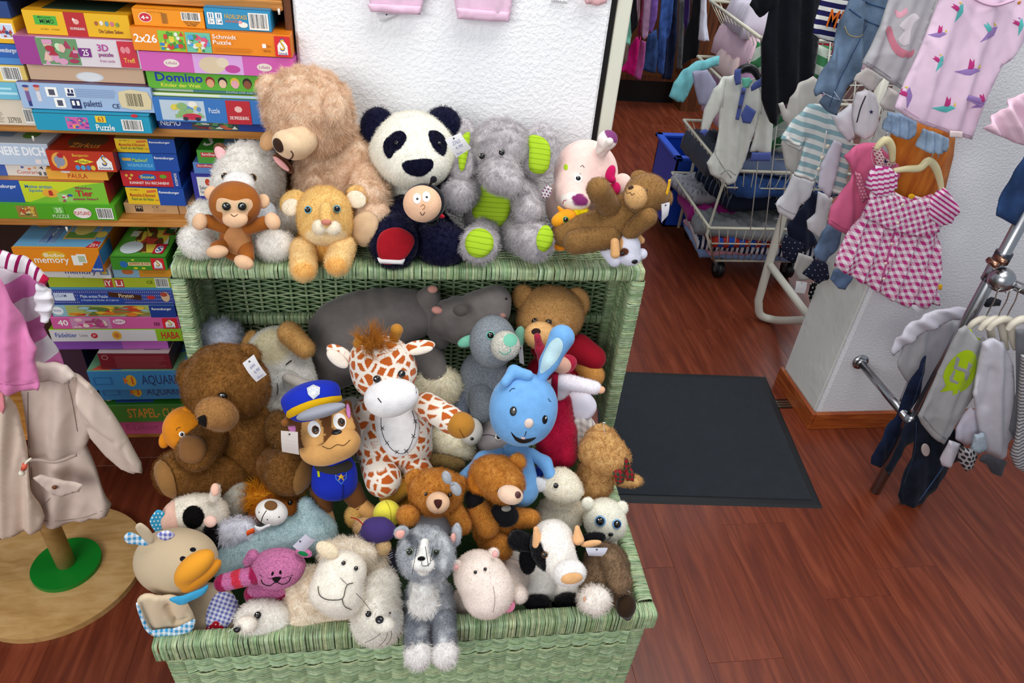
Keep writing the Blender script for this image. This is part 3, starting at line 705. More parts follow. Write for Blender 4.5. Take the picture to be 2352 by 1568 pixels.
wrapped(m, (X0+.002, Y0+i_, ZR-.0235), (X1-.002, Y0+i_, ZR-.0235), ey, ez, .0155, .0235, .0034, .007, 1)
wrapped(m, (X1-i_, Y0+.034, ZR-.0225), (X1-i_, Y1, ZR-.0225), -ex, ez, .0155, .0225, .0045, .007, 2)
wrapped(m, (X0+i_, Y0+.034, ZR-.0225), (X0+i_, Y1, ZR-.0225), -ex, ez, .0155, .0225, .0045, .007, 3)
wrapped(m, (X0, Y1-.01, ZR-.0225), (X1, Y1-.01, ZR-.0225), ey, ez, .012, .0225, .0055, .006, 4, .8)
m.build('rim', WICKER, chest)
for sx, x in ((1, X0+.026), (-1, X1-.026)):
    for y in (Y0+.032, Y1-.03): m = MB(); wrapped(m, (x+sx*.012, y, 0), (x, y, ZR-.047), ex, ey, .018, .020, .0036, .008, int(x*100)+50); m.build('corner_post', WICKER, chest)
m = MB()
weave(m, (X0+.044, Y0+.016, .02), (X1-X0-.088, 0, 0), (0, -.006, ZR-.069), -ey, .0305, .00165, .00125, .0040, 5, 1.0, (.3345, .378))
m.build('front_weave', WICKER, chest, kind='stuff')
for s, x, nm in ((1, X1-.015, 'side_weave'), (-1, X0+.015, 'side_weave')):
    m = MB(); weave(m, (x, Y0+.05, .02), (0, Y1-Y0-.08, 0), (0, 0, ZR-.069), s*ex, .034, .0048, .0028, .003, 6); m.build(nm, WICKER, chest, kind='stuff')
m = MB(); m.box((X0+.03, Y0+.03, .02), (X1-.03, Y1-.02, .035), '55704c')
for a, b in (((X0+.026, Y0+.026, .02), (X1-.026, Y0+.030, ZR-.05)), ((X0+.026, Y1-.02, .02), (X1-.026, Y1-.016, ZR-.05)), ((X0+.026, Y0+.03, .02), (X0+.030, Y1-.02, ZR-.05)), ((X1-.030, Y0+.03, .02), (X1-.026, Y1-.02, ZR-.05))): m.box(a, b, '5f7d50')
m.build('lining', WICKER, chest, smooth=False)
# lid
LX0, LX1, LY, LD, LT = -.434, .486, 1.209, .165, .90
lid = MB()
wrapped(lid, (LX0+.006, LY+.024, LT-.0135), (LX1-.006, LY+.024, LT-.0135), ey, ez, .024, .0135, .0052, .007, 11)
wrapped(lid, (LX0+.016, LY+.046, LT-.0135), (LX0+.016, LY+LD, LT-.0135), -ex, ez, .016, .013, .0045, .006, 12)
wrapped(lid, (LX1-.016, LY+.046, LT-.0135), (LX1-.016, LY+LD, LT-.0135), -ex, ez, .016, .013, .0045, .006, 13)
lid.build('lid_rim', WICKER, chest)
m = wrapped(MB(), (LX0+.014, LY+.014, ZR), (LX0+.014, LY+.014, LT-.026), ex, ey, .0135, .014, .0042, .005, 14); m.build('lid_post', WICKER, chest)
m = wrapped(MB(), (LX1-.0155, LY+.014, ZR), (LX1-.0155, LY+.014, LT-.026), ex, ey, .0145, .014, .0042, .005, 15); m.build('lid_post', WICKER, chest)
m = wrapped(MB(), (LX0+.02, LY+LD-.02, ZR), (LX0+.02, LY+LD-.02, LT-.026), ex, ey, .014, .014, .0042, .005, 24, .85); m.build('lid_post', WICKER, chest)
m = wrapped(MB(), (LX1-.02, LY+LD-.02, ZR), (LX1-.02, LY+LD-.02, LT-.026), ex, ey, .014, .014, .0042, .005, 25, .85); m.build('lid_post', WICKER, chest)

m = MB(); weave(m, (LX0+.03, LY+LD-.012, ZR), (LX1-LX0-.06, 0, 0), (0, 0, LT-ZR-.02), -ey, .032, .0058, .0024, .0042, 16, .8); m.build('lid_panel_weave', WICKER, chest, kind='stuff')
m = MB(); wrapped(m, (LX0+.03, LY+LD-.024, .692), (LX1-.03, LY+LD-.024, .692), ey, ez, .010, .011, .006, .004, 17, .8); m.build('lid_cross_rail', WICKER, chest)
for s, x in ((1, LX0+.014), (-1, LX1-.014)):
    m = MB(); weave(m, (x, LY+.026, ZR), (0, LD-.05, 0), (0, 0, LT-ZR-.02), s*ex, .038, .0046, .0026, .0022, 18, .95); m.build('lid_side_weave', WICKER, chest, kind='stuff')
m = MB(); weave(m, (LX0+.03, LY+.046, LT-.006), (LX1-LX0-.06, 0, 0), (0, LD-.05, 0), ez, .032, .005, .0026, .002, 19); m.build('lid_top_weave', WICKER, chest, kind='stuff')
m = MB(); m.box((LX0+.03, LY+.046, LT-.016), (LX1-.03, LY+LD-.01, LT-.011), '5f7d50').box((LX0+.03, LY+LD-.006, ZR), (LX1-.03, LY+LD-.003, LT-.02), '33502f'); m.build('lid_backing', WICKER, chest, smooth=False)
# ============================================================ SHELVING AND GAMES
SF = 1.475
zs = [.250, .861, 1.063, 1.310]
shelf = thing('game_shelf', 'pine shelving unit against the wall, stacked with board games and puzzles', 'shelf', (-.7, SF+.14, 0))
for z in zs:
    m = MB().box((-1.75, SF, z-.018), (-.222, SF+.30, z), 'ffffff', bev=.002); m.build('shelf_board', PINE, shelf, smooth=False)
MB().box((-.2205, SF+.004, 0), (-.208, SF+.31, 2.2), 'ffffff').build('side_panel', BROWNW, shelf, smooth=False)
MB().box((-1.76, SF, 0), (-1.752, SF+.31, 2.2), 'ffffff').build('side_panel', BROWNW, shelf, smooth=False)
MB().box((-1.75, SF+.302, .2), (-.222, SF+.308, 2.2), '2a170c').build('back_panel', SATIN, shelf, smooth=False)
for q in ((640, 20), (75, 312), (152, 521)): p = PY(*q, SF-.002); MB().cyl(p, p-np.array([0, 0, .010]), .0022, 'e8e4da', 8).build('shelf_peg', SATIN, shelf)
BX = []
def gbox(label, xl, xr, yt, yb, Y, face, side=None, top=None, depth=.19, rot=0, name='puzzle_box', front=None, topf=None, group=None, z0=None, mat=None, cat='game box', rad=.0012, lid=0, sidef=None):
    xc, yc = (xl+xr)/2, (yt+yb)/2; a = PY(xl, yc, Y); b = PY(xr, yc, Y); zt = PY(xc, yt, Y)[2]; zb = PY(xc, yb, Y)[2] if z0 is None else z0
    x0, x1 = a[0], b[0]; c = np.array([(x0+x1)/2, Y, zb]); t = thing(name, label, cat, (c[0], Y+depth/2, zb), group)
    r = math.radians(rot); A = np.array([[math.cos(r), math.sin(r), 0], [-math.sin(r), math.cos(r), 0], [0, 0, 1.]]); w = (x1-x0); h = zt-zb-.0006
    def loc(p): return c+np.asarray(p, float)@A
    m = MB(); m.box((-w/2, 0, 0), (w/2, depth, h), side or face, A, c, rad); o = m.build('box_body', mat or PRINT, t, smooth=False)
    def plane(o_, U, Vv, nn): return Print(loc(o_), np.asarray(U, float)@A, np.asarray(Vv, float)@A, np.asarray(nn, float)@A)
    q = plane((-w/2, 0, 0), (w, 0, 0), (0, 0, h), (0, -1, 0)); q.R(.004, .02, .996, .98, face)
    if front: front(q)
    q.build('front_print', t, mat)
    if top or topf:
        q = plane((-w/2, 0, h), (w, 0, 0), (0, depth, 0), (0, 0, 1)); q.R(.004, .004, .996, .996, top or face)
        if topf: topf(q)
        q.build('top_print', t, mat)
    if sidef:
        q = plane((w/2, 0, 0), (0, depth, 0), (0, 0, h), (1, 0, 0)); sidef(q); q.build('side_print', t, mat)
    if lid:   # the seam where the lift-off lid ends
        m = MB(); m.box((-w/2-.0007, -.0007, h*lid), (w/2+.0007, depth, h*lid+.0008), '2a2018', A, c); m.build('lid_seam', PRINT, t, smooth=False)
    BX.append(t); return zt, (x0, x1), t
def sch(q, a, c, b0=.06, d0=.94):   # red panel with the rainbow S
    q.R(a, b0, c, d0, 'd8232c'); w = c-a; q.Pg([(a+w*.18, b0+.08), (c-w*.18, b0+.08), (c-w*.18, .55), (a+w*.5, .86), (a+w*.18, .55)], 'f4f2ec')
    q.T(a+w*.33, .30, c-w*.33, .86, 'S', '1f4ea0', 3).T(a+w*.36, .34, c-w*.36, .82, 'S', 'e8b820', 1).T(a+w*.22, .13, c-w*.22, .27, 'Schmidt', '1f3c8c', 2)
def E_(*a): return lambda q: [getattr(q, k[0])(*k[1:]) for k in a]
T, R_, O_, Bc, Bl, Ln_ = 'T', 'R', 'O', 'bars', 'blobs', 'lines'
WH, BK = 'f6f4ee', '1c1c20'
z1, z2, z3 = 1.063, .861, .250
FB = SF-.013
# stack at the far left edge of the picture
zt, _, _ = gbox('beige box with barcode and number, bottom left of the top shelf', -90, 76, 226, 290, FB, 'd9cbb6', z0=z1, front=E_((Bc, .86, .12, .98, .66), (T, .62, .1, .80, .32, '337930', '554a40'), (Ln_, .3, .1, .6, .6, 7, '8a7c6c')), name='board_game')
zt, _, _ = gbox('light blue wavy box in the stack at the left edge', -90, 40, 188, 222, FB-.004, '6db7cf', z0=zt, top='9cc8d4', front=E_((R_, .5, .3, .98, .45, 'b4e0ec'), (R_, .4, .6, .9, .72, 'b4e0ec')))
zt, _, _ = gbox('cream barcode box second from top at the left edge', -90, 60, 147, 190, FB, 'e3c56a', z0=zt, front=E_((Bc, .62, .1, .92, .9), ))
zt, _, _ = gbox('blue puzzle box in the left-edge stack', -90, 46, 100, 146, FB, '2a5fae', z0=zt, front=E_((T, .62, .55, .96, .85, 'Ravensburger', WH), (R_, .3, 0.03, 1, .35, '4c86c6')))
zt, _, _ = gbox('yellow box with picture cards, second level at the left edge', -90, 36, 42, 99, FB+.005, 'e8b21c', z0=zt, top='d99c14', front=E_((R_, .70, .2, .96, .85, WH), (Bl, .72, .25, .94, .8, 'dfe6ee', ('c33', '446', 'a74'), 9)) if 0 else E_((R_, .68, .2, .96, .85, WH), (Bl, .70, .25, .94, .8, 'c9d6e6', ('b83028', '3c4a80', 'a07840'), 9)))
gbox('dark blue box on top of the left-edge stack', -90, 20, 0, 41, FB+.012, '1d3d78', z0=zt, top='18284a')
# second stack
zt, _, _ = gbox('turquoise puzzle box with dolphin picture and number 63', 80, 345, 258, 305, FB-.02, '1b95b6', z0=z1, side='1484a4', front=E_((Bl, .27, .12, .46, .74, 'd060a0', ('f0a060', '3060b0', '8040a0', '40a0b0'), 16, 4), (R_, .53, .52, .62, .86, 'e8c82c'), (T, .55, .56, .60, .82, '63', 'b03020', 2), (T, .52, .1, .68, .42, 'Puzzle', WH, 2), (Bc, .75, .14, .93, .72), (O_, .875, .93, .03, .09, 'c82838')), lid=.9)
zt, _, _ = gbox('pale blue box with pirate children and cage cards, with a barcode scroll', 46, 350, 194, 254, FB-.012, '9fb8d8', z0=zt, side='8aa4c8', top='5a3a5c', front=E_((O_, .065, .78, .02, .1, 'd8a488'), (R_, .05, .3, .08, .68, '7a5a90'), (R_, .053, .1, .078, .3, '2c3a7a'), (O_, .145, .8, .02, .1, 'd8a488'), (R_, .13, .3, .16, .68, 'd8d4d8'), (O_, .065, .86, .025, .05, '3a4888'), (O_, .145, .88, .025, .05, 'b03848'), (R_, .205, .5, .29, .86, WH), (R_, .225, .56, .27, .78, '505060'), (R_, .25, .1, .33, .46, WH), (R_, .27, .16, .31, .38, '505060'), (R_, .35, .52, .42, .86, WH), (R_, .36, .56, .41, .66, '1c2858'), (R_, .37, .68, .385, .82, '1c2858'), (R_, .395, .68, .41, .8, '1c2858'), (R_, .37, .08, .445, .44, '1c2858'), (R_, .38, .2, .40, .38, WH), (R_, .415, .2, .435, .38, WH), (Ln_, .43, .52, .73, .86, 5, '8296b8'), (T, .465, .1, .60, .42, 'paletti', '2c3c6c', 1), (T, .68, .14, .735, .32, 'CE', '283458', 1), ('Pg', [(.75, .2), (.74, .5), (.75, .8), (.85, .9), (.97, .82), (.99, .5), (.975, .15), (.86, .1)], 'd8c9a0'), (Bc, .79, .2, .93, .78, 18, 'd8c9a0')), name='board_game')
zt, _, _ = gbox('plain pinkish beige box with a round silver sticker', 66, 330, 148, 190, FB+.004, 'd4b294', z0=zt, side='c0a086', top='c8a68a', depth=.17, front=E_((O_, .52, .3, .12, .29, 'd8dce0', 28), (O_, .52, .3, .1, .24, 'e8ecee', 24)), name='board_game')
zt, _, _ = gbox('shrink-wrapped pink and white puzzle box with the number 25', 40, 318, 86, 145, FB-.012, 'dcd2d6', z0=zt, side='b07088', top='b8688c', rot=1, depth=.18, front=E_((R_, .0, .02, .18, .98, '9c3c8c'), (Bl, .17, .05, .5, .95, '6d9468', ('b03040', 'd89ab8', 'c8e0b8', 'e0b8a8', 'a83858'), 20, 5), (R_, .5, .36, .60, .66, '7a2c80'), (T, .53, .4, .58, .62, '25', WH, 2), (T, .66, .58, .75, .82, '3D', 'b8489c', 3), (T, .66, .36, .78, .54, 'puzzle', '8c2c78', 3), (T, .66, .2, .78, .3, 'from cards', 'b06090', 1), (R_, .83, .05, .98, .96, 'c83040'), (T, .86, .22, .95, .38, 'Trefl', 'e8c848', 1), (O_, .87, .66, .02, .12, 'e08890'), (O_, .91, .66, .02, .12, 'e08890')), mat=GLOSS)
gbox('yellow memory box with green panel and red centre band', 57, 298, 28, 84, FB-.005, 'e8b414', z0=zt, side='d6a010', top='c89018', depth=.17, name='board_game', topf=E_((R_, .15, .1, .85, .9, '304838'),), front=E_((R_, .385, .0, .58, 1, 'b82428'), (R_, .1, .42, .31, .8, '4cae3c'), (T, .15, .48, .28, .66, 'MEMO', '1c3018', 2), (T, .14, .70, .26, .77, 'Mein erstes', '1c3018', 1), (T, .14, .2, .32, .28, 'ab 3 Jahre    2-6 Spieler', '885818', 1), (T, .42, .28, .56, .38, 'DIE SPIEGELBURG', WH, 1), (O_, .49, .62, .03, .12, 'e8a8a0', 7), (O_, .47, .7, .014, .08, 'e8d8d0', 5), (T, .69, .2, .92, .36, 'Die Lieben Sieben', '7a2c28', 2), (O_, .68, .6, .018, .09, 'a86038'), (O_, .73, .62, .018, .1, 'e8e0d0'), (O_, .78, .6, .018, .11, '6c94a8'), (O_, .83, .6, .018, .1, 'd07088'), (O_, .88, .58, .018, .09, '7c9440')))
# third stack
zt, _, _ = gbox('dark blue fish puzzle box lowest on the middle stack of the top shelf', 363, 668, 274, 297, FB+.01, '1f3f90', z0=z1, front=E_((T, .02, .3, .17, .8, 'NEMO', 'd8dce8', 3), (Bl, .25, .05, .6, .95, '304c50', ('d06038', '487848', 'e8e0d0', '802030', '60a060'), 22, 8)))
zt, _, _ = gbox('blue puzzle box with red car picture and red centre panel', 354, 664, 229, 274, FB-.014, '3572b8', z0=zt, side='2c60a0', front=E_((Bl, .05, .08, .37, .92, 'b8c8d4', ('b06030', 'd8c850', 'e8e4d8', '6090c0', '8ab070'), 14, 6), ('O', .27, .25, .07, .14, 'c02c48', 14), (O_, .22, .16, .02, .08, '303038'), (O_, .31, .16, .02, .08, '303038'), (T, .40, .44, .48, .66, 'Puzzle', 'dce8f4', 1), (R_, .53, .0, .71, 1, 'b82430'), (T, .55, .2, .69, .34, 'DIE SPIEGELBURG', WH, 1), (O_, .62, .64, .03, .14, 'e8b8b0', 7), (T, .78, .44, .98, .8, 'In der Stadt', 'dce8f4', 1)))
zt, _, _ = gbox('pale green thin hardback book between the blue and green boxes', 348, 660, 217, 232, FB-.004, 'e6ead6', z0=zt, side='9cc030', depth=.2, name='picture_book', cat='book', front=E_((R_, 0, .0, 1, .2, '9cc030'), (R_, .5, .2, 1, .95, 'bcd4ea')))
zt, _, _ = gbox('thin picture book with blue and white cover under the green box', 352, 655, 205, 217, FB+.004, '5c94a8', z0=zt, depth=.2, name='picture_book', cat='book', front=E_((R_, .0, .1, .3, .9, 'c8dcc8'), (T, .55, .2, .75, .8, 'KONZ DIR DIE', 'e8ecf0', 1)))
zt, _, _ = gbox('green domino box with a row of children faces', 338, 670, 168, 204, FB-.006, '5fae30', z0=zt, side='4c9428', top='70b840', name='board_game', front=E_((T, .06, .42, .38, .92, 'Domino', '1c34a0', 4), (T, .09, .12, .36, .34, 'Kinder der Welt', 'e8e050', 2), *[(O_, .43+.085*i, .5, .032, .3, c) for i, c in enumerate(('8c2c20', '1c1820', 'e8c838', '30201c', 'e89848', '6c4020'))], *[(O_, .43+.085*i, .42, .026, .24, c) for i, c in enumerate(('e0a078', 'e8c0a0', 'e8a8b0', '8c5034', 'e8c0a0', 'd89878'))], (T, .9, .4, .98, .7, 'Haba', 'c03020', 2)))
zt, _, _ = gbox('pink metal tin with a cream sheep picture and two oval labels', 322, 676, 124, 168, FB-.014, 'cf5fae', z0=zt, side='b84c98', top='bc4f9c', rad=.006, mat=SATIN, name='tin_box', cat='tin', front=E_((R_, .34, .02, .66, .98, 'd8a4dc'), (O_, .46, .45, .085, .42, 'd8c4a4'), (O_, .53, .6, .04, .25, 'e0d0b4'), (O_, .59, .3, .05, .2, 'c04898'), (O_, .2, .46, .05, .2, 'e8dcd0'), (O_, .8, .46, .05, .2, 'e8dcd0'), (T, .165, .4, .235, .54, 'Lillebi', 'b06898', 1), (T, .765, .4, .835, .54, 'Lillebi', 'b06898', 1)))
zt, _, _ = gbox('long orange double puzzle box with 2x26 and two picture panels', 304, 668, 70, 122, FB-.016, 'ec8a14', z0=zt, side='d87a10', top='d87410', depth=.2, front=lambda q: (E_((T, .015, .36, .155, .72, '2x26', WH, 3), (Bl, .165, .05, .325, .9, '8cc83c', ('e8d040', '3c80c0', 'd04030', 'e8e8e0', '4c9838'), 26, 11), (Bl, .335, .05, .49, .9, '6cc0a0', ('e05878', '50a0d8', 'e8e8e0', 'e0c038', '409050'), 24, 12), (T, .505, .70, .655, .88, 'Schmidt', WH, 2), (T, .505, .46, .62, .64, 'Puzzle', WH, 2), (Ln_, .505, .12, .77, .34, 3, 'c07010'), (T, .82, .22, .865, .32, '56152', '603808', 1), (R_, .815, .4, .84, .58, WH), (T, .85, .42, .87, .52, '3+', '603808', 1))(q), sch(q, .895, .995)))
gbox('bright orange box with a 4+ badge, on the long orange puzzle', 307, 469, 22, 71, FB-.008, 'f0940c', z0=zt, side='d87a10', top='e08c18', depth=.12, name='board_game', front=E_((O_, .17, .5, .09, .28, WH), (O_, .17, .5, .082, .25, 'c8283c'), (T, .11, .38, .225, .6, '4+', WH, 3), (Bc, .68, .44, .95, .92), (T, .7, .32, .93, .4, 'ADA7241776903', BK, 1), (T, .72, .22, .9, .3, 'AN 39087693', BK, 1), (T, .74, .12, .88, .2, 'ABHC/3MIX', BK, 1), (R_, .4, .2, .48, .8, 'b8741c'), (Ln_, .4, .2, .48, .8, 7, '7a4810'), (T, .2, .8, .42, .86, 'P032732 30/4', 'a06810', 1)))
gbox('small teal threading game box beside the 4+ box', 471, 622, 20, 70, FB-.006, '2a8ebc', z0=zt, side='1c78a4', top='2480ac', depth=.12, name='board_game', front=E_((R_, .04, .5, .14, .78, WH), (R_, .16, .5, .26, .78, WH), (R_, .04, .24, .14, .48, WH), (R_, .16, .24, .26, .48, WH), (T, .06, .28, .12, .44, '3+', '2a6e9c', 2), (T, .175, .28, .25, .44, '1-4', '2a6e9c', 2), (R_, .065, .54, .08, .74, '2a6e9c'), (R_, .1, .54, .115, .74, '2a6e9c'), (R_, .19, .54, .205, .74, '2a6e9c'), (R_, .22, .54, .235, .74, '2a6e9c'), (T, .3, .54, .64, .78, 'FÄDELSPASS', 'e0b040', 2), (T, .3, .36, .5, .48, 'OHNE NADEL', 'e07030', 1), (O_, .57, .28, .07, .13, 'f0ece0'), (O_, .53, .4, .03, .08, 'e8a0a0'), (Bc, .66, .08, .96, .86)))
# ---- middle shelf
FC = SF+.015
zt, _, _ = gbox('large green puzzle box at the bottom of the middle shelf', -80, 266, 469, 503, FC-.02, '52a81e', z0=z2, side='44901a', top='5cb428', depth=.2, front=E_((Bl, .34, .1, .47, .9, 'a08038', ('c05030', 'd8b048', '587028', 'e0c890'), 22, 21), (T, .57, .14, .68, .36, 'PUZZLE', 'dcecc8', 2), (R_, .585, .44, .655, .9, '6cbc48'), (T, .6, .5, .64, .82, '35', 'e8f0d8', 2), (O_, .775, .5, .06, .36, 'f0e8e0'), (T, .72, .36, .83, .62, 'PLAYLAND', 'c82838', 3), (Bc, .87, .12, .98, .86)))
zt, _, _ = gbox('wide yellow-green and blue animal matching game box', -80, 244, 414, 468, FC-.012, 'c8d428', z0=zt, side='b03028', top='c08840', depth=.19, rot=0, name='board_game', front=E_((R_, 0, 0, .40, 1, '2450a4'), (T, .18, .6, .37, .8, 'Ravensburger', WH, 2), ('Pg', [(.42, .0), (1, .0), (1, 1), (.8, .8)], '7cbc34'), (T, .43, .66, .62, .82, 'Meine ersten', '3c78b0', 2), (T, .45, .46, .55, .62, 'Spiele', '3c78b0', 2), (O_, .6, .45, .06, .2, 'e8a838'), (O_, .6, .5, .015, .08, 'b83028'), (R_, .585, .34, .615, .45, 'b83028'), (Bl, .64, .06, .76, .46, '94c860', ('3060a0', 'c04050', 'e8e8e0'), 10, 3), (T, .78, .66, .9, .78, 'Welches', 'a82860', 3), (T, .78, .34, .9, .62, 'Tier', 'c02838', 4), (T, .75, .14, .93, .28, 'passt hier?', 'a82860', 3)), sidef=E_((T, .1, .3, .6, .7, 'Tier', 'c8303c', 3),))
zb1 = zt
zt, _, _ = gbox('cream box printed with small figures and the number 4', -80, 111, 375, 412, FC+.008, 'd9d3cc', z0=zt, top='c8b890', depth=.15, name='board_game', front=E_((R_, 0, 0, .50, 1, '3c5cac'), (T, .62, .2, .9, .5, 'Contrario', 'b84c38', 1), (O_, .7, .75, .02, .1, '5868a8'), (O_, .78, .62, .02, .1, 'd87848'), (O_, .85, .72, .02, .1, 'd8a878'), (T, .9, .6, .95, .86, '4', '38485c', 2), (R_, .88, .1, .91, .4, '606068'), (R_, .94, .1, .97, .4, '606068')))
zt, _, _ = gbox('white and light blue box at the left edge of the middle shelf', -80, 114, 328, 373, FC, 'b9c9dc', z0=zt, side='d8d8dc', top='c9d4de', depth=.17, name='board_game', topf=E_((O_, .7, .3, .1, .14, '6c9c48'), (O_, .85, .6, .05, .1, 'c8b040'), (R_, .3, .2, .5, .5, '88a8c8')), front=E_((T, .38, .46, .94, .86, 'NERE DICH', 'f4f6fa', 4), (T, .384, .47, .944, .85, 'NERE DICH', 'f4f6fa', 2), (R_, .8, .1, .87, .3, 'e8dcd8'), (R_, .89, .1, .97, .32, 'd0dce0')))
zt, _, _ = gbox('flat yellow box reading PAULA, under the red circus game', 108, 247, 389, 413, FC-.004, 'e8a83c', z0=zb1, side='d89830', depth=.15, top='d89830', name='board_game', front=E_((T, .34, .14, .66, .62, 'PAULA', 'b83818', 2), (O_, .32, .8, .08, .14, 'e8e0e0')))
gbox('red circus lotto box with a grey elephant picture', 110, 263, 346, 388, FC-.014, 'c03418', z0=zt, side='a82c14', top='a02c14', depth=.14, name='board_game', topf=E_((O_, .5, .4, .3, .3, '604028'), (T, .3, .12, .75, .3, 'Zirkus', 'e08830', 2)), front=lambda q: (E_((O_, .17, .5, .115, .4, 'e8a848'), (O_, .17, .5, .08, .26, '8c94a8'), (O_, .2, .76, .05, .12, 'b82428'), (R_, .11, .16, .15, .36, '8c94a8'), (T, .38, .68, .62, .86, 'Benjamin', 'e8b838', 2), ('Pg', [(.38, .5), (.52, .36), (.68, .5), (.52, .64)], 'e8d838'), (T, .43, .44, .6, .56, 'Zirkus', '582818', 2), (O_, .42, .2, .035, .12, '4c90c8'), (O_, .5, .2, .035, .12, '50a8c8'), (O_, .58, .2, .035, .12, '4878b8'), (O_, .65, .2, .035, .12, 'e0c040'))(q), q.Pg([(.72, .12), (.95, .12), (.95, .5), (.84, .86), (.72, .5)], 'f4f2ec'), q.T(.8, .3, .88, .82, 'S', '2858a8', 4), q.T(.815, .36, .87, .78, 'S', 'e0a828', 2), q.T(.74, .15, .93, .27, 'Schmidt', '1f3c8c', 2)))
zt, _, _ = gbox('flat natural wood colour box at the bottom of the mini games stack', 286, 409, 466, 489, FC+.015, 'c9a173', z0=z2, side='b8905f', depth=.12, name='board_game', front=E_((R_, .2, .2, .34, .75, '2c2420'), (T, .22, .45, .32, .7, 'MM', 'e0c8a0', 2), (T, .52, .55, .64, .75, 'CE', '604830', 1), (Ln_, .52, .15, .8, .45, 3, 'a07c54')))
zw, _, _ = gbox('small wooden-coloured box with a barcode beside the mini games', 410, 560, 465, 489, FC+.015, 'bf9468', z0=z2, depth=.12, name='board_game', front=E_((Bc, .12, .2, .26, .75),))
R1 = lambda q: E_((R_, .55, 0, 1, 1, '1c4ca4'), (T, .57, .66, .92, .84, 'Ravensburger', WH, 3), (T, .06, .46, .5, .66, 'Mauseschlau & Bärenstark', 'b03020', 3), (T, .08, .24, .46, .42, 'Rund um die Natur', '2c7838', 3), ('Pg', [(.36, .7), (.52, .76), (.52, .9), (.36, .84)], 'd86838'), (T, .08, .82, .24, .9, '23 450 1', '6c5818', 1), (T, .48, .26, .54, .34, 'mini', 'b83040', 1))(q)
zt, _, _ = gbox('yellow and blue mini game box just above the wooden-coloured one', 290, 424, 431, 465, FC+.006, 'e4bc20', side='1c4ca4', top='1c4ca4', z0=zt, depth=.10, rot=-2, name='board_game', front=R1)
zt, _, _ = gbox('small red arithmetic game box in the mini games stack', 279, 413, 391, 430, FC+.010, 'c0242c', z0=zt, side='203f94', top='8c6c28', depth=.10, name='board_game', front=E_((R_, .87, 0, 1, 1, '2048a0'), (T, .13, .16, .8, .32, 'KANNST DU RECHNEN?', WH, 2), (O_, .45, .6, .15, .2, '2c64b0'), (T, .33, .52, .57, .7, 'Scout', 'e8d838', 4), (O_, .1, .68, .025, .08, 'd8b848'), (O_, .19, .7, .025, .08, 'd8b848'), (O_, .15, .5, .025, .08, 'd8b848'), (O_, .72, .66, .06, .12, '68a030'), ('TV', .91, .12, .955, .88, 'KOSMOS', WH, 2)))
zt, _, _ = gbox('small blue cube puzzle box in the mini games stack', 275, 409, 352, 390, FC+.008, '2a86cc', z0=zt, side='1c4ca4', top='1c4488', depth=.10, name='board_game', front=E_((R_, .58, 0, 1, 1, '1c4ca4'), (T, .6, .66, .94, .84, 'Ravensburger', WH, 3), (T, .22, .5, .48, .72, 'Maulwurf', 'b8d840', 3), (T, .12, .22, .55, .42, 'WÜRFELPUZZLE', '8cd0e8', 2), (R_, .05, .56, .2, .72, 'e0b040')))
gbox('yellow and blue mini game box topmost of its stack', 266, 402, 318, 352, FC+.010, 'e4bc20', side='1c3c84', top='a8882c', z0=zt, depth=.10, rot=1, name='board_game', front=R1)
zt, _, _ = gbox('violet and green toy box with a red ball logo, beside the white cat', 442, 560, 397, 447, FC+.02, '3a3c9c', z0=zw, depth=.14, top='302c80', name='board_game', front=E_((R_, .44, 0, 1, 1, '68b830'), (R_, .1, .2, .4, .86, 'f0eee8'), (O_, .3, .68, .05, .12, 'd04828'), (T, .13, .42, .33, .56, 'Selecta', '403c48', 2), (T, .13, .27, .27, .39, 'Spiel', '403c48', 2), (Ln_, .48, .3, .7, .9, 5, '508c28')))
zt, _, _ = gbox('small blue box with a red label, under the green one', 444, 585, 374, 396, FC+.014, '5c84c4', z0=zt, depth=.12, name='board_game', front=E_((R_, .06, .56, .32, .86, 'c83838'), (T, .08, .6, .3, .82, 'EuroShop', WH, 2)))
gbox('small green puzzle box with a red label, behind the white cat', 453, 600, 346, 373, FC+.008, '4c9c38', z0=zt, depth=.12, top='3c8830', topf=E_((T, .05, .2, .2, .8, 'S', WH, 2), (R_, .35, .2, .8, .8, '78a0c0')), front=E_((R_, .06, .5, .3, .84, 'c83838'), (T, .08, .54, .28, .8, 'EuroShop', WH, 2), (T, .3, .1, .4, .6, '60', WH, 2)))
gbox('dark blue box with a red end, behind the beige bear', 615, 690, 372, 396, FC+.02, '284468', z0=z2+.06, depth=.12, top='284468', front=E_((R_, .72, 0, 1, 1, 'b02430'),)) if 0 else None
# ---- lower shelf: the two tall stacks
zt = z3
FD = SF+.0
zt, _, _ = gbox('pink box at the very bottom of the lower shelf', 236, 440, 964, 993, FD-.006, 'd0508c', z0=zt, depth=.2, name='board_game', front=E_((T, .26, .3, .62, .72, 'E-Lektor', 'a83870', 1), (T, .68, .3, .9, .72, 'Cruiser', 'a83870', 1)))
zt, _, _ = gbox('dark green clown game box above the pink one', 222, 440, 929, 963, FD-.014, '3c7c28', z0=zt, depth=.2, top='2f7420', topf=E_((R_, .2, .05, .6, .4, '3c5cac'), (O_, .12, .2, .06, .12, 'e8dcd0')), name='board_game', front=E_((T, .32, .26, .66, .8, 'STAPEL-', 'd88830', 3), (T, .69, .26, .98, .8, 'CLOWN', 'd8a038', 3), (O_, .07, .4, .09, .36, '2c4c98'), (O_, .07, .4, .08, .3, 'e8eaf0'), (T, .02, .3, .13, .5, 'spiel', '2c4c98', 2)))
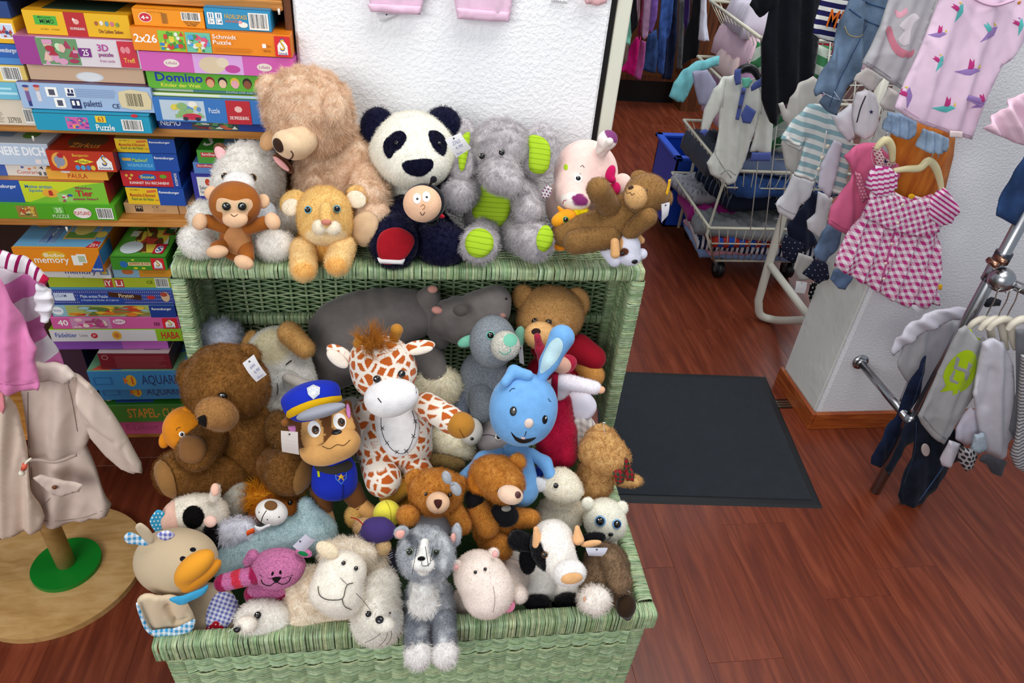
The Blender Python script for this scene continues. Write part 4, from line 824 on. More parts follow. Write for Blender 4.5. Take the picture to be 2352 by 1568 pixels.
zt, _, _ = gbox('thick blue book with grey page edges lying on the green game', 256, 440, 897, 928, FD+.03, '8a8474', side='2c4c98', top='2c5cac', z0=zt, depth=.15, name='thick_book', cat='book', front=E_((R_, 0, 0, 1, .14, '2444a0'), (R_, 0, .86, 1, 1, '2444a0'), (Ln_, .02, .2, .98, .8, 7, '6c6658')))
AQ = E_((T, .5, .2, .98, .78, 'AQUARIUM', '24467c', 3), (O_, .4, .5, .05, .3, 'e8b030'), ('Pg', [(.33, .3), (.37, .5), (.33, .7)], 'e87828'), (R_, .405, .3, .42, .7, 'd84828'), (R_, .04, .3, .22, .7, '2c74b4'), (R_, .06, .36, .2, .64, '3c8cc8'))
zt, _, _ = gbox('lower of the two blue aquarium game boxes', 224, 440, 882, 896, FD-.004, '3c8cc8', z0=zt, depth=.17, name='board_game', group='blue aquarium game boxes', front=AQ)
zt, _, _ = gbox('upper blue aquarium game box, jutting out under the dark red box', 203, 440, 851, 882, FD-.026, '3c8cc8', z0=zt, depth=.19, top='5c9cbc', name='board_game', group='blue aquarium game boxes', topf=E_((Bl, .0, .0, .9, .5, '6c9c78', ('d8c058', '3868a8', 'c8503c'), 10, 2),), front=AQ)
zj, _, _ = gbox('dark red box with small print on its side', 228, 393, 811, 850, FD-.02, '7c1c2c', z0=zt, side='5c1420', top='b8a8a4', depth=.085, rot=-1, name='board_game', topf=E_((Ln_, .1, .15, .55, .8, 5, '807478'), (Ln_, .62, .1, .9, .9, 4, '807478')), front=E_((Ln_, .22, .1, .97, .85, 12, 'a05058'), (O_, .09, .75, .045, .14, 'c0989c'), (O_, .09, .75, .036, .11, '7c1c2c')))
gbox('dark plum storage box standing at the back of the lower shelf', 110, 198, 790, 880, FD+.05, '3a2034', z0=z3, side='2c1828', top='3a2034', depth=.2, name='storage_box')[2]; 
zt = zj+.001
zt, _, _ = gbox('thin purple box under the white threading game', 116, 384, 779, 786, FD-.004, '8a50b0', z0=zt, depth=.2, front=E_((R_, .6, 0, 1, 1, 'b860b8'),), name='board_game')
zt, _, _ = gbox('flat white threading game box with a green end and red lettering', 114, 418, 756, 779, FD-.012, 'd4d0d4', z0=zt, side='8cb824', depth=.2, name='board_game', front=E_((R_, .8, 0, 1, 1, '8cb824'), (T, .84, .2, .98, .8, 'HABA', 'c02828', 4), (T, .04, .36, .2, .74, 'Fädeltier', '3c54a0', 2), (T, .22, .4, .28, .66, 'Löwe', '909090', 1), (O_, .33, .5, .025, .22, 'c02838'), (T, .32, .4, .34, .62, '3+', WH, 1), (O_, .5, .52, .035, .36, 'e0a838'), (O_, .5, .52, .02, .2, 'c87838')))
zt, _, _ = gbox('pink doll puzzle box with the number 40', 118, 412, 728, 757, FD-.010, 'd05c9c', z0=zt, depth=.2, front=lambda q: (E_((T, .05, .3, .13, .78, '40', WH, 3), (Bl, .15, .04, .46, .96, 'c88cb0', ('e8b8c8', 'a84878', '88a060', 'e8d8c8', 'd04c90'), 24, 31), (O_, .53, .66, .05, .22, 'e8dce4'), (T, .495, .56, .57, .76, 'BABY', 'c84c90', 2), (T, .8, .3, .84, .6, 'III', '7c2c58', 1))(q), sch(q, .87, .985)))
zt, _, _ = gbox('light blue puzzle box with woodland animals and dark blue end', 118, 404, 699, 728, FD-.008, '8cb8c8', z0=zt, side='1c3c8c', depth=.2, front=E_((O_, .05, .5, .045, .34, 'e8ecf0'), (T, .02, .4, .08, .6, 'Disney', '3c64a8', 2), (Bl, .12, .04, .8, .96, 'a8b468', ('d87828', 'e0b838', '607838', 'c04030', '98c0d0', '887848'), 44, 41), (R_, .79, 0, 1, 1, '1c3c8c'), (T, .81, .56, .97, .8, 'Ravensburger', WH, 3)))
def dotty(q):
    for i in range(60):
        for j in range(4): q.k -= 1 if i or j else 0; q.O((i+.5*(j % 2)+.3)/61, (j+.5)/4, .0022, .04, 'd8dcf0', 6)
zt, _, _ = gbox('dark blue dotted first-puzzle box with a pirate banner', 116, 400, 666, 699, FD-.006, '3c4c98', z0=zt, top='4c5ca4', depth=.2, front=lambda q: (dotty(q), E_((R_, .03, .25, .19, .8, 'd0dcec'), (T, .04, .5, .13, .72, 'LIGAM', '6078b0', 1), (R_, .22, .08, .58, .72, '2848a0'), (T, .24, .46, .46, .68, 'Mein erstes Puzzle', 'd8e0f0', 2), (T, .24, .2, .54, .36, '6 Puzzles für Kinder ab 3 Jahren', 'd8e0f0', 1), ('Pg', [(.47, .55), (.73, .3), (.73, .66), (.47, .9)], '4a2818'), (T, .55, .48, .67, .76, 'Piraten', 'e0d0b0', 2), (O_, .81, .5, .035, .14, 'c03038'), (O_, .93, .55, .035, .36, 'd8b890'), (O_, .92, .72, .03, .16, 'b04838'))(q)))
zt, _, _ = gbox('yellow-green game box with a barcode at its end', 110, 393, 636, 663, FD-.004, 'a8b82c', z0=zt, side='4c90c0', top='4c78a8', depth=.2, name='board_game', front=E_((R_, 0, 0, 1, .2, '4c90b8'), (R_, .45, .2, .52, .85, 'c04040'), (R_, .54, .2, .61, .85, 'c04040'), (T, .455, .3, .51, .75, 'iY', WH, 2), (T, .545, .3, .6, .75, 'Li', WH, 2), (T, .8, .5, .85, .75, 'CE', '404818', 1), (Bc, .87, .2, .98, .95)))
zk = zt
zt, _, _ = gbox('white memory game box with dark blue lettering', 92, 257, 617, 651, FD-.008, 'dcdad8', z0=zk, depth=.17, rot=-2, side='c8c8cc', top='c8c8cc', name='board_game', front=E_((T, .36, .3, .8, .78, 'memory', '2c4490', 2), (R_, .85, .4, .98, 1, '6c8ca8'), (R_, .88, .5, .95, .9, 'c8a848'), (R_, .45, .9, .65, 1, '3c5ca8'), (O_, .4, .12, .01, .04, '3c5ca8'), (O_, .6, .1, .01, .04, '3c5ca8')))
zm, _, _ = gbox('orange and sky blue box under the green tin', 260, 394, 615, 637, FD-.004, 'd89428', z0=zk, depth=.17, name='board_game', top='88a8c0', front=E_((R_, .0, .0, .44, 1, '8cb4cc'), (O_, .25, .6, .1, .3, 'c86c38'), (Ln_, .5, .4, .95, .8, 3, 'a87020')))
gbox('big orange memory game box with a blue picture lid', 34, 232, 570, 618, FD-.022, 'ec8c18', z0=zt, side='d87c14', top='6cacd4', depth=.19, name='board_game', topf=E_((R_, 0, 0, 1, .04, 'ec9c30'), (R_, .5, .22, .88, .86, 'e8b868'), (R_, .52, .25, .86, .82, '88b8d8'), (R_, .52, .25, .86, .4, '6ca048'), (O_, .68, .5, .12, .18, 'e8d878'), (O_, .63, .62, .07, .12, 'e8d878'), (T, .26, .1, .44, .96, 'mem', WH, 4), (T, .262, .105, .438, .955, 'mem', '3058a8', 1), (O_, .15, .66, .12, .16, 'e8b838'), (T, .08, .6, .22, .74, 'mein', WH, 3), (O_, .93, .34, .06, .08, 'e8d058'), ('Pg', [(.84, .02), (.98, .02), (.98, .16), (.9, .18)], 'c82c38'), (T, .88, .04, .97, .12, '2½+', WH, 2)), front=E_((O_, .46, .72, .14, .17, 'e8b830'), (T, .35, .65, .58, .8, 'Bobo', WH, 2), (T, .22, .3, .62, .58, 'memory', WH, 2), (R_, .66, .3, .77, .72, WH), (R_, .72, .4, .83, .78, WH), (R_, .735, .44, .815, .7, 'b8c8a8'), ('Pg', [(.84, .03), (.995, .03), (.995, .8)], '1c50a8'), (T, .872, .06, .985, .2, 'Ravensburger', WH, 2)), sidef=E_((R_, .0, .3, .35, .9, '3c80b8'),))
gbox('green farm tin with rounded corners and a red logo corner', 256, 384, 590, 624, FD-.014, '3f8c28', z0=zm, side='2f7420', top='4c9a30', depth=.16, mat=SATIN, rad=.006, name='tin_box', cat='tin', topf=E_((Bl, .05, .05, .95, .95, '5ca83c', ('2c5c28', 'e0c848', 'c04838', 'd8e0d0', '6c4028'), 30, 51), (R_, .72, .08, .92, .36, 'c8283c'), (O_, .82, .2, .07, .1, WH), (O_, .3, .25, .2, .18, 'd8e4e8'), (T, .77, .14, .87, .28, 'S', '2858a8', 3)), front=lambda q: (E_((O_, .22, .45, .07, .25, '2c6cb0'), (R_, .3, .35, .7, .62, 'd8c890'), (T, .32, .38, .68, .6, 'JONNY & CO', 'a84828', 4), (O_, .42, .16, .04, .08, 'c8d030'), (O_, .56, .16, .04, .08, 'c8d030'), (O_, .4, .8, .03, .06, 'd0d838'))(q), sch(q, .72, .95)))
# ============================================================ CLOTHES, STANDS AND TROLLEY
def garm(name, label, cat, poly, Y, col=None, group=None, **k):
    o = cloth(name, poly, Y, col, **k); return tag(o, label, cat, group)
def line(m, a, b, r, c, n=6): m.tube([a, b], r, c, n); return m
# ---- pink shorts on the wall
t = garm('shorts', 'pink turn-up child shorts hanging on the white wall above the panda', 'shorts', [(835, -80), (1190, -80), (1170, 48), (1112, 44), (1050, 40), (1035, -50), (985, -52), (966, 30), (905, 31), (852, 24)], WY-.018, 'd2b2c6', th=.014, fold=.003)
for pl in ([(843, 8), (967, 14), (966, 33), (852, 27)], [(1049, 18), (1170, 28), (1168, 51), (1050, 43)]): cloth('turn_up', pl, WY-.028, 'ccaabf', parent=t, th=.006, fold=.001, smooth=0, step=8)
tagcard(t, [(864, 30), (911, 34), (908, 36), (874, 51)], WY-.01, (), 'dfdfe2')
t = garm('pink_knit_hem', 'ribbed pink knit hem hanging at the top right of the white wall', 'garment', [(1330, -60), (1400, -60), (1392, 4), (1372, 14), (1345, 8), (1338, -10)], WY-.02, 'cfa4a8', fold=.003); tagcard(t, [(1264, -8), (1303, -4), (1302, 9), (1266, 5)], WY-.005, [(.1, .3, .9, .6, '24x1 71')], 'e8e8e6')
# ---- mannequin stand with jacket
c = np.array([-.862, 1.243, 0]); t = thing('clothes_stand', 'wooden clothes stand with a round plywood base and green disc', 'clothes stand', c)
m = MB(); m.cyl(c, c+[0, 0, .017], .196, 'ffffff', 72); m.build('base', BEECH, t, smooth=False)
g = np.array([-.842, 1.246, 0]); MB().cyl(g+[0, 0, .017], g+[0, 0, .029], .078, '0c7a24', 48).build('green_disc', SATIN, t, smooth=False)
MB().tube([g+[0, 0, .029], g+[0, 0, .5], g+[0, 0, .95]], .0215, 'ffffff', 20).build('pole', BEECH, t)
MB().tube([g+[-.13, 0, .95], g+[0, 0, .97], g+[.12, 0, .95]], .012, 'ffffff', 10).build('crossbar', BEECH, t)
JC = 'c6b3a8'
j = garm('jacket', 'beige child parka with drawstring waist hanging on the wooden clothes stand', 'jacket', [(80, 842), (150, 850), (190, 880), (212, 930), (214, 985), (195, 1030), (222, 1090), (255, 1160), (248, 1178), (190, 1200), (110, 1208), (75, 1190), (70, 1120), (62, 1000), (50, 900), (52, 850)], 1.19, JC, th=.05, fold=.007, fper=.09, step=9, folds=[(60, 1055, 175, 1045, 7, -.006)])
cloth('sleeve', [(170, 868), (205, 885), (245, 945), (290, 1010), (325, 1062), (328, 1082), (305, 1091), (275, 1080), (240, 1050), (205, 1010), (185, 960)], 1.175, JC, parent=j, th=.05, fold=.006, fdir=45, step=8, folds=[(205, 985, 260, 1010, 8, -.006), (285, 1020, 305, 1085, 5, -.004)])
cloth('front_panel', [(-60, 900), (20, 905), (40, 960), (60, 1040), (72, 1120), (100, 1190), (95, 1215), (40, 1228), (-60, 1240)], 1.155, 'c8b4a4', parent=j, th=.04, fold=.007, step=10, wr=.003)
cloth('hood', [(40, 846), (85, 832), (150, 842), (175, 862), (150, 882), (100, 872), (60, 868)], 1.16, 'cbbcb2', parent=j, th=.04, fold=.003, step=8)
cloth('pocket_flap', [(76, 1096), (92, 1090), (190, 1112), (182, 1128), (140, 1139), (118, 1132)], 1.13, 'c2afa4', parent=j, th=.008, fold=.001, step=7)
MB().sph(PY(125, 1119, 1.12), .005, '6a3c20', 8, (1, .6, 1)).build('button', SATIN, j)
m = MB(); m.tube(spline([PY(62, 1058, 1.125), PY(90, 1056, 1.122), PY(130, 1060, 1.12), PY(175, 1044, 1.13)]), .0035, 'a8948a', 8); m.build('drawstring', CLOTH, j)
m = MB(); m.tube(spline([PY(72, 1052, 1.11), PY(60, 1062, 1.105), PY(54, 1078, 1.105)]), .0025, 'ddd6c4', 6).tube([PY(58, 1066, 1.103), PY(54, 1077, 1.103)], .005, 'd85c44', 8).sph(PY(50, 1086, 1.103), .006, 'e0d8c4', 6); m.build('toggle', SATIN, j)
garm('pink_shirt', 'plain pink child shirt hanging at the left edge over the beige parka', 'shirt', [(-60, 640), (0, 640), (18, 672), (48, 740), (84, 800), (78, 830), (92, 885), (88, 896), (40, 902), (-60, 903)], 1.12, 'cf7aa8', th=.03, fold=.006, step=10, folds=[(0, 870, 92, 880, 3, -.003)])
WS = stripes('wide_pink_stripes', .075, .5, 'c972ab', 'd9d2da'); CS = stripes('crimson_stripes', .017, .32, '8c1450', 'ddd6dc', axis=0)
s = garm('striped_shirt', 'pink and white wide striped hooded shirt on the clothes stand', 'shirt', [(-60, 600), (40, 610), (90, 632), (118, 680), (122, 705), (105, 740), (100, 752), (120, 790), (138, 830), (160, 880), (120, 850), (84, 835), (60, 800), (20, 700), (-60, 640)], 1.175, mat=WS, th=.03, fold=.005, step=9, ang=-24)
cloth('hood', [(-60, 575), (5, 577), (50, 590), (90, 618), (111, 641), (98, 650), (60, 632), (10, 615), (-60, 612)], 1.15, mat=CS, parent=s, th=.03, fold=.003, step=8, ang=12); cloth('cuff', [(98, 630), (112, 641), (105, 653), (88, 648)], 1.142, 'a8143c', parent=s, th=.02, fold=0, step=6)
cloth('sleeve', [(84, 650), (104, 660), (122, 682), (120, 712), (110, 742), (98, 738), (84, 716), (78, 690)], 1.145, 'dcd8de', parent=s, th=.03, fold=.004, fdir=0, fper=.02, step=7)
m = MB(); m.tube([PY(0, 903, 1.165), PY(-60, 870, 1.165)], .008, 'c8a060', 8); m.build('hanger', BEECH, j)
cloth('lining', [(-30, 905), (4, 905), (14, 930), (4, 960), (-30, 965)], 1.14, 'd8848c', parent=j, th=.01, step=8)
# ---- white tubular stand
WT = 'cbc9bd'; base = PZ(1830, 845, 0); P0 = np.array([base[0], base[1], .016])
t = thing('garment_stand', 'off-white tubular steel garment stand leaning beside the pillar', 'garment stand', P0)
MB().tube([P0, P0+[0, 0, .25], PY(1990, 320, 2.03), PY(2030, 180, 2.03)], .0165, WT, 14).build('upright', STEEL, t)
q0 = PY(1812, 455, 2.36); q1 = PY(1766, 605, 2.36); q2 = PY(1742, 690, 2.355); q3 = PY(1746, 722, 2.35); q4 = PY(1772, 733, 2.33); q5 = PY(1862, 735, 2.10)
MB().tube(np.vstack([[PY(1850, 330, 2.36), q0, q1], spline([q2, q3, q4, PY(1800, 736, 2.26), q5], 5)]), .0165, WT, 14).build('foot_loop', STEEL, t)
MB().tube([q1, PY(1866, 738, 2.07)], .015, WT, 12).build('brace', STEEL, t)
m = MB()
for i in range(14): a = PY(1780, 60+i*34, 2.42); m.tube([a, PY(2050, 60+i*34, 2.12)], .0022, 'c8c8c0', 5)
for i in range(9): m.tube([PY(1780+i*34, 20, 2.42-.0375*i), PY(1780+i*34-60, 560, 2.42-.0375*i)], .0022, 'c8c8c0', 5)
m.build('wire_grid', STEEL, t, kind='stuff')
# orange board on the pillar
a, b, c_, d = PY(2050, 285, 1.66), PY(2195, 330, 1.66), PY(2160, 490, 1.66), PY(2055, 470, 1.66)
o = garm('wooden_board', 'orange-brown varnished wooden board behind the cream clothes hangers', 'board', [(2046, 270), (2196, 300), (2190, 360), (2160, 480), (2050, 478)], 1.675, mat=ORANGEW, smooth=0, th=.02, fold=0, wr=0, step=30)
MB().box(PY(1982, 480, 1.96), PY(2046, 270, 1.99)+[0, .0, .0], WT).build('edge_strip', STEEL, o, smooth=False) if 0 else None
# ---- garments on the stand and the pillar, front to back
GP = gingham('pink_gingham', .0155, 'b8357f', 'e6dde4'); GR = stripes('gathered_gingham', .012, .45, 'b8357f', 'e2cfdc')
g = garm('gingham_dress', 'pink and white gingham child dress with puffed sleeves on a cream hanger', 'dress', [(2003, 430), (2040, 436), (2085, 455), (2130, 450), (2160, 452), (2175, 480), (2172, 510), (2157, 532), (2160, 600), (2157, 700), (2110, 706), (2070, 700), (2030, 680), (1990, 655), (1922, 616), (1920, 596), (1945, 550), (1975, 500), (1990, 465)], 1.60, mat=GP, th=.035, fold=.009, fper=.045, ang=-16, fdir=110, step=8)
cloth('bodice', [(2000, 440), (2045, 445), (2090, 462), (2135, 455), (2160, 500), (2158, 532), (2110, 545), (2050, 530), (1985, 500)], 1.578, mat=GP, parent=g, th=.02, fold=.0022, fper=.009, ang=-14, fdir=105, step=5)
cloth('sleeve', [(1998, 400), (2015, 382), (2045, 385), (2062, 400), (2060, 430), (2040, 452), (2010, 450), (1990, 430)], 1.575, mat=GR, parent=g, th=.045, fold=.003, fper=.014, ang=-10, step=5); cloth('sleeve', [(2150, 445), (2170, 432), (2190, 455), (2204, 482), (2185, 512), (2160, 520), (2130, 500), (2128, 470)], 1.575, mat=GR, parent=g, th=.045, fold=.003, fper=.014, ang=35, step=5)
for q in ((2073, 470), (2062, 512), (2048, 560), (2034, 605), (2030, 640)): p = PY(q[0], q[1], 1.557); MB().sph(p, .0045, 'd8c8b8', 8, (1, .5, 1)).build('button', SATIN, g)
cloth('flower_label', ell(2094, 451, 8, 6), 1.562, 'd09a18', parent=g, th=.002, fold=0, wr=0, step=4); cloth('side_label', [(2155, 652), (2165, 654), (2163, 666), (2155, 665)], 1.59, 'd09a18', parent=g, th=.002, fold=0, wr=0, step=4, smooth=0)
def hanger(name, label, pts, r, Y, col='d8cda0', hook=None, parent=None, rv=.011):
    t = thing(name, label, 'clothes hanger', PY(pts[0][0], pts[0][1], Y)) if not parent else parent
    P = spline([PY(a, b, Y) for a, b in pts], 6); MB().tube(P, [r*.7, r, r*1.15, r, r*.7], col, 10).build('bar', SATIN, t)
    if hook: MB().tube(spline([PY(a, b, Y) for a, b in hook]), .0016, 'b8b8b4', 6).build('hook', CHROME, t)
    return t
hanger('clothes_hanger', 'cream plastic hanger holding the gingham dress', [(2052, 392), (2080, 388), (2112, 386), (2132, 370), (2148, 384), (2158, 412), (2163, 440)], .009, 1.585, hook=[(2138, 368), (2142, 355), (2148, 348), (2156, 352), (2154, 362)])
hanger('clothes_hanger', 'cream plastic hanger inside the pink T-shirt', [(2012, 342), (2022, 330), (2036, 322), (2048, 340), (2050, 372)], .010, 1.655, hook=[(2035, 322), (2036, 308), (2044, 304)])
p = garm('pink_tshirt', 'raspberry pink child T-shirt with a floral collar, left of the gingham dress', 'T-shirt', [(1940, 360), (1955, 340), (1985, 330), (2018, 326), (2030, 345), (2060, 372), (2068, 400), (2050, 430), (2010, 460), (1985, 500), (1950, 540), (1925, 530), (1903, 515), (1910, 480), (1935, 440), (1958, 400), (1950, 378)], 1.68, 'c05c80', th=.03, fold=.005, step=8, folds=[(1958, 395, 1975, 440, 6, -.005)])
cloth('collar', [(2006, 340), (2018, 336), (2024, 352), (2042, 368), (2056, 366), (2058, 378), (2035, 392), (2012, 378)], 1.658, mat=dots('rose_print', .007, .3, 'a83c5c', 'dfc8c8'), parent=p, th=.006, step=6); cloth('print', [(1962, 392), (1975, 398), (1985, 425), (1995, 455), (1982, 466), (1970, 440)], 1.66, mat=dots('flower_print', .009, .34, 'd8a0b0', 'c05c80'), parent=p, th=.004, step=6, fold=.002)
cloth('neck_label', [(2022, 360), (2026, 357), (2038, 372), (2033, 374)], 1.652, '1c2444', parent=p, th=.002, step=4, smooth=0, fold=0)
garm('child_jeans', 'blue child jeans with turned-up hem below the raspberry T-shirt', 'jeans', [(1905, 515), (1935, 530), (1930, 560), (1905, 590), (1898, 602), (1885, 600), (1870, 588), (1868, 574), (1880, 560), (1890, 535)], 1.74, '586c88', mat=DENIM, th=.03, fold=.003, step=7)
garm('child_jeans', 'jeans leg with embroidered cuff peeping under the gingham dress', 'jeans', [(1915, 620), (1935, 615), (1960, 632), (1950, 650), (1942, 666), (1925, 662), (1906, 640)], 1.71, '5a7090', mat=DENIM, th=.02, fold=.002, step=7)
tagcard(g, [(2088, 698), (2138, 705), (2136, 706), (2112, 722)], 1.60, (), 'e4e4e8')
# bird dress
BP = 'cfb6ca'; b = garm('bird_dress', 'pale pink child dress printed with small colourful birds, top right', 'dress', [(2150, -60), (2165, -20), (2160, 10), (2140, 60), (2110, 130), (2080, 190), (2056, 248), (2085, 270), (2130, 290), (2180, 305), (2235, 322), (2270, 220), (2300, 150), (2345, 110), (2400, 40), (2400, -60)], 1.50, BP, th=.03, fold=.006, step=9, fdir=105, fper=.07)
def bird(px, py, s, ang, c1, c2, c3):
    s *= 1.3; q = lambda pts: [(px+s*(x*math.cos(ang)-y*math.sin(ang)), py+s*(x*math.sin(ang)+y*math.cos(ang))) for x, y in pts]
    o = patch('bird_print', b, q([(-26, 2), (-12, -2), (0, -6), (12, -8), (20, -4), (12, 1), (4, 6), (-6, 6)]), c1, h=.0008, step=4)
    patch('wing_print', b, q([(-2, -5), (0, -24), (5, -18), (8, -24), (9, -10), (6, -5)]), c2, h=.0014, step=4); patch('crest_print', b, q([(15, -8), (18, -16), (20, -8)]), c3, h=.0014, step=4)
T1, M1, Y1_, V1 = '5cb4b4', 'b83a7c', 'd8c050', '9478b4'
for a in ((2155, 80, .75, .1, V1, M1, Y1_), (2275, 78, .9, -.6, V1, T1, Y1_), (2160, 145, .7, -1., T1, M1, Y1_), (2225, 165, 1., .1, V1, M1, Y1_), (2088, 222, .85, -1.3, V1, M1, Y1_), (2170, 250, .95, .15, T1, M1, Y1_), (2255, 240, .8, -.2, V1, M1, Y1_), (2205, 28, .8, -1., T1, M1, Y1_), (2345, 60, .7, -1.2, T1, M1, V1)): bird(*a)
MB().sph(PY(2341, 6, 1.478), .004, 'b87848', 8, (1, .5, 1)).build('button', SATIN, b); cloth('hem_label', [(2182, 300), (2212, 302), (2210, 318), (2180, 314)], 1.478, 'c8b8b8', parent=b, th=.002, step=5, smooth=0, fold=0)
MB().tube(spline([PY(2235, -5, 1.48), PY(2260, 8, 1.478), PY(2290, 12, 1.478), PY(2330, 0, 1.478)]), .003, 'c8a4be', 6).build('neckline', CLOTH, b)
garm('flared_dress', 'pale pink flared child garment at the right edge beside the bird dress', 'dress', [(2400, 190), (2352, 210), (2310, 245), (2268, 286), (2262, 298), (2290, 310), (2330, 328), (2400, 345)], 1.42, 'd0b0c0', th=.03, fold=.008, fper=.05, step=9, fdir=60)
d = garm('denim_shorts', 'dark denim garment with a round patch at the right edge, below the pink dress', 'denim garment', [(2400, 330), (2352, 360), (2330, 395), (2310, 440), (2290, 480), (2288, 495), (2320, 512), (2352, 525), (2400, 530)], 1.40, '243a60', mat=DENIM, th=.03, fold=.004, step=9); patch('round_patch', d, ell(2335, 440, 24, 38, 20), '2e4870', h=.004, mat=DENIM, step=7) if 0 else None
garm('grey_tshirt_hem', 'light blue gathered child shorts under the bird dress hem', 'shorts', [(2040, 258), (2070, 262), (2104, 278), (2102, 300), (2090, 322), (2060, 314), (2030, 298), (2034, 275)], 1.58, '8ca4c0', mat=DENIM, th=.03, fold=.005, fper=.02, step=6)
garm('grey_tshirt_hem', 'pale blue denim shorts leg with a rolled cuff, above the cream hanger', 'shorts', [(2120, 296), (2150, 305), (2180, 318), (2178, 335), (2166, 355), (2130, 350), (2108, 338), (2112, 318)], 1.57, '98b0c8', mat=DENIM, th=.03, fold=.005, fper=.02, step=6)
for o in list(COL.objects):
    if o.name.startswith('grey_tshirt_hem'): o.name = 'denim_shorts'
u = garm('grey_tshirt', 'grey child T-shirt printed with a white foal, pink butterfly and ribbon', 'T-shirt', [(2050, -60), (2040, 0), (2020, 60), (1998, 110), (1980, 145), (2010, 165), (2045, 190), (2075, 208), (2100, 150), (2130, 60), (2150, 0), (2155, -60)], 1.66, 'a2a2a6', th=.02, fold=.004, step=8, fdir=110)
patch('ribbon_print', u, smoothpoly([(2034, 70), (2046, 60), (2054, 85), (2068, 108), (2090, 118), (2100, 112), (2095, 130), (2070, 132), (2048, 112)], 2), 'c07888', h=.001, step=5); patch('foal_print', u, smoothpoly([(2065, 60), (2085, 38), (2100, 30), (2112, 42), (2100, 52), (2092, 70), (2088, 100), (2072, 104), (2062, 90), (2078, 70)], 2), 'd0ccd0', h=.0014, step=4)
patch('butterfly_print', u, [(2054, 22), (2068, 28), (2082, 16), (2086, 30), (2074, 38), (2066, 42), (2058, 38)], 'd8a0b0', h=.001, step=4)
garm('grey_leggings', 'pale grey child trousers with knotted top hanging under the grey T-shirt', 'trousers', [(1990, 155), (2010, 165), (2030, 180), (2020, 195), (2008, 205), (1995, 206), (1982, 195), (1963, 186), (1970, 172)], 1.72, 'b3adaa', th=.02, fold=.004, step=6)
garm('grey_leggings', 'pale grey rolled trouser leg beside the blue gathered shorts', 'trousers', [(2042, 200), (2062, 212), (2058, 235), (2050, 255), (2030, 252), (2022, 240), (2032, 222)], 1.64, 'aaa5a2', th=.02, fold=.003, step=6)
z = garm('zip_pouch', 'pale grey zipped baby garment with small star print', 'baby garment', [(1970, 214), (1990, 206), (2010, 215), (2020, 245), (2018, 290), (2005, 312), (1985, 320), (1966, 308), (1960, 270), (1963, 235)], 1.70, 'b9b5bb', th=.05, fold=.003, step=7); stitch('zip', z, [(1988, 220), (1976, 250), (1968, 280)], 3, '2a2a34', lift=.001)
patch('star_print', z, [(2001+(6 if i % 2 == 0 else 2.4)*math.sin(i*math.pi/5), 257-(6 if i % 2 == 0 else 2.4)*math.cos(i*math.pi/5)) for i in range(10)], '242a50', h=.001, step=3)
garm('denim_overalls', 'washed blue child jeans hanging in front of the striped cardigan', 'jeans', [(1985, -60), (2060, -60), (2040, 20), (2015, 90), (1990, 140), (1965, 175), (1935, 230), (1920, 264), (1900, 256), (1888, 240), (1900, 215), (1875, 222), (1872, 210), (1890, 170), (1920, 100), (1935, 50), (1955, 0)], 1.76, '5c7088', mat=DENIM, th=.05, fold=.008, step=9, folds=[(1985, 60, 1925, 200, 8, -.008)])
NS = stripes('navy_stripes', .024, .56, '1c1a4c', 'd4d6d4'); n_ = garm('striped_sweater', 'navy and white striped top lettered in orange', 'top', [(1900, -60), (1980, -60), (1972, 0), (1960, 60), (1945, 102), (1915, 98), (1885, 90), (1866, 76), (1870, 50), (1885, 10)], 1.86, mat=NS, th=.02, fold=.003, step=8, ang=10)
pr = Print(PY(1896, 62, 1.835), PY(1940, 72, 1.835)-PY(1896, 62, 1.835), PY(1910, 20, 1.835)-PY(1896, 62, 1.835), -ey); pr.T(0, 0, 1, 1, 'ME.', 'd0641c', 2); pr.build('lettering', n_)
garm('mint_sweater', 'small mint green garment behind the striped top', 'top', [(1962, -40), (1995, -40), (1985, 5), (1972, 12), (1960, 0)], 1.88, '5cc0a0', th=.01, step=8)
garm('dark_coat', 'long black child coat hanging beside the wire trolley', 'coat', [(1700, -70), (1905, -70), (1895, 40), (1880, 110), (1868, 175), (1850, 190), (1835, 225), (1800, 245), (1785, 290), (1768, 280), (1752, 230), (1750, 100), (1768, 20), (1748, 42), (1722, 12), (1735, -20)], 2.18, '0b0d14', th=.06, fold=.008, step=12)
GWS = stripes('green_stripes', .06, .5, '3c7c50', 'b8c4b8'); garm('green_towel', 'green and white striped cloth hanging behind the black coat', 'cloth', [(1865, 100), (1912, 108), (1902, 160), (1880, 178), (1862, 185), (1840, 190), (1852, 140)], 2.28, mat=GWS, th=.02, step=9, ang=25, fold=.003)
garm('green_towel', 'green and white striped sleeve hanging on the trolley above the cream bodysuit', 'garment', [(1742, 95), (1756, 108), (1755, 180), (1748, 170), (1740, 155), (1722, 150), (1730, 125)], 2.40, mat=GWS, th=.02, step=8, ang=-30, fold=.003)
garm('green_towel', 'grey-green striped cloth draped over the second trolley basket', 'cloth', [(1752, 262), (1800, 262), (1845, 270), (1850, 300), (1830, 345), (1790, 350), (1755, 340)], 2.48, mat=stripes('green_grey', .07, .45, '2c5c3c', '8c9890'), th=.02, step=10, ang=-35, fold=.004)
for o in list(COL.objects):
    if o.name.startswith('green_towel'): o.name = 'striped_cloth'
lj = garm('linen_jacket', 'light grey linen jacket half hidden by the striped cardigan', 'jacket', [(1868, 175), (1885, 190), (1895, 250), (1870, 300), (1860, 350), (1822, 400), (1805, 385), (1796, 330), (1812, 290), (1800, 275), (1790, 240), (1800, 236), (1808, 255), (1815, 225), (1835, 195)], 2.0, 'a9a6a2', th=.03, fold=.005, step=8)
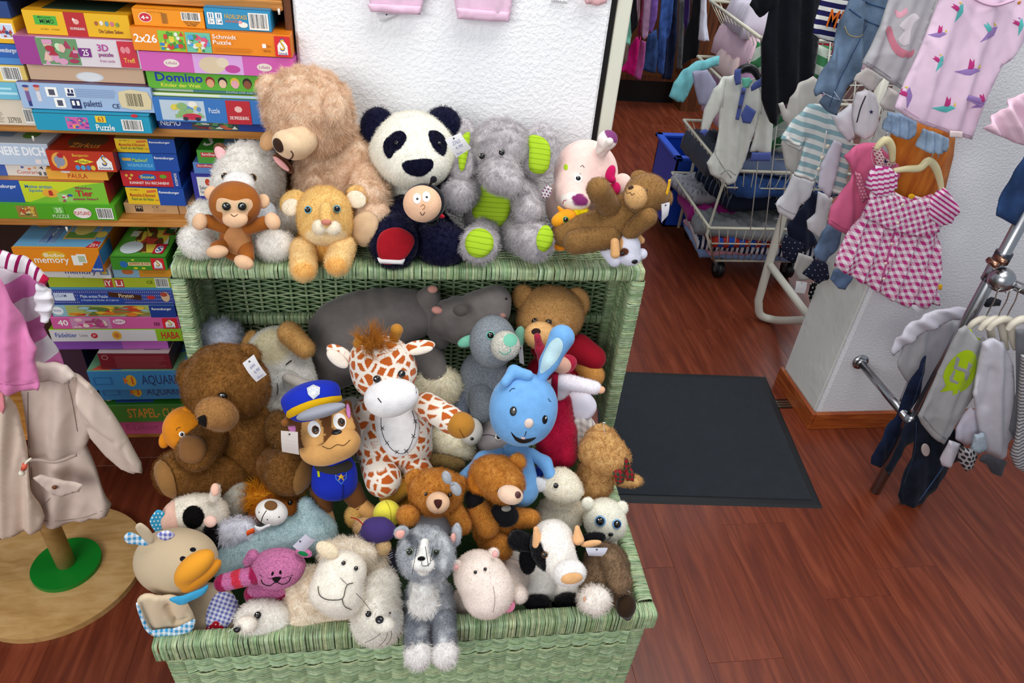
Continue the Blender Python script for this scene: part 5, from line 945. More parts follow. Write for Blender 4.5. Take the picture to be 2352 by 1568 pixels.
MC = stripes('mint_cardigan', .026, .5, '86a8b0', 'cfd4d2'); k_ = garm('cardigan', 'mint and white striped knitted child cardigan with three buttons', 'cardigan', [(1887, 240), (1910, 258), (1935, 270), (1955, 300), (1962, 330), (1950, 380), (1938, 440), (1915, 448), (1895, 435), (1870, 415), (1825, 404), (1838, 365), (1850, 320), (1835, 345), (1810, 335), (1793, 318), (1810, 295), (1835, 262), (1862, 240)], 1.84, mat=MC, th=.035, fold=.004, step=8, ang=16)
cloth('shirt_front', [(1915, 320), (1935, 330), (1922, 400), (1905, 455), (1880, 430), (1885, 380)], 1.815, 'b9b8c6', parent=k_, th=.01, step=8, fold=.002)
for q in ((1901, 336), (1888, 362), (1880, 388)): MB().sph(PY(q[0], q[1], 1.80), .0055, 'd0ccb8', 8, (1, .5, 1)).build('button', SATIN, k_)
garm('baby_shoes_bag', 'pair of pale grey soft shoes hanging over the cardigan shoulder', 'baby shoes', [(1912, 268), (1930, 262), (1955, 240), (1965, 260), (1960, 285), (1962, 315), (1950, 326), (1928, 300)], 1.79, 'c6c4cc', th=.05, fold=.002, step=7).name = 'baby_shoes'
wp = garm('white_trousers', 'white child trousers with turned-up legs under the cardigan', 'trousers', [(1822, 400), (1870, 415), (1860, 450), (1835, 480), (1818, 505), (1790, 490), (1783, 470), (1800, 450), (1812, 425)], 1.93, 'e8e8ee', th=.04, fold=.004, step=8); cloth('leg', [(1880, 440), (1912, 455), (1905, 490), (1895, 530), (1880, 545), (1858, 528), (1856, 510), (1874, 490)], 1.90, 'e8e8ee', parent=wp, th=.04, fold=.004, step=8)
garm('navy_trousers', 'dark navy trousers hanging between the white trouser legs', 'trousers', [(1868, 440), (1880, 445), (1876, 500), (1860, 520), (1880, 560), (1850, 580), (1815, 560), (1808, 520), (1835, 485), (1860, 455)], 2.02, '151a2e', th=.04, fold=.004, step=9)
ND = dots('navy_dots', .017, .10, 'a0a4b4', '1c2034'); garm('dotted_leggings', 'navy leggings with tiny white dots, lowest on the white stand', 'leggings', [(1805, 540), (1850, 560), (1840, 590), (1822, 605), (1800, 592), (1795, 565)], 2.0, mat=ND, th=.03, step=8, fold=.003); garm('dotted_leggings', 'second pair of navy dotted leggings beside the jeans hem', 'leggings', [(1872, 595), (1900, 605), (1905, 640), (1880, 652), (1845, 630), (1860, 612)], 1.90, mat=ND, th=.03, step=8, fold=.003)
garm('grey_vest', 'pale grey garment hanging low between the two dotted leggings', 'garment', [(1836, 582), (1865, 590), (1875, 610), (1858, 640), (1838, 645), (1822, 615)], 1.96, 'a8a6a4', th=.02, step=8, fold=.003)
garm('black_pattern_leggings', 'black leggings with a white zigzag pattern hanging near the floor', 'leggings', [(1862, 650), (1890, 655), (1885, 690), (1878, 710), (1862, 700), (1856, 675)], 1.95, mat=dots('zigzag', .014, .22, 'b8b8b0', '101014'), th=.02, step=7)
tagcard(wp, [(1829, 645), (1854, 648), (1848, 674), (1824, 671)], 1.93, (), 'dcdce0')
# ---- chrome wall rail
B = PZ(2010, 1128, 0); t = thing('chrome_rail', 'chrome wall-mounted clothes rail with ball joint and brace at the right', 'clothes rail', B)
MB().tube([B, B+[0, 0, .5], B+[0, 0, 1.25]], .0155, 'a8a8ac', 20).build('upright', CHROME, t)
f = PY(1975, 830, 1.6985); br = PY(2090, 968, B[1]); MB().tube([f+[0, -.012, 0], br], .0125, 'a8a8ac', 16).build('brace', CHROME, t)
m = MB(); m.cyl(f, f+[0, -.006, 0], .026, 'a8a8ac', 28).cyl(f+[0, -.006, 0], f+[0, -.016, 0], .017, 'a8a8ac', 24); m.build('wall_flange', CHROME, t)
m = MB(); m.cyl(br-[0, 0, .022], br+[0, 0, .022], .0185, 'a0a0a6', 20); m.build('clamp', CHROME, t)
bc = PY(2300, 642, B[1]-.03); m = MB(); m.sph(bc, .031, 'a8a8ac', 16); m.build('ball_joint', CHROME, t); m = MB(); m.cyl(np.array([B[0], B[1], bc[2]-.02]), np.array([B[0], B[1], bc[2]+.022]), .021, 'a0a0a6', 20); m.build('collar', CHROME, t)
dr = unit(PY(2352, 664, B[1]-.06)-bc); R0 = bc+dr*.03; MB().tube([R0, bc+dr*.6], .0125, 'a8a8ac', 16).build('rail', CHROME, t)
for k, q in enumerate(((2283, 605), (2300, 598))): p = PY(q[0], q[1], B[1]-.025); MB().cyl(p+[0, .02, 0], p-[0, .012, 0], .0085, '9c7460', 6).build('bolt', CHROME, t)
cc = np.array([B[0], B[1], PY(2285, 590, B[1])[2]]); MB().cyl(cc-[0, 0, .014], cc+[0, 0, .014], .020, '505058', 16).build('strap_clamp', CHROME, t)
# clothes on the rail
T_ = garm('grey_green_tshirt', 'grey child T-shirt with a lime green speech bubble letter print', 'T-shirt', [(2222, 750), (2232, 762), (2245, 780), (2256, 784), (2262, 776), (2270, 790), (2272, 830), (2250, 870), (2235, 910), (2208, 960), (2185, 1000), (2168, 1020), (2140, 1002), (2118, 975), (2106, 952), (2130, 910), (2160, 850), (2188, 790), (2205, 758)], 1.295, '8f8f91', th=.03, fold=.005, step=8, fdir=110, folds=[(2215, 900, 2190, 960, 8, .005)])
patch('lime_bubble', T_, smoothpoly([(2200, 812), (2222, 803), (2240, 812), (2243, 835), (2238, 865), (2222, 890), (2205, 900), (2188, 907), (2188, 896), (2158, 900), (2172, 886), (2166, 865), (2176, 838)], 2), '9cb81a', h=.0012, step=5)
pr = [[(2196, 817), (2206, 822), (2197, 850), (2188, 846)], [(2224, 830), (2234, 834), (2222, 874), (2212, 870)], [(2195, 838), (2226, 848), (2224, 858), (2192, 848)], [(2180, 866), (2190, 848), (2196, 852), (2190, 870), (2204, 876), (2202, 884), (2180, 876)]]
for q in pr: patch('letter_print', T_, q, '8f8f91', h=.002, step=4)
MB().tube(spline([PY(2228, 757, 1.305), PY(2236, 772, 1.302), PY(2250, 780, 1.302)]), .003, 'a4c020', 6).build('neckband', CLOTH, T_)
garm('white_cardigan', 'off-white long-sleeved top reaching left behind the chrome upright', 'top', [(2208, 707), (2232, 712), (2225, 730), (2190, 735), (2150, 752), (2110, 772), (2075, 800), (2050, 816), (2046, 806), (2062, 778), (2085, 750), (2125, 724), (2170, 708)], 1.47, 'b9b6c2', th=.03, fold=.004, step=8, fdir=30)
garm('grey_shirt', 'pale grey short-sleeved top under the off-white one, behind the chrome upright', 'top', [(2085, 775), (2130, 745), (2180, 732), (2205, 745), (2190, 780), (2160, 830), (2120, 905), (2090, 915), (2070, 925), (2085, 880), (2066, 850), (2062, 835), (2075, 805)], 1.50, 'a3a2a8', th=.03, fold=.004, step=8, fdir=100)
garm('dark_jeans', 'dark navy jeans hanging lowest on the chrome rail', 'jeans', [(2170, 960), (2205, 1000), (2215, 1030), (2180, 1080), (2155, 1110), (2122, 1156), (2092, 1166), (2072, 1160), (2064, 1140), (2078, 1100), (2095, 1050), (2100, 1010), (2080, 1030), (2040, 1090), (2035, 1080), (2080, 985), (2110, 950)], 1.335, '131a28', mat=DENIM, th=.035, fold=.005, step=9)
x = garm('denim_dungarees', 'navy denim dungarees seen left of the chrome upright', 'dungarees', [(2130, 820), (2126, 860), (2110, 900), (2092, 950), (2062, 1010), (2038, 1060), (2020, 1072), (2000, 1064), (2002, 1048), (2040, 985), (2070, 930), (2090, 880), (2105, 850)], 1.44, '16203a', mat=DENIM, th=.03, fold=.005, step=9)
garm('badge_patch', 'oval embroidered badge sewn on the dark jeans', 'badge', ell(2126, 1033, 10, 15, -10), 1.282, 'a89c98', th=.002, fold=0, wr=0, step=4) if 0 else cloth('badge_patch', ell(2126, 1033, 10, 15, -10), 1.318, 'a89c98', parent=bpy.data.objects['dark_jeans'], th=.003, fold=0, wr=0, step=4)
garm('white_jumper', 'white long-sleeved baby top with the sleeve hanging forward', 'top', [(2262, 790), (2285, 778), (2310, 790), (2328, 840), (2332, 950), (2330, 1010), (2318, 1020), (2312, 1050), (2290, 1055), (2268, 1045), (2255, 1000), (2240, 930), (2232, 900), (2248, 860)], 1.27, 'b9b8c2', th=.045, fold=.006, step=9, folds=[(2275, 850, 2262, 930, 9, -.008)])
garm('white_romper', 'small white folded baby garment below the grey T-shirt', 'baby garment', [(2228, 935), (2245, 945), (2255, 985), (2240, 1010), (2220, 1025), (2196, 1010), (2198, 985), (2212, 960)], 1.30, 'bdb8c6', th=.03, fold=.004, step=8); garm('white_leggings', 'white leggings leg printed with small script, low on the rail', 'leggings', [(2180, 1010), (2208, 1022), (2196, 1050), (2185, 1072), (2165, 1070), (2162, 1058)], 1.27, 'b8b4be', th=.03, fold=.003, step=8)
garm('leopard_leggings', 'grey leopard-spotted leggings between the white garments', 'leggings', [(2208, 1025), (2240, 1035), (2246, 1050), (2232, 1075), (2215, 1078), (2203, 1060)], 1.24, mat=dots('leopard', .012, .36, '2c2a2c', 'a09ca0'), th=.03, fold=.003, step=8); garm('blue_rib_cuff', 'pale blue ribbed garment cuff beside the white romper', 'garment', [(2240, 1000), (2260, 995), (2268, 1030), (2250, 1042), (2230, 1036)], 1.255, '98a4b0', th=.03, fold=.002, fper=.008, step=5)
garm('dark_trousers', 'dark grey trousers at the bottom right of the rail', 'trousers', [(2262, 1045), (2300, 1055), (2315, 1062), (2298, 1090), (2280, 1088), (2268, 1068), (2250, 1058)], 1.22, '38383e', th=.03, fold=.004, step=8)
garm('striped_jersey', 'grey and white finely striped garment at the right edge of the rail', 'garment', [(2352, 820), (2400, 820), (2400, 1110), (2352, 1085), (2330, 1070), (2322, 1045), (2340, 960)], 1.20, mat=stripes('fine_grey', .008, .4, '5c5e64', 'b0aeb0'), th=.04, fold=.004, step=9, ang=-12)
garm('grey_garment', 'grey garment hanging at the right edge behind the striped jersey', 'garment', [(2335, 760), (2400, 740), (2400, 1000), (2340, 1020), (2320, 990), (2335, 900)], 1.26, '6f7278', th=.03, fold=.004, step=9)
garm('dark_hat', 'black rolled garment lying on top of the rail hangers', 'garment', [(2255, 690), (2280, 684), (2300, 690), (2296, 702), (2262, 704)], 1.42, '202228', th=.03, fold=.002, step=7)
for k, (x0, Yq, lb) in enumerate(((0, 1.34, 'white plastic hanger of the grey speech bubble T-shirt'), (28, 1.30, 'second white plastic hanger along the chrome rail'), (48, 1.285, 'third white plastic hanger along the chrome rail'), (92, 1.24, 'white plastic hanger at the right edge of the picture'))):
    h_ = hanger('clothes_hanger', lb, [(2222+x0, 758), (2236+x0, 742), (2256+x0, 733), (2270+x0, 738), (2276+x0, 760), (2279+x0, 782), (2284+x0, 800)], .0095, Yq, col='cfc8b8', hook=[(2262+x0, 732), (2272+x0, 712), (2284+x0, 690), (2292+x0, 668), (2304+x0, 664), (2310+x0, 672)])
# ---- wire trolley
WC = 'c9c6b4'; x0, x1 = 1.22, 1.86; TR = thing('wire_trolley', 'cream wire basket trolley on black castors piled with baby clothes', 'trolley', (1.55, 2.8, 0))
def basket(zt, zb, f=1., xr=x1):
    m = MB(); a = np.array([(x0, 2.50, zt), (xr, 2.50, zt), (xr, 3.02, zt+.02), (x0, 3.02, zt+.02)]); b = np.array([(x0+.15*f, 2.68, zb), (xr-.05, 2.68, zb), (xr-.05, 3.0, zb), (x0+.15*f, 3.0, zb)])
    mid = a*.55+b*.45
    for L_, r in ((a, .0062), (mid, .0035), (b, .0055)): 
        for i in range(4): m.tube([L_[i], L_[(i+1) % 4]], r, WC, 6)
    for i in range(4):
        n = 16 if i % 2 == 0 else 12
        for j in range(n+1): t_ = j/n; m.tube([a[i]*(1-t_)+a[(i+1) % 4]*t_, b[i]*(1-t_)+b[(i+1) % 4]*t_], .0019, WC, 5)
    for j in range(17): t_ = j/16; m.tube([b[0]*(1-t_)+b[1]*t_, b[3]*(1-t_)+b[2]*t_], .0019, WC, 4)
    m.build('wire_basket', STEEL, TR)
for q in ((.355, .105), (.60, .37), (.87, .66), (1.085, .92)): basket(*q)
m = MB()
for xx, yy in ((x0+.09, 3.01), (x1-.03, 3.01), (x1-.02, 2.62)): m.tube([(xx, yy, .1), (xx, yy, 1.15)], .008, WC, 8)
m.tube([(x0+.15, 2.68, .105), (x0+.02, 2.55, .30), (x0+.08, 2.66, .37), (x0+.02, 2.52, .58), (x0+.06, 2.62, .66), (x0, 2.52, .86)], .006, WC, 8); m.build('frame_bar', STEEL, TR, kind='stuff')
for p in ((1.42, 2.72), (1.44, 3.02), (1.76, 2.72), (1.78, 3.0)):
    m = MB(); m.cyl(np.array([p[0]-.014, p[1], .042]), np.array([p[0]+.014, p[1], .042]), .042, '0e0e10', 24); w_ = m.build('castor', SATIN, TR); m = MB(); m.cyl(np.array([p[0]-.016, p[1], .042]), np.array([p[0]+.016, p[1], .042]), .016, '4a4a4c', 14).box((p[0]-.018, p[1]-.012, .06), (p[0]+.018, p[1]+.03, .098), '6c6c6c'); m.build('castor_fork', STEEL, w_, smooth=False)
def pile(label, x, y, z, sx, sy, sz, col, mat=None, seed=0, name='folded_cloth', grp='folded clothes in the wire trolley'):
    """soft folded garment, lying flat"""
    sx *= 1.22; sy *= 1.1; sz *= 1.15; x = min(x, 1.56) if x > 1.5 else x
    P, F, q = fill(np.array([(-sx, -sy), (sx, -sy), (sx, sy), (-sx, sy)]), .016); R = np.random.default_rng(seed); e = np.minimum(edist(P, q), .02)/.02; ph = R.random(4)*6
    hh = sz*(.45+.55*np.sqrt(1-(1-e)**2)); rel = .010*np.sin(P[:, 0]*40+ph[0])*np.sin(P[:, 1]*36+ph[1])+.006*np.sin(P[:, 0]*95+P[:, 1]*70+ph[2])+.004*np.sin(P[:, 0]*150-P[:, 1]*120+ph[3])
    A = R.uniform(-.2, .2); c_, s_ = math.cos(A), math.sin(A); X = x+P[:, 0]*c_-P[:, 1]*s_; Y = y+P[:, 0]*s_+P[:, 1]*c_
    T = np.stack([X, Y, z+hh+rel*e], 1); Bo = np.stack([X, Y, np.full(len(X), z)+rel*.3], 1); n = len(P); FF = []; ed = set()
    for f in F:
        if np.cross(P[f[1]]-P[f[0]], P[f[2]]-P[f[0]]) < 0: f = f[::-1]
        FF += [f, tuple(i+n for i in f[::-1])]; ed |= {(f[i], f[(i+1) % len(f)]) for i in range(len(f))}
    FF += [(j, i, i+n, j+n) for (i, j) in ed if (j, i) not in ed]
    o = mk(name, np.vstack([T, Bo]), FF, mat or CLOTH, None, col=col, uv=np.vstack([P, P]), org=(x, y, z)); tag(o, label, 'folded clothes', grp); return o
xc = 1.60
pile('pale blue folded clothes lowest in the bottom trolley basket', xc, 2.83, .112, .20, .14, .035, '7c98c4', seed=1); pile('pink folded cloth second in the bottom trolley basket', xc, 2.82, .150, .20, .15, .022, 'c08c9c', seed=2)
pile('navy and white zigzag folded blanket in the bottom basket', xc, 2.80, .174, .22, .17, .045, 'ffffff', mat=stripes('zigzag_b', .022, .5, '1c2240', 'c8c8cc', axis=0), seed=3); pile('multicoloured dark folded clothes in the bottom basket', xc+.04, 2.78, .222, .22, .17, .035, 'ffffff', mat=stripes('multi', .05, .5, '24489c', '9c2c24', axis=0), seed=4)
pile('grey folded blanket with a star on top of the bottom basket', 1.60, 2.78, .26, .25, .19, .05, '7d8084', seed=5)
pile('grey spotted folded cloth at the left of the bottom basket', 1.33, 2.90, .33, .09, .10, .05, 'ffffff', mat=dots('grey_spots', .022, .2, '70707c', '9c9aa0'), seed=6); pile('magenta folded garment at the left of the bottom basket', 1.36, 2.84, .27, .10, .10, .05, '8c1c6c', seed=7)
pile('dark navy patterned clothes in the second basket', 1.62, 2.80, .38, .20, .15, .07, 'ffffff', mat=dots('navy_pat', .02, .25, '5c6478', '141a2c'), seed=8); pile('blue folded jeans in the second basket', 1.66, 2.76, .46, .20, .16, .05, '2c4c84', mat=DENIM, seed=9); pile('grey and black crumpled clothes at the left of the second basket', 1.36, 2.84, .50, .11, .15, .08, '3c404c', seed=10); pile('pale blue clothes on top of the second basket', 1.66, 2.78, .53, .18, .14, .05, '6c7c9c', seed=11)
pile('pink and white flowered clothes in the third basket', 1.55, 2.84, .67, .22, .16, .07, 'cc9cb0', seed=12); pile('fuchsia crumpled garment in the third basket', 1.46, 2.78, .74, .15, .14, .08, '8c1c50', seed=13); pile('mauve hooded garment on top of the third basket', 1.42, 2.72, .83, .15, .13, .08, 'a07c9c', seed=14); pile('beige pink hat at the left of the third basket', 1.33, 2.78, .88, .08, .09, .07, 'c8b0b0', seed=15)
pile('pale pink crumpled clothes heaped in the top basket', 1.52, 2.80, .93, .22, .15, .10, 'd0b0c0', seed=16); pile('lilac white garment on top of the top basket heap', 1.42, 2.80, 1.04, .14, .12, .09, 'c4bccc', seed=17); pile('dark red garment at the front of the top basket', 1.52, 2.66, 1.0, .10, .08, .07, '7c1428', seed=18); pile('dark green garment in the top basket', 1.68, 2.70, 1.0, .10, .10, .10, '38503c', seed=19)
mh = garm('mint_hoodie', 'mint green long sleeve hanging over the side of the trolley', 'top', [(1537, 222), (1548, 190), (1572, 160), (1600, 142), (1628, 136), (1652, 128), (1650, 150), (1626, 158), (1600, 172), (1588, 200), (1570, 236), (1556, 234)], 2.62, '6cb0b8', th=.04, fold=.004, step=7)
garm('lilac_top', 'lilac grey top hanging beside the mint sleeve with an orange tag', 'top', [(1590, 165), (1625, 160), (1645, 190), (1650, 225), (1640, 248), (1606, 240), (1596, 200)], 2.53, '8c8ca4', th=.02, fold=.004, step=8)
cloth('cow_tag', smoothpoly([(1606, 218), (1620, 212), (1632, 205), (1645, 210), (1640, 225), (1628, 235), (1614, 232)], 2), 2.54, 'd87414', parent=mh, th=.002, fold=0, wr=0, step=5, label='orange animal-shaped size tag')
# cream bodysuit
bs = garm('bodysuit', 'cream baby bodysuit with blue collar, pocket and cuffs on a black hanger', 'bodysuit', [(1665, 178), (1690, 172), (1710, 190), (1738, 178), (1755, 186), (1772, 215), (1778, 250), (1774, 300), (1771, 352), (1723, 348), (1735, 310), (1745, 268), (1722, 330), (1706, 380), (1702, 395), (1690, 416), (1672, 424), (1655, 412), (1632, 400), (1624, 375), (1640, 350), (1652, 300), (1655, 245), (1640, 270), (1625, 305), (1612, 300), (1620, 255), (1640, 205)], 2.36, 'c9cbc4', th=.05, fold=.006, step=7, folds=[(1655, 240, 1650, 290, 4, -.006), (1746, 262, 1738, 300, 4, -.006)])
patch('collar', bs, [(1686, 162), (1697, 160), (1701, 192), (1692, 196), (1687, 180)], '4c5c98', h=.005, step=5) if 0 else None
for n2, pl in (('collar', [(1688, 160), (1702, 157), (1702, 192), (1690, 196), (1686, 178)]), ('collar', [(1724, 200), (1732, 190), (1750, 178), (1756, 188), (1754, 196), (1736, 205), (1726, 210)]), ('placket', [(1704, 200), (1714, 204), (1704, 250), (1697, 276), (1689, 274), (1696, 240)]), ('pocket', [(1714, 240), (1737, 256), (1724, 284), (1706, 282), (1702, 264)]), ('cuff', [(1727, 350), (1771, 350), (1769, 370), (1724, 370)]), ('cuff', [(1606, 302), (1620, 296), (1628, 300), (1618, 314)])):
    cloth(n2, pl, 2.315, '4a5896', parent=bs, th=.006, fold=0, wr=.0005, step=6, smooth=0)
cloth('neck_inside', [(1702, 178), (1722, 178), (1730, 188), (1722, 202), (1706, 200)], 2.325, '64b49c', parent=bs, th=.004, step=6); [MB().sph(PY(a, b, 2.305), .006, '3c3c58', 8, (1, .4, 1)).build('button', SATIN, bs) for a, b in ((1707, 213), (1699, 244))]
hanger('clothes_hanger', 'black hanger holding the cream bodysuit', [(1692, 172), (1702, 160), (1718, 156), (1732, 162), (1742, 180)], .013, 2.35, col='101012', hook=[(1718, 156), (1718, 140), (1726, 134)])
# blue crate
bx = thing('blue_crate', 'blue plastic crate on castors behind the trolley', 'crate', (1.36, 3.25, 0)); m = MB(); bl = '1640a8'
for lo, hi in (((1.25, 3.06, .08), (1.258, 3.36, .43)), ((1.60, 3.06, .08), (1.608, 3.36, .43)), ((1.25, 3.06, .08), (1.608, 3.068, .43)), ((1.25, 3.352, .08), (1.608, 3.36, .43)), ((1.25, 3.06, .08), (1.608, 3.36, .088))): m.box(lo, hi, bl)
m.build('tub', SATIN, bx, smooth=False); m = MB()
for lo, hi in (((1.235, 3.04, .42), (1.27, 3.38, .438)), ((1.59, 3.04, .42), (1.62, 3.38, .438)), ((1.235, 3.04, .42), (1.62, 3.075, .438)), ((1.235, 3.345, .42), (1.62, 3.38, .438))): m.box(lo, hi, '2450c0', bev=.004)
m.build('rim', SATIN, bx, smooth=False)
MB().cyl((1.40, 3.10, .05), (1.43, 3.10, .05), .05, '101014', 24).build('castor', SATIN, bx)
# ---- back rack
RK = thing('wardrobe_rack', 'open brown wooden wardrobe with a dark plinth in the back room', 'wardrobe', (2.1, 5.4, 0))
MB().box((.9, 5.72, .2), (3.4, 5.76, 1.9), 'ffffff').build('back_panel', BROWNW, RK, smooth=False); MB().box((.9, 5.25, .175), (3.4, 5.72, .215), 'ffffff').build('bottom_board', BROWNW, RK, smooth=False)
lp = PZ(1582, 256, 0); MB().box((lp[0]-.07, lp[1], 0), (lp[0]+.07, lp[1]+.25, 1.9), 'ffffff').build('post', BROWNW, RK, smooth=False); MB().box((.9, 5.32, 0), (3.4, 5.7, .17), '0a0808').build('plinth', SATIN, RK, smooth=False)
MB().cyl((.9, 5.05, 1.36), (3.4, 5.05, 1.36), .016, 'a0a0a4', 12).build('hanging_rail', CHROME, RK)
DN1 = '2c4470'
rk = [('pale blue denim dungarees', 'dungarees', [(1397, -40), (1410, -40), (1416, 40), (1425, 102), (1403, 112), (1398, 60)], '6c8cb8', 0), ('dark denim jacket with a white label', 'jacket', [(1388, -40), (1400, -40), (1402, 60), (1402, 78), (1388, 78)], '28405c', 0), ('grey lilac trousers', 'trousers', [(1410, -40), (1420, -40), (1426, 76), (1416, 82), (1410, 40)], '8c90a0', 0), ('khaki trousers', 'trousers', [(1420, -40), (1434, -40), (1436, 66), (1424, 70)], '7c7460', 0), ('lime green printed top', 'top', [(1432, -40), (1444, -40), (1442, 40), (1434, 58)], '7cb424', 0), ('mint green dress', 'dress', [(1440, -40), (1454, -40), (1453, 60), (1448, 104), (1436, 100), (1440, 50)], '7cc4ac', 0),
 ('black flowered dress', 'dress', [(1452, -40), (1466, -40), (1464, 60), (1452, 80), (1450, 40)], '202024', 0), ('powder pink cardigan', 'cardigan', [(1460, -40), (1472, -40), (1470, 40), (1466, 52), (1462, 20)], 'b494a0', 0), ('wine red straps of a dress', 'dress', [(1474, -40), (1484, -40), (1478, 50), (1466, 90), (1464, 70), (1472, 20)], '5c1030', 0), ('brownish gauze dress', 'dress', [(1412, 100), (1446, 104), (1442, 140), (1426, 158), (1414, 144)], '5c4840', 0), ('bright fuchsia dress', 'dress', [(1460, 84), (1474, 86), (1470, 110), (1455, 175), (1425, 162), (1440, 130), (1452, 100)], 'a80c60', 1), ('mauve checked dress', 'dress', [(1474, 92), (1484, 96), (1480, 140), (1470, 184), (1454, 176), (1466, 120)], '94487c', 1), ('lilac pink long-sleeved top', 'top', [(1484, -40), (1502, -40), (1496, 40), (1488, 85), (1480, 92), (1476, 84), (1480, 30)], 'a884a4', 0), ('violet cardigan', 'cardigan', [(1500, -40), (1514, -40), (1508, 40), (1498, 78), (1492, 72), (1496, 20)], '6c4c94', 0),
 ('blue denim pinafore', 'pinafore', [(1490, 78), (1510, 66), (1516, 120), (1508, 168), (1474, 162), (1484, 110)], DN1, 1), ('mid-blue denim dungarees', 'dungarees', [(1520, -20), (1546, -10), (1540, 70), (1530, 128), (1524, 172), (1510, 166), (1512, 60)], '34508c', 1), ('very dark jeans', 'jeans', [(1546, -40), (1560, -40), (1556, 80), (1545, 160), (1540, 184), (1520, 180), (1530, 100)], '141c34', 1), ('black and white speckled trousers', 'trousers', [(1560, 0), (1576, 0), (1572, 80), (1568, 158), (1554, 156), (1558, 60)], '48484a', 0), ('dark purple dress', 'dress', [(1574, -40), (1590, -40), (1584, 60), (1576, 88), (1570, 50)], '2c1850', 0), ('grey jersey top', 'top', [(1590, -40), (1602, -40), (1598, 20), (1588, 40)], '7c8488', 0), ('black trousers with two white labels', 'trousers', [(1596, -40), (1612, -40), (1610, 90), (1600, 130), (1566, 150), (1572, 90), (1586, 40)], '0c0c10', 0), ('white shirt', 'shirt', [(1612, -40), (1624, -40), (1626, 60), (1630, 96), (1604, 92), (1608, 30)], 'b8b8c4', 0)]
for i, (lb, ct, pl, cl, sh) in enumerate(rk):
    garm(lb.split()[-1] if lb.split()[-1] not in ('labels', 'label') else ct, lb+' on the rack in the back room', ct, pl, 5.05-.03*i*(1-sh)-sh*.12+(0 if not sh else .01*i), cl, group=None, th=.05, fold=.012, fper=.09, step=6, smooth=0, wr=.004, mat=DENIM if 'denim' in lb or 'jeans' in lb else None)

def seam(n, *L_):
    o = bpy.data.objects.get(n)
    for pts, w, c in L_: stitch('seam', o, pts, w, c, lift=.0006, k=4)
seam('denim_overalls', ([(1965, -20), (1990, 5), (2035, 20)], 3, '2c4468'), ([(1950, 20), (1985, 45), (2020, 60)], 3, '2c4468'), ([(1990, 60), (1960, 120), (1925, 190), (1905, 245)], 2, '2c4468'), ([(1940, 60), (1950, 80), (1975, 84), (1985, 70)], 2, 'a08c60'), ([(1890, 212), (1915, 225), (1935, 232)], 2, 'a8b4c8'))
seam('bird_dress', ([(2062, 240), (2130, 280), (2230, 312)], 1.6, 'b898b4'))
seam('grey_tshirt', ([(1984, 138), (2020, 160), (2072, 198)], 1.6, '808086')); seam('grey_green_tshirt', ([(2112, 945), (2145, 985), (2172, 1008)], 1.6, '6c6c70'))
seam('cardigan', ([(1898, 300), (1890, 350), (1876, 400), (1868, 412)], 3, 'd8d8d4'), ([(1806, 315), (1820, 326), (1838, 332)], 9, 'd2d4d2'), ([(1826, 398), (1850, 405), (1868, 412)], 10, 'd2d4d2'), ([(1902, 432), (1920, 440), (1934, 442)], 9, 'd2d4d2'))
seam('white_trousers', ([(1788, 470), (1805, 482), (1828, 492)], 3, 'b4b4bc')); seam('bodysuit', ([(1640, 345), (1652, 370), (1680, 408)], 2, 'a8aaa4'), ([(1655, 400), (1672, 390), (1690, 402)], 2, 'a8aaa4'), ([(1738, 188), (1750, 220), (1748, 262)], 1.5, 'b0b2ac'), ([(1668, 182), (1662, 215), (1660, 248)], 1.5, 'b0b2ac'))
seam('gingham_dress', ([(2068, 460), (2060, 510), (2045, 570), (2025, 650)], 5, 'b8558c')); seam('pink_tshirt', ([(1908, 505), (1930, 520), (1955, 530)], 1.6, 'a04468'), ([(2006, 334), (2002, 360), (2012, 385), (2040, 400)], 2, 'd8a8b8'))
seam('jacket', ([(70, 1180), (110, 1196), (190, 1188), (246, 1168)], 1.6, '8c7c70'), ([(64, 900), (66, 1000), (74, 1100)], 2, '8c7c70'), ([(150, 858), (165, 920), (178, 990)], 1.4, '8c7c70')); seam('shorts', ([(1010, -40), (1008, -10)], 1.6, 'b884a8'))
seam('pink_shirt', ([(-10, 880), (40, 884), (88, 876)], 1.5, 'a85888')); seam('dark_jeans', ([(2195, 1020), (2160, 1080), (2110, 1150)], 3, '3c5478'), ([(2105, 970), (2100, 1040), (2076, 1110)], 1.6, '2c3c58')); seam('denim_dungarees', ([(2120, 850), (2095, 930), (2040, 1040)], 1.8, '34486c'))
# ============================================================ SOFT TOYS
VS, SH, MD, LG, XL = (3, 34, .35, .25, .8), (4.5, 32, .45, .35, .8), (7, 30, .6, .45, .85), (10, 28, .6, .7, .9), (14, 26, .65, .8, 1.)
def toy(name, label, px, py, Y): return thing(name, label, 'soft toy', PY(px, py, Y), 'soft toys heaped in and on the wicker chest')
def frost(c2, amt=.8, sc=1.):
    c2 = np.array(srgb(c2))
    def f(P, c):
        n = np.sin(P[:, 0]*160*sc+3*np.sin(P[:, 2]*70*sc))+np.sin(P[:, 1]*150*sc+2*np.sin(P[:, 0]*90*sc)+1)+np.sin(P[:, 2]*170*sc+2*np.sin(P[:, 1]*80*sc)+2)
        w = (np.clip((n-.4)*.5, 0, 1)*amt)[:, None]; return c*(1-w)+c2*w
    return f
def bands(a, b, cols, n):
    A, B = a, b
    def f(P, c):
        t = ((P-A)@(B-A))/((B-A)@(B-A)); i = np.floor(t*n).astype(int) % len(cols); return np.array([srgb(x) for x in cols])[i]
    return f
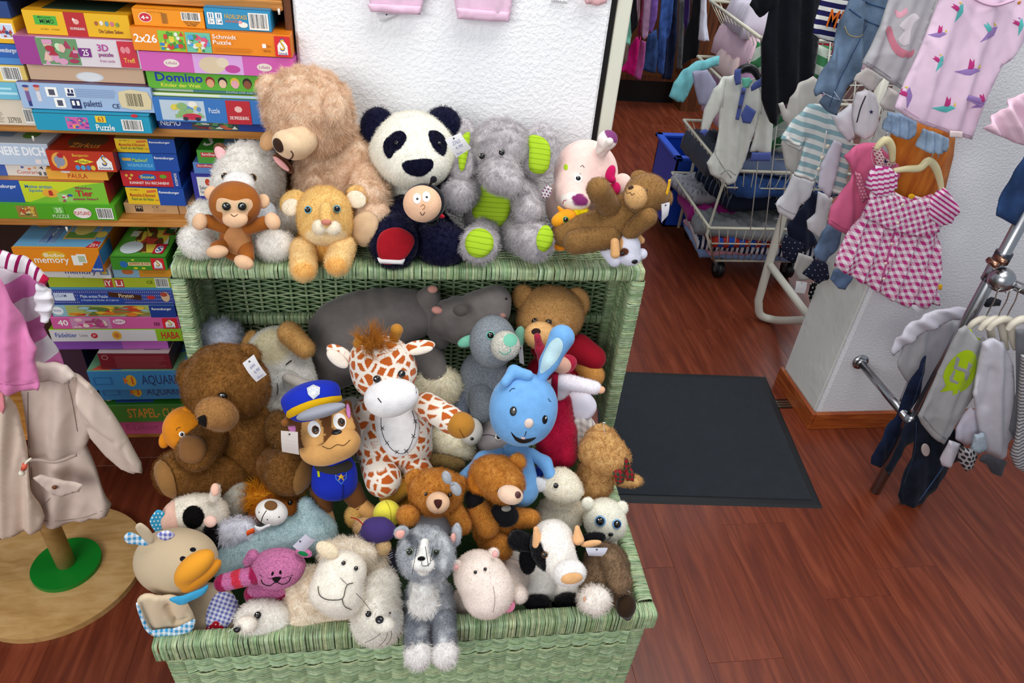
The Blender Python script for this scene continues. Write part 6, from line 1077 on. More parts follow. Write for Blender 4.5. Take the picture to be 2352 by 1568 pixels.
# ---- on top of the lid
t = toy('plush_cat', 'fluffy white cat soft toy with pink ears sitting behind the brown monkey', 560, 570, 1.30); fr = frost('a09484', .3, 1.9)
blob('body', [E(580, 525, 1.37, 88, 82, 75), E(640, 500, 1.35, 48, 55, 40), E(470, 500, 1.345, 36, 40, 30)], 'f0ece6', t, k=.02, fur=LG, paint=[fr])
h = blob('head', [E(572, 412, 1.36, 76, 84, 70), E(545, 425, 1.31, 55, 50, 35)], 'f2efea', t, fur=LG, paint=[fr])
blob('muzzle', E(548, 424, 1.265, 36, 30, 25), 'e8e6e4', h, fur=VS)
for a in ((453, 556, 1.245, 42, 35, 34, 25), (631, 563, 1.245, 44, 35, 34, -8)): blob('foot', E(*a), 'ece8e2', t, fur=MD, paint=[frost('9c9484', .4)])
blob('ear', E(511, 352, 1.365, 17, 27, 7, -35), '5c3a28', h, res=20, fur=VS); blob('ear', E(652, 376, 1.335, 11, 32, 6, -48), '5c3a28', h, res=20, fur=VS)
blob('inner_ear', E(509, 356, 1.355, 13, 23, 5, -35), 'dfa9ac', h, res=18); blob('inner_ear', E(646, 376, 1.322, 7, 25, 5, -48), 'd79b98', h, res=18)
eye(h, 577, 411, 8, 9, iris='8a6a3c'); eye(h, 521, 408, 7, 9, iris='8a6a3c')
blob('chest_patch', E(600, 492, 1.285, 36, 34, 18), 'dfe4ea', t, fur=VS)
t = toy('plush_monkey', 'small brown monkey soft toy with big black glitter eyes on the chest lid', 545, 600, 1.22); MB_, SK = '93541f', 'd3ab88'
bd = blob('body', [E(541, 556, 1.235, 37, 44, 32), E(541, 530, 1.235, 30, 26, 26)], MB_, t); patch('belly', bd, smoothpoly(ell(545, 551, 31, 34, 0, 12), 2), 'bd8455', mat=PLUSH)
h = blob('head', E(540, 468, 1.235, 58, 52, 46), MB_, t, res=34)
mz = blob('muzzle', [E(540, 503, 1.198, 29, 20, 15)], SK, h, res=24)
patch('face', h, smoothpoly([(497, 470), (501, 457), (515, 455), (540, 461), (563, 456), (577, 460), (580, 474), (570, 488), (566, 502), (540, 512), (514, 502), (511, 488), (499, 484)], 3), SK, mat=PLUSH, h=.0016)
for x in (521, 556): eye(h, x, 474, 10, 1, iris='b8a67c')
stitch('mouth', mz, [(530, 492), (538, 497), (546, 492)], 1.6, '2a1c14', parent=h)
for a, b in (((486, 444, 1.245, 17, 17, 8, -20), (604, 462, 1.245, 15, 17, 8, 15)),):
    blob('ear', E(*a), SK, h, res=20); blob('ear', E(*b), SK, h, res=20)
blob('arm', K((515, 520, 1.23), (478, 508, 1.225), 17, 16), MB_, t); blob('hand', E(459, 509, 1.215, 17, 20, 15, 15), SK, t)
blob('arm', K((572, 522, 1.23), (608, 512, 1.225), 17, 16), MB_, t); blob('hand', E(626, 508, 1.215, 17, 21, 15, -25), SK, t)
blob('leg', K((520, 560, 1.225), (500, 570, 1.205), 19, 17), MB_, t); blob('foot', E(499, 578, 1.185, 25, 15, 16, -6), SK, t)
blob('leg', K((562, 568, 1.225), (567, 590, 1.20), 20, 17), MB_, t); blob('foot', E(560, 602, 1.185, 23, 16, 15, 22), SK, t)

t = toy('plush_teddy', 'large shaggy beige teddy bear leaning its head to the left beside the wall', 760, 540, 1.34); BG = 'c8b099'; fr = frost('a98766', .5, .8)
blob('body', [E(770, 400, 1.40, 92, 90, 65), E(770, 470, 1.37, 85, 70, 60), E(800, 350, 1.40, 66, 60, 50)], BG, t, k=.03, fur=XL, paint=[fr], lump=.001)
h = blob('head', [E(712, 262, 1.375, 96, 92, 80, 15), E(700, 235, 1.38, 86, 66, 66, 0)], BG, t, k=.03, res=36, fur=XL, paint=[fr])
mz = blob('muzzle', [E(668, 333, 1.292, 42, 32, 44, 18), E(694, 320, 1.31, 36, 34, 34)], 'd5b896', h, fur=None)
dome('nose', mz, 638, 334, 15, 17, '38241a', h=.35, mat=PLUSH)
stitch('mouth', mz, [(668, 346), (673, 355), (668, 364), (659, 366)], 3, '4a2c2c')
blob('ear', E(622, 208, 1.375, 31, 38, 18, -20), BG, h, fur=LG); blob('ear', E(768, 245, 1.32, 26, 34, 15, -10), BG, h, fur=XL); blob('inner_ear', E(617, 322, 1.335, 19, 26, 10, 30), 'b38a62', h)
eye(h, 681, 306, 6, 12)
blob('arm', K((835, 400, 1.37), (850, 450, 1.31), 38, 42), BG, t, fur=XL, paint=[fr])
ft = blob('foot', [E(852, 508, 1.275, 46, 52, 36, 20)], BG, t, fur=LG, paint=[fr]); patch('sole', ft, smoothpoly(ell(838, 525, 30, 38, 20, 12), 2), 'cfae8a', h=.010, mat=PLUSH)

t = toy('plush_lion_cub', 'golden lion cub soft toy with blue eyes, front paws hanging over the lid edge', 745, 600, 1.22); LN = 'c8a566'
blob('body', [E(745, 560, 1.30, 62, 45, 70), E(745, 570, 1.24, 46, 30, 30)], 'c99a50', t, k=.02, fur=SH)
h = blob('head', [E(745, 490, 1.255, 62, 62, 52), E(748, 525, 1.235, 56, 38, 40), K((748, 478, 1.205), (750, 512, 1.185), 14, 14)], LN, t, k=.018, res=36, fur=SH, paint=[(E(750, 545, 1.21, 50, 24, 30), 'e3cda4', 10)])
blob('muzzle', [E(734, 522, 1.182, 17, 18, 15), E(766, 524, 1.182, 17, 17, 15)], 'e8dac2', h, k=.006, fur=VS)
dome('nose', h, 750, 510, 12, 7, 'c07a68', h=.5, mat=PLUSH, lift=.004)
eye(h, 709, 482, 7, 3, iris='58aecb'); eye(h, 773, 480, 7, 3, iris='58aecb')
for a, b in (((671, 462, 1.275, 32, 24, 9, -35), (668, 476, 1.262, 22, 20, 6, -30)), ((823, 448, 1.285, 28, 22, 9, 20), (818, 458, 1.268, 24, 20, 6, 20))):
    blob('ear', E(*a), LN, h, res=24, fur=SH); blob('inner_ear', E(*b), 'd8cbb6', h, res=20, fur=VS)
for a, b, c in (((698, 572, 1.225), (697, 618, 1.172), (697, 620, 1.160)), ((787, 566, 1.225), (775, 604, 1.178), (772, 608, 1.165))):
    blob('leg', K(a, b, 29, 29), 'dcbc84', t, fur=SH, paint=[(E(c[0], c[1], c[2], 25, 20, 22), 'd2a05a', 8)])

t = toy('plush_panda', 'big black and white panda soft toy with red foot sole, seated against the wall', 950, 590, 1.30); NV = '12122a'; PW = 'e6e3d8'
blob('body', [E(930, 455, 1.385, 76, 70, 55), E(930, 420, 1.39, 70, 50, 50)], PW, t, k=.02, fur=SH)
blob('arm', K((1010, 405, 1.375), (1050, 450, 1.36), 38, 40), NV, t, fur=SH); blob('arm', K((878, 400, 1.385), (872, 430, 1.37), 26, 30), NV, t, fur=SH)
h = blob('head', [E(948, 345, 1.37, 98, 86, 78), E(955, 378, 1.32, 72, 50, 50)], PW, t, k=.025, res=38, fur=SH, paint=[ppoly([(905, 304), (925, 302), (934, 318), (920, 340), (908, 348), (896, 364), (884, 352), (882, 326)], NV), ppoly([(984, 303), (1004, 301), (1021, 316), (1026, 338), (1018, 358), (1003, 348), (990, 330)], NV), ppoly([(925, 374), (955, 366), (990, 366), (994, 384), (972, 403), (950, 403), (931, 394)], NV)])
for a in ((866, 288, 1.39, 38, 42, 20, 10), (1018, 283, 1.39, 40, 38, 20, 10)): blob('ear', E(*a), NV, h, fur=MD)
patch('eye_patch', h, smoothpoly([(905, 304), (925, 302), (934, 318), (920, 340), (908, 348), (896, 364), (884, 352), (882, 326)], 3), NV, fur=SH); patch('eye_patch', h, smoothpoly([(984, 303), (1004, 301), (1021, 316), (1026, 338), (1018, 358), (1003, 348), (990, 330)], 3), NV, fur=SH)
patch('nose', h, smoothpoly([(925, 374), (955, 366), (990, 366), (994, 384), (972, 403), (950, 403), (931, 394)], 3), NV, fur=VS)
dome('eye', h, 913, 331, 5, 5, '0a0a10', lift=.006); dome('eye', h, 1006, 332, 5, 5, '0a0a10', lift=.006)
f1 = blob('leg', [E(905, 558, 1.235, 56, 58, 34, 10), K((905, 540, 1.26), (930, 490, 1.32), 44, 40)], NV, t, fur=MD, k=.02)
patch('sole', f1, smoothpoly([(868, 565), (874, 540), (892, 527), (918, 525), (942, 538), (949, 556), (938, 580), (918, 600), (885, 604), (873, 590)], 3), '981420', h=.009, mat=PLUSH)
patch('sole_label', f1, [(870, 589), (929, 592), (924, 603), (876, 601)], 'd8d4d4', h=.0115, mat=PAPER, step=4)
blob('leg', [E(1015, 562, 1.25, 60, 50, 40), K((1000, 540, 1.29), (980, 500, 1.33), 46, 40)], NV, t, fur=MD, k=.02)
tagcard(t, [(1022, 321), (1057, 305), (1083, 340), (1048, 362)], 1.245, [(.25, .62, .75, .8, '2763'), (.3, .38, .75, .54, '6,90'), (.15, .12, .5, .24, 'Panda')])

t = toy('ladybird_doll', 'round peach-faced doll in a black antennae hood propped on the panda legs', 975, 520, 1.24)
h = blob('head', E(970, 468, 1.195, 44, 42, 36), 'dcb191', t); blob('hood', [E(975, 466, 1.22, 48, 45, 34)], '14141c', t); blob('body', [E(990, 502, 1.235, 18, 16, 16)], '0c0c14', t, fur=VS)
for x, y in ((958, 456), (979, 452)): patch('eye', h, ell(x, y, 9, 12), 'eceaea'); dome('pupil', h, x+1, y+1, 3, 3, '101018', lift=.001)
stitch('nose', h, [(966, 474), (972, 469), (976, 476), (970, 481)], 1.6, 'a8743c'); stitch('mouth', h, [(965, 487), (970, 494), (976, 487)], 1.6, '181010')
blob('antenna', [K((983, 434, 1.215), (991, 418, 1.215), 3, 3), E(996, 412, 1.215, 8, 8, 7)], '14141c', t, k=.004, res=22); blob('collar', E(1012, 495, 1.205, 10, 5, 6, 20), 'a8182c', t, res=16)

t = toy('plush_elephant', 'curly grey elephant soft toy with lime green corduroy belly, ears and soles', 1150, 585, 1.30); EG = 'a5a0a3'; LM = '9dbe28'; fr = frost('7c787e', .45)
def ribs(nt, u, v): return mixc(nt, math_n(nt, 'LESS_THAN', math_n(nt, 'FRACT', math_n(nt, 'DIVIDE', v, .0095)), .16), LM, '7d9c1c')
LIME = uvpat('lime_corduroy', ribs)
bd = blob('body', [E(1138, 480, 1.37, 74, 82, 55), E(1140, 440, 1.37, 60, 50, 50)], EG, t, k=.02, fur=LG, paint=[fr])
patch('belly', bd, smoothpoly([(1108, 420), (1135, 440), (1171, 446), (1168, 490), (1152, 516), (1131, 528), (1106, 512), (1088, 490), (1094, 450)], 3), LM, h=.011, mat=LIME, uvs=4)
h = blob('head', [E(1150, 340, 1.365, 70, 64, 58), E(1150, 398, 1.30, 46, 34, 36), K((1145, 410, 1.275), (1176, 424, 1.262), 30, 26)], EG, t, k=.022, res=38, fur=LG, paint=[fr])
eye(h, 1112, 358, 7, 9); eye(h, 1152, 355, 7, 9)
for a, pl in (((1238, 345, 1.35, 48, 62, 18, 8), [(1213, 320), (1228, 312), (1252, 322), (1263, 345), (1258, 385), (1240, 398), (1217, 388), (1216, 350)]), ((1062, 350, 1.36, 34, 78, 16, 4), [(1062, 315), (1078, 306), (1076, 340), (1066, 388), (1056, 388), (1054, 350)])):
    e = blob('ear', E(*a), EG, h, fur=LG, paint=[fr]); patch('inner_ear', e, smoothpoly(pl, 3), LM, h=.010, mat=LIME, uvs=8)
blob('arm', [E(1052, 448, 1.30, 38, 36, 32), K((1060, 445, 1.32), (1090, 430, 1.36), 30, 30)], EG, t, fur=LG, paint=[fr]); blob('arm', K((1202, 432, 1.335), (1214, 488, 1.28), 30, 32), EG, t, fur=LG, paint=[fr])
f1 = blob('leg', [E(1100, 562, 1.215, 44, 42, 26, 10), K((1105, 550, 1.25), (1115, 530, 1.32), 34, 32)], EG, t, fur=LG, k=.015, paint=[fr]); patch('sole', f1, smoothpoly(ell(1101, 559, 30, 31, 20, 12), 2), LM, h=.010, mat=LIME, uvs=10)
f2 = blob('leg', [E(1228, 555, 1.225, 42, 42, 34), K((1200, 545, 1.26), (1175, 535, 1.32), 36, 36)], EG, t, fur=LG, k=.015, paint=[fr]); patch('sole', f2, smoothpoly(ell(1249, 548, 17, 28, 12, 12), 2), LM, h=.010, mat=LIME, uvs=10)

t = toy('plush_pig', 'pale pink round-headed soft toy with purple nose and a fuchsia bow', 1320, 560, 1.33); PK = 'e4c4bc'
blob('body', [E(1300, 470, 1.385, 48, 62, 45), E(1360, 500, 1.375, 60, 50, 45)], PK, t, k=.02)
h = blob('head', [E(1345, 398, 1.37, 74, 76, 62), E(1318, 440, 1.32, 44, 44, 40), E(1322, 462, 1.275, 34, 24, 26, 12)], PK, t, k=.025, res=38, paint=[(E(1318, 462, 1.26, 36, 19, 26, 8), 'ebe4dc', 2), (E(1335, 458, 1.25, 22, 17, 30, 15), '74285f', 2)])
eye(h, 1328, 410, 6, .8, white='e8e4e4', iris='64646c'); patch('cheek_spot', h, ell(1300, 384, 5, 7), LM, mat=FELT); stitch('eyebrow', h, [(1333, 383), (1338, 380), (1342, 385)], 1.4, '403838')
stitch('mouth', h, [(1293, 468), (1295, 461), (1301, 459)], 1.8, 'a83058'); stitch('eyelash', h, [(1328, 403), (1334, 398)], 1.2, '403838')
blob('ear', [K((1378, 352, 1.355), (1393, 325, 1.34), 14, 19), E(1396, 320, 1.335, 22, 20, 10, -30)], 'e9dcd6', h, paint=[(E(1408, 307, 1.33, 24, 16, 30, 50), '6f3466', 2)])
blob('inner_ear', K((1375, 350, 1.34), (1400, 325, 1.318), 5, 9), 'f2e8e0', h, res=20)
bw = blob('bow', [E(1402, 398, 1.30, 11, 20, 9, 20), E(1413, 432, 1.295, 13, 15, 9, -10), E(1408, 414, 1.29, 7, 7, 8)], 'b01250', t, k=.008); blob('ear', E(1430, 422, 1.33, 22, 24, 14), PK, h)
cloth('ribbon_loop', [(1243, 448), (1256, 425), (1267, 430), (1262, 452), (1247, 460)], 1.30, 'c9b8bf', mat=dots('ribbon_dots', .006, .3, '8c3c78', 'd8d8d4'), parent=t, th=.003, step=5)
t = toy('plush_pony', 'small orange soft toy with a yellow tuft, tucked behind the lying brown bear', 1300, 530, 1.28)
h = blob('head', [E(1300, 500, 1.255, 26, 20, 18, -10), E(1280, 508, 1.245, 14, 14, 12)], 'd98e1c', t, k=.01); blob('ear', K((1290, 485, 1.26), (1283, 476, 1.26), 7, 3), 'd98e1c', h, res=18); blob('mane', E(1330, 489, 1.262, 22, 14, 14), 'e2cc14', h, fur=LG, res=20)
eye(h, 1299, 504, 6, .5, iris='6ca84c'); blob('hoof', E(1282, 566, 1.232, 20, 10, 12, 10), 'cf7c18', t, res=20); blob('body', E(1310, 545, 1.28, 36, 28, 25), 'd98e1c', t)

t = toy('plush_bear_lying', 'brown teddy bear lying on its back across the lid corner with a yellow ear tag', 1390, 570, 1.24); TB = '7a5a34'
blob('body', [K((1440, 488, 1.245), (1372, 530, 1.235), 44, 44)], TB, t, fur=VS)
h = blob('head', [E(1487, 443, 1.235, 50, 44, 42, 20), E(1468, 455, 1.215, 34, 34, 30)], TB, t, k=.018, res=34, fur=VS); mz = blob('muzzle', E(1460, 452, 1.185, 25, 27, 20, -10), 'b08b5c', h, fur=(3, 30, .2, .2, .8)); dome('nose', mz, 1449, 431, 7, 6, '3e2a20', mat=PLUSH, lift=.001)
stitch('mouth', mz, [(1438, 436), (1441, 444), (1448, 442), (1451, 448), (1458, 444)], 1.6, '5c3c24'); eye(h, 1479, 441, 6, 2, iris='3c2414')
blob('ear', E(1470, 408, 1.25, 22, 17, 10, 10), TB, h, fur=VS); blob('ear', E(1523, 455, 1.235, 22, 24, 12, 0), TB, h, fur=VS)
blob('arm', K((1402, 478, 1.235), (1374, 434, 1.205), 26, 27), TB, t, fur=VS); blob('arm', K((1448, 530, 1.205), (1486, 498, 1.19), 20, 23), TB, t, fur=VS)
blob('leg', K((1370, 520, 1.235), (1295, 538, 1.24), 38, 30), TB, t, fur=VS); blob('leg', K((1395, 540, 1.215), (1322, 556, 1.20), 31, 28), TB, t, fur=VS)
cloth('ear_flag', [(1533, 410), (1542, 412), (1539, 430), (1531, 446), (1526, 440), (1531, 425)], 1.195, 'd8a414', parent=t, th=.002, step=4, smooth=0, label='yellow fabric ear tag')
tagcard(t, [(1519, 469), (1538, 464), (1534, 495), (1519, 511)], 1.20, (), 'cfcdd2')
t = toy('plush_puppy', 'small white and tan beanbag puppy at the right corner of the lid', 1430, 598, 1.205); PU = 'dcdcec'
blob('body', E(1425, 572, 1.235, 30, 26, 30), PU, t); h = blob('head', [E(1443, 566, 1.20, 28, 30, 26), E(1447, 593, 1.19, 25, 18, 20)], PU, t, k=.012, paint=[(E(1428, 579, 1.175, 18, 11, 26, -10), '4e2c1a', 2), (E(1420, 560, 1.20, 12, 18, 24), 'c99a68', 2)])
dome('nose', h, 1458, 601, 8, 6, '0c0c10'); eye(h, 1431, 581, 4, .5); blob('ear', K((1412, 556, 1.185), (1413, 583, 1.175), 10, 11), 'cf9e6a', h); blob('ear', K((1462, 540, 1.225), (1473, 552, 1.22), 8, 8), 'cf9e6a', h)
blob('leg', K((1394, 575, 1.215), (1412, 597, 1.195), 16, 16), PU, t); blob('leg', K((1460, 585, 1.21), (1474, 583, 1.20), 14, 13), PU, t)
# ---- inside the open lid and the back of the chest
t = toy('plush_poodle', 'white curly soft toy with a red bow in the left back corner of the chest', 505, 800, 1.29)
blob('body', [E(510, 800, 1.29, 46, 50, 45)], 'c2c6d2', t, fur=LG); h = blob('head', E(505, 768, 1.285, 44, 34, 36), 'c8ccd8', t, fur=XL); blob('bow', E(482, 808, 1.235, 12, 9, 8, 20), 'b01428', t, res=18)
t = toy('plush_dog', 'cream dog soft toy with tan ears hanging its head beside the grey hippo', 650, 870, 1.24)
h = blob('head', [E(638, 808, 1.235, 66, 58, 58), E(672, 862, 1.195, 44, 42, 40), K((650, 840, 1.215), (686, 880, 1.18), 44, 34)], 'd8d5cf', t, k=.03, res=36, fur=SH, paint=[(E(620, 790, 1.20, 48, 46, 60), 'cdc3a4', 20)])
blob('ear', [K((665, 765, 1.21), (700, 800, 1.185), 26, 22)], 'a9814c', h, fur=SH); blob('ear', E(572, 790, 1.25, 16, 34, 12, 20), 'a9814c', h, fur=SH); stitch('eye', h, [(657, 838), (663, 833), (669, 829)], 3, '2a2622', lift=.005)
blob('body', E(650, 930, 1.24, 70, 60, 60), 'c4c0b8', t, fur=SH)
t = toy('plush_lamb', 'light grey fleecy soft toy slumped behind the brown bear and the police puppy', 665, 940, 1.15)
b = blob('body', [E(655, 920, 1.155, 55, 62, 45), E(650, 880, 1.16, 42, 34, 36)], 'b9b8b4', t, k=.02, fur=(5, 26, .3, .6, .9)); blob('ear', K((660, 868, 1.13), (722, 893, 1.12), 12, 15), 'a39c94', t); stitch('seam', b, [(638, 880), (640, 892), (638, 904)], 2, '403c3a', lift=.004)
t = toy('plush_hippo', 'large dark grey hippo soft toy lying across the back of the chest', 900, 850, 1.27); HG = '686260'
def wrink(f0):
    def f(P):
        x = P@CR; y = P@CD; return f0(P)+.0035*np.exp(-((x-.062+.25*y)/.06)**2)*np.sin(x*240+y*90+2*np.sin(y*60))+.002*np.sin(x*45+y*80)+.0012*np.sin(x*110-y*70+2*np.sin(x*40))
    return f
blob('body', [E(815, 770, 1.285, 108, 96, 70, -10), E(915, 722, 1.29, 98, 64, 60), E(770, 850, 1.26, 52, 46, 45)], HG, t, k=.04, res=44, fx=wrink)
h = blob('head', [E(1050, 730, 1.25, 62, 52, 48), E(1110, 712, 1.235, 56, 44, 40, 15), E(1140, 690, 1.235, 38, 34, 34), E(1060, 755, 1.235, 62, 28, 36)], HG, t, k=.02, res=40, fx=wrink, paint=[(K((1098, 757, 1.185), (1136, 746, 1.185), 5, 6), 'c07a6c', 2), (E(1158, 726, 1.19, 10, 7, 20), 'c58c80', 2)])
blob('neck', [K((985, 690, 1.28), (1012, 775, 1.25), 30, 26)], HG, t, fx=wrink); blob('eyelid', E(1058, 712, 1.195, 18, 15, 12), '4c4643', h, res=20)
blob('ear', E(1004, 712, 1.235, 13, 9, 8, 10), 'c48a80', h, res=18); blob('ear', E(994, 664, 1.27, 12, 9, 8), 'b88478', h, res=18)
blob('leg', [K((985, 820, 1.24), (1000, 862, 1.17), 36, 30)], HG, t, paint=[(K((1005, 885, 1.14), (1030, 850, 1.13), 9, 8), 'c89890', 3)]); dome('nostril', h, 1163, 686, 4, 3, '1c1816', mat=PLUSH)
t = toy('plush_sheep', 'cream fluffy soft toy lying under the hippo foot behind the giraffe', 1010, 910, 1.16); blob('body', [E(1008, 888, 1.165, 55, 46, 45), E(985, 905, 1.16, 40, 36, 36)], 'd2cbb6', t, fur=LG)
t = toy('plush_bear_shirt', 'light brown teddy bear in a dark red T-shirt at the back right of the chest', 1290, 900, 1.24); LB = 'a47c4c'
blob('shirt', [E(1290, 862, 1.245, 84, 62, 50), K((1330, 800, 1.23), (1362, 822, 1.21), 34, 30), E(1280, 800, 1.25, 62, 36, 40)], '930f22', t, mat=CLOTH, k=.02)
h = blob('head', [E(1265, 722, 1.255, 76, 66, 60), E(1252, 750, 1.225, 62, 42, 46)], LB, t, k=.02, res=36, fur=SH); mz = blob('muzzle', E(1240, 770, 1.165, 36, 32, 24), 'c79d68', h, fur=(3, 28, .2, .2, .8)); dome('nose', mz, 1231, 761, 11, 8, '34201c', mat=PLUSH)
eye(h, 1229, 738, 6, 3, iris='3c2414'); eye(h, 1260, 740, 6, 3, iris='3c2414')
for a, b in (((1202, 683, 1.275, 26, 30, 14, -10), (1207, 684, 1.262, 17, 20, 8)), ((1322, 696, 1.265, 32, 36, 14, 10), (1318, 700, 1.252, 22, 25, 8))): blob('ear', E(*a), LB, h, fur=SH)
blob('arm', [K((1345, 835, 1.215), (1362, 862, 1.19), 26, 26)], 'bb8646', t, fur=VS)
cloth('shirt_print', ell(1305, 838, 20, 16, -30), 1.182, 'd8d0d0', parent=t, th=.001, step=5, smooth=0, fold=0, wr=0) if 0 else None
t = toy('knitted_dog', 'grey knitted dog soft toy with mint green nose and ears, left of the blue rabbit', 1110, 960, 1.15)
KN = uvpat('grey_knit', lambda nt, u, v: mixc(nt, .5, '5f666e', '838a90'))
KNIT = colmat('knit', .95, .1, .1, (420, 1, .004), var=(330, .35))
blob('body', [E(1112, 868, 1.18, 58, 66, 46), E(1098, 915, 1.16, 50, 45, 42)], '868d96', t, mat=KNIT, k=.02); h = blob('head', [E(1132, 785, 1.17, 54, 62, 50)], '8a9199', t, mat=KNIT)
mz = blob('muzzle', E(1161, 794, 1.105, 34, 35, 28), 'c7c4b8', h, mat=KNIT); patch('nose', mz, smoothpoly(ell(1172, 781, 16, 15), 1), '72b79e'); stitch('mouth', mz, [(1148, 806), (1155, 812), (1165, 812), (1174, 803)], 2, '4fa08a'); stitch('mouth_line', mz, [(1173, 795), (1172, 806)], 1.6, '4fa08a')
eye(h, 1127, 770, 8, .5, iris='62bba6'); blob('ear', E(1075, 783, 1.18, 26, 13, 8, -20), '74b9a0', h, res=20); blob('ear', E(1192, 778, 1.17, 14, 30, 8, 10), '6fa48e', h, res=20)
blob('leg', [K((1105, 905, 1.14), (1106, 945, 1.10), 30, 27)], '7c838b', t, mat=KNIT); blob('leg', K((1062, 905, 1.16), (1060, 950, 1.13), 24, 22), '6c7484', t, mat=KNIT)
tagcard(t, [(1190, 795), (1200, 792), (1204, 838), (1193, 832)], 1.13, (), 'c8c6ca')
t = toy('red_doll', 'soft doll in red overalls and a white terry jumper behind the blue rabbit', 1290, 1010, 1.07); RD = '9c1232'
b = blob('overalls', [K((1275, 930, 1.085), (1282, 985, 1.07), 38, 40), K((1262, 980, 1.065), (1255, 1050, 1.045), 26, 26), K((1296, 985, 1.065), (1296, 1045, 1.045), 26, 30)], RD, t, k=.012, mat=FLEECE, fur=(3, 26, .2, .3, .9))
j = blob('jumper', [E(1275, 885, 1.09, 36, 36, 30), K((1290, 875, 1.075), (1366, 890, 1.06), 20, 15)], 'd6cfd6', t, k=.012, mat=FLEECE, fur=(3, 26, .2, .3, .9)); blob('hand', E(1380, 895, 1.055, 10, 9, 8), 'd3a182', t, res=18)
patch('strap', j, [(1270, 852), (1284, 852), (1280, 915), (1266, 915)], RD, h=.005); blob('hood', [K((1262, 858, 1.10), (1240, 800, 1.11), 22, 10), K((1240, 800, 1.11), (1234, 772, 1.11), 10, 8)], 'a0283c', t, mat=FLEECE, k=.01); blob('head', E(1290, 838, 1.09, 24, 20, 22), 'cfa08c', t)
blob('hood_brim', E(1298, 836, 1.095, 28, 22, 20, -20), 'a8203c', t, mat=FLEECE)
t = toy('cap_doll', 'soft doll in a white cap and grey checked trousers beside the red doll', 1340, 1020, 1.11)
blob('cap', [E(1332, 932, 1.095, 39, 36, 32)], 'cdc9d6', t, mat=CLOTH, lump=.002); blob('body', E(1335, 990, 1.10, 36, 40, 30), 'cfc9c9', t, mat=CLOTH)
CH = gingham('grey_check', .012, 'a39c97', 'd0cac4')
cloth('trousers', [(1305, 970), (1360, 960), (1366, 1010), (1345, 1060), (1300, 1050), (1296, 1000)], 1.06, mat=CH, parent=t, th=.03, step=7)
t = toy('plush_goose', 'cream woolly soft toy with a bare grey face under the giraffe arm', 1040, 1050, 1.07)
h = blob('head', [E(1082, 990, 1.065, 27, 32, 26)], 'c6c2ba', t); eye(h, 1084, 1007, 4, .5); blob('body', [E(1035, 1012, 1.08, 50, 42, 40), E(1065, 1035, 1.06, 24, 22, 20)], 'cbc5b0', t, fur=(7, 24, .3, .8, 1.)); blob('leg', [E(1005, 1060, 1.035, 36, 18, 22), E(1040, 1066, 1.03, 28, 16, 20)], '76603a', t, fur=(5, 24, .3, .8, .9))
t = toy('plush_mouse', 'small pale grey soft toy peeping out beneath the knitted dog', 1130, 1040, 1.09); h = blob('head', E(1135, 1005, 1.095, 46, 40, 34), 'a29a9c', t); eye(h, 1145, 1003, 5, .5, white='c8c4c4'); blob('body', E(1120, 1060, 1.08, 40, 40, 36), 'a29a9c', t); stitch('mouth', h, [(1105, 1000), (1122, 998), (1142, 1003)], 1.5, '3c3438')
# ---- main row
t = toy('plush_big_bear', 'big dark brown teddy bear with tan muzzle and white price card', 540, 1120, 1.04); BB = '6c4822'; fr = frost('9c6c34', .4, .5)
blob('body', [E(565, 1035, 1.08, 78, 92, 62), E(560, 980, 1.08, 66, 56, 55)], BB, t, k=.03, fur=MD, paint=[fr])
h = blob('head', [E(515, 868, 1.09, 88, 78, 74), E(545, 900, 1.07, 68, 62, 60), E(490, 905, 1.05, 60, 50, 50)], BB, t, k=.03, res=40, fur=MD, paint=[fr])
mz = blob('muzzle', [E(492, 947, .985, 42, 36, 34, 10), E(512, 958, .995, 34, 32, 30)], '8a6238', h, k=.02, fur=(3, 24, .2, .2, .9)); patch('nose', mz, smoothpoly([(454, 960), (470, 952), (476, 962), (474, 980), (466, 978), (456, 972)], 2), '14100e', h=.004)
eye(h, 511, 909, 11, 5, rr=9, ang=15); blob('ear', E(432, 858, 1.10, 26, 34, 16, 20), '5e4020', h, fur=MD); blob('ear', E(572, 812, 1.105, 28, 22, 15, 30), BB, h, fur=MD)
a = blob('arm', [K((500, 985, 1.06), (450, 1040, 1.0), 34, 44)], BB, t, fur=MD, paint=[fr]); patch('paw_pad', a, smoothpoly([(418, 1010), (440, 1004), (466, 1010), (472, 1035), (458, 1058), (438, 1062), (416, 1050)], 2), '7c5430', h=.008, mat=PLUSH)
l = blob('leg', [K((520, 1095, 1.03), (410, 1085, .99), 54, 52)], BB, t, fur=MD, paint=[fr]); patch('sole', l, smoothpoly([(358, 1075), (372, 1058), (392, 1075), (404, 1110), (405, 1140), (384, 1136), (364, 1105)], 2), '8a6236', h=.008, mat=PLUSH)
blob('arm', [K((640, 980, 1.07), (668, 1020, 1.04), 36, 34)], '5e4020', t, fur=MD, paint=[fr]); l = blob('leg', [K((640, 1070, 1.03), (665, 1085, .985), 50, 54)], BB, t, fur=MD, paint=[fr]); patch('sole', l, smoothpoly([(672, 1105), (690, 1060), (715, 1050), (722, 1080), (705, 1115), (680, 1132)], 2), '7c5830', h=.008, mat=PLUSH)
tagcard(t, [(557, 834), (583, 814), (613, 860), (589, 877)], 1.0, [(.3, .62, .7, .76, '644'), (.35, .34, .8, .5, '6,90'), (.3, .1, .8, .2, 'Bear')])
t = toy('plush_orange_bear', 'plain orange bear soft toy squeezed behind the arm of the big brown bear', 430, 1040, 1.08)
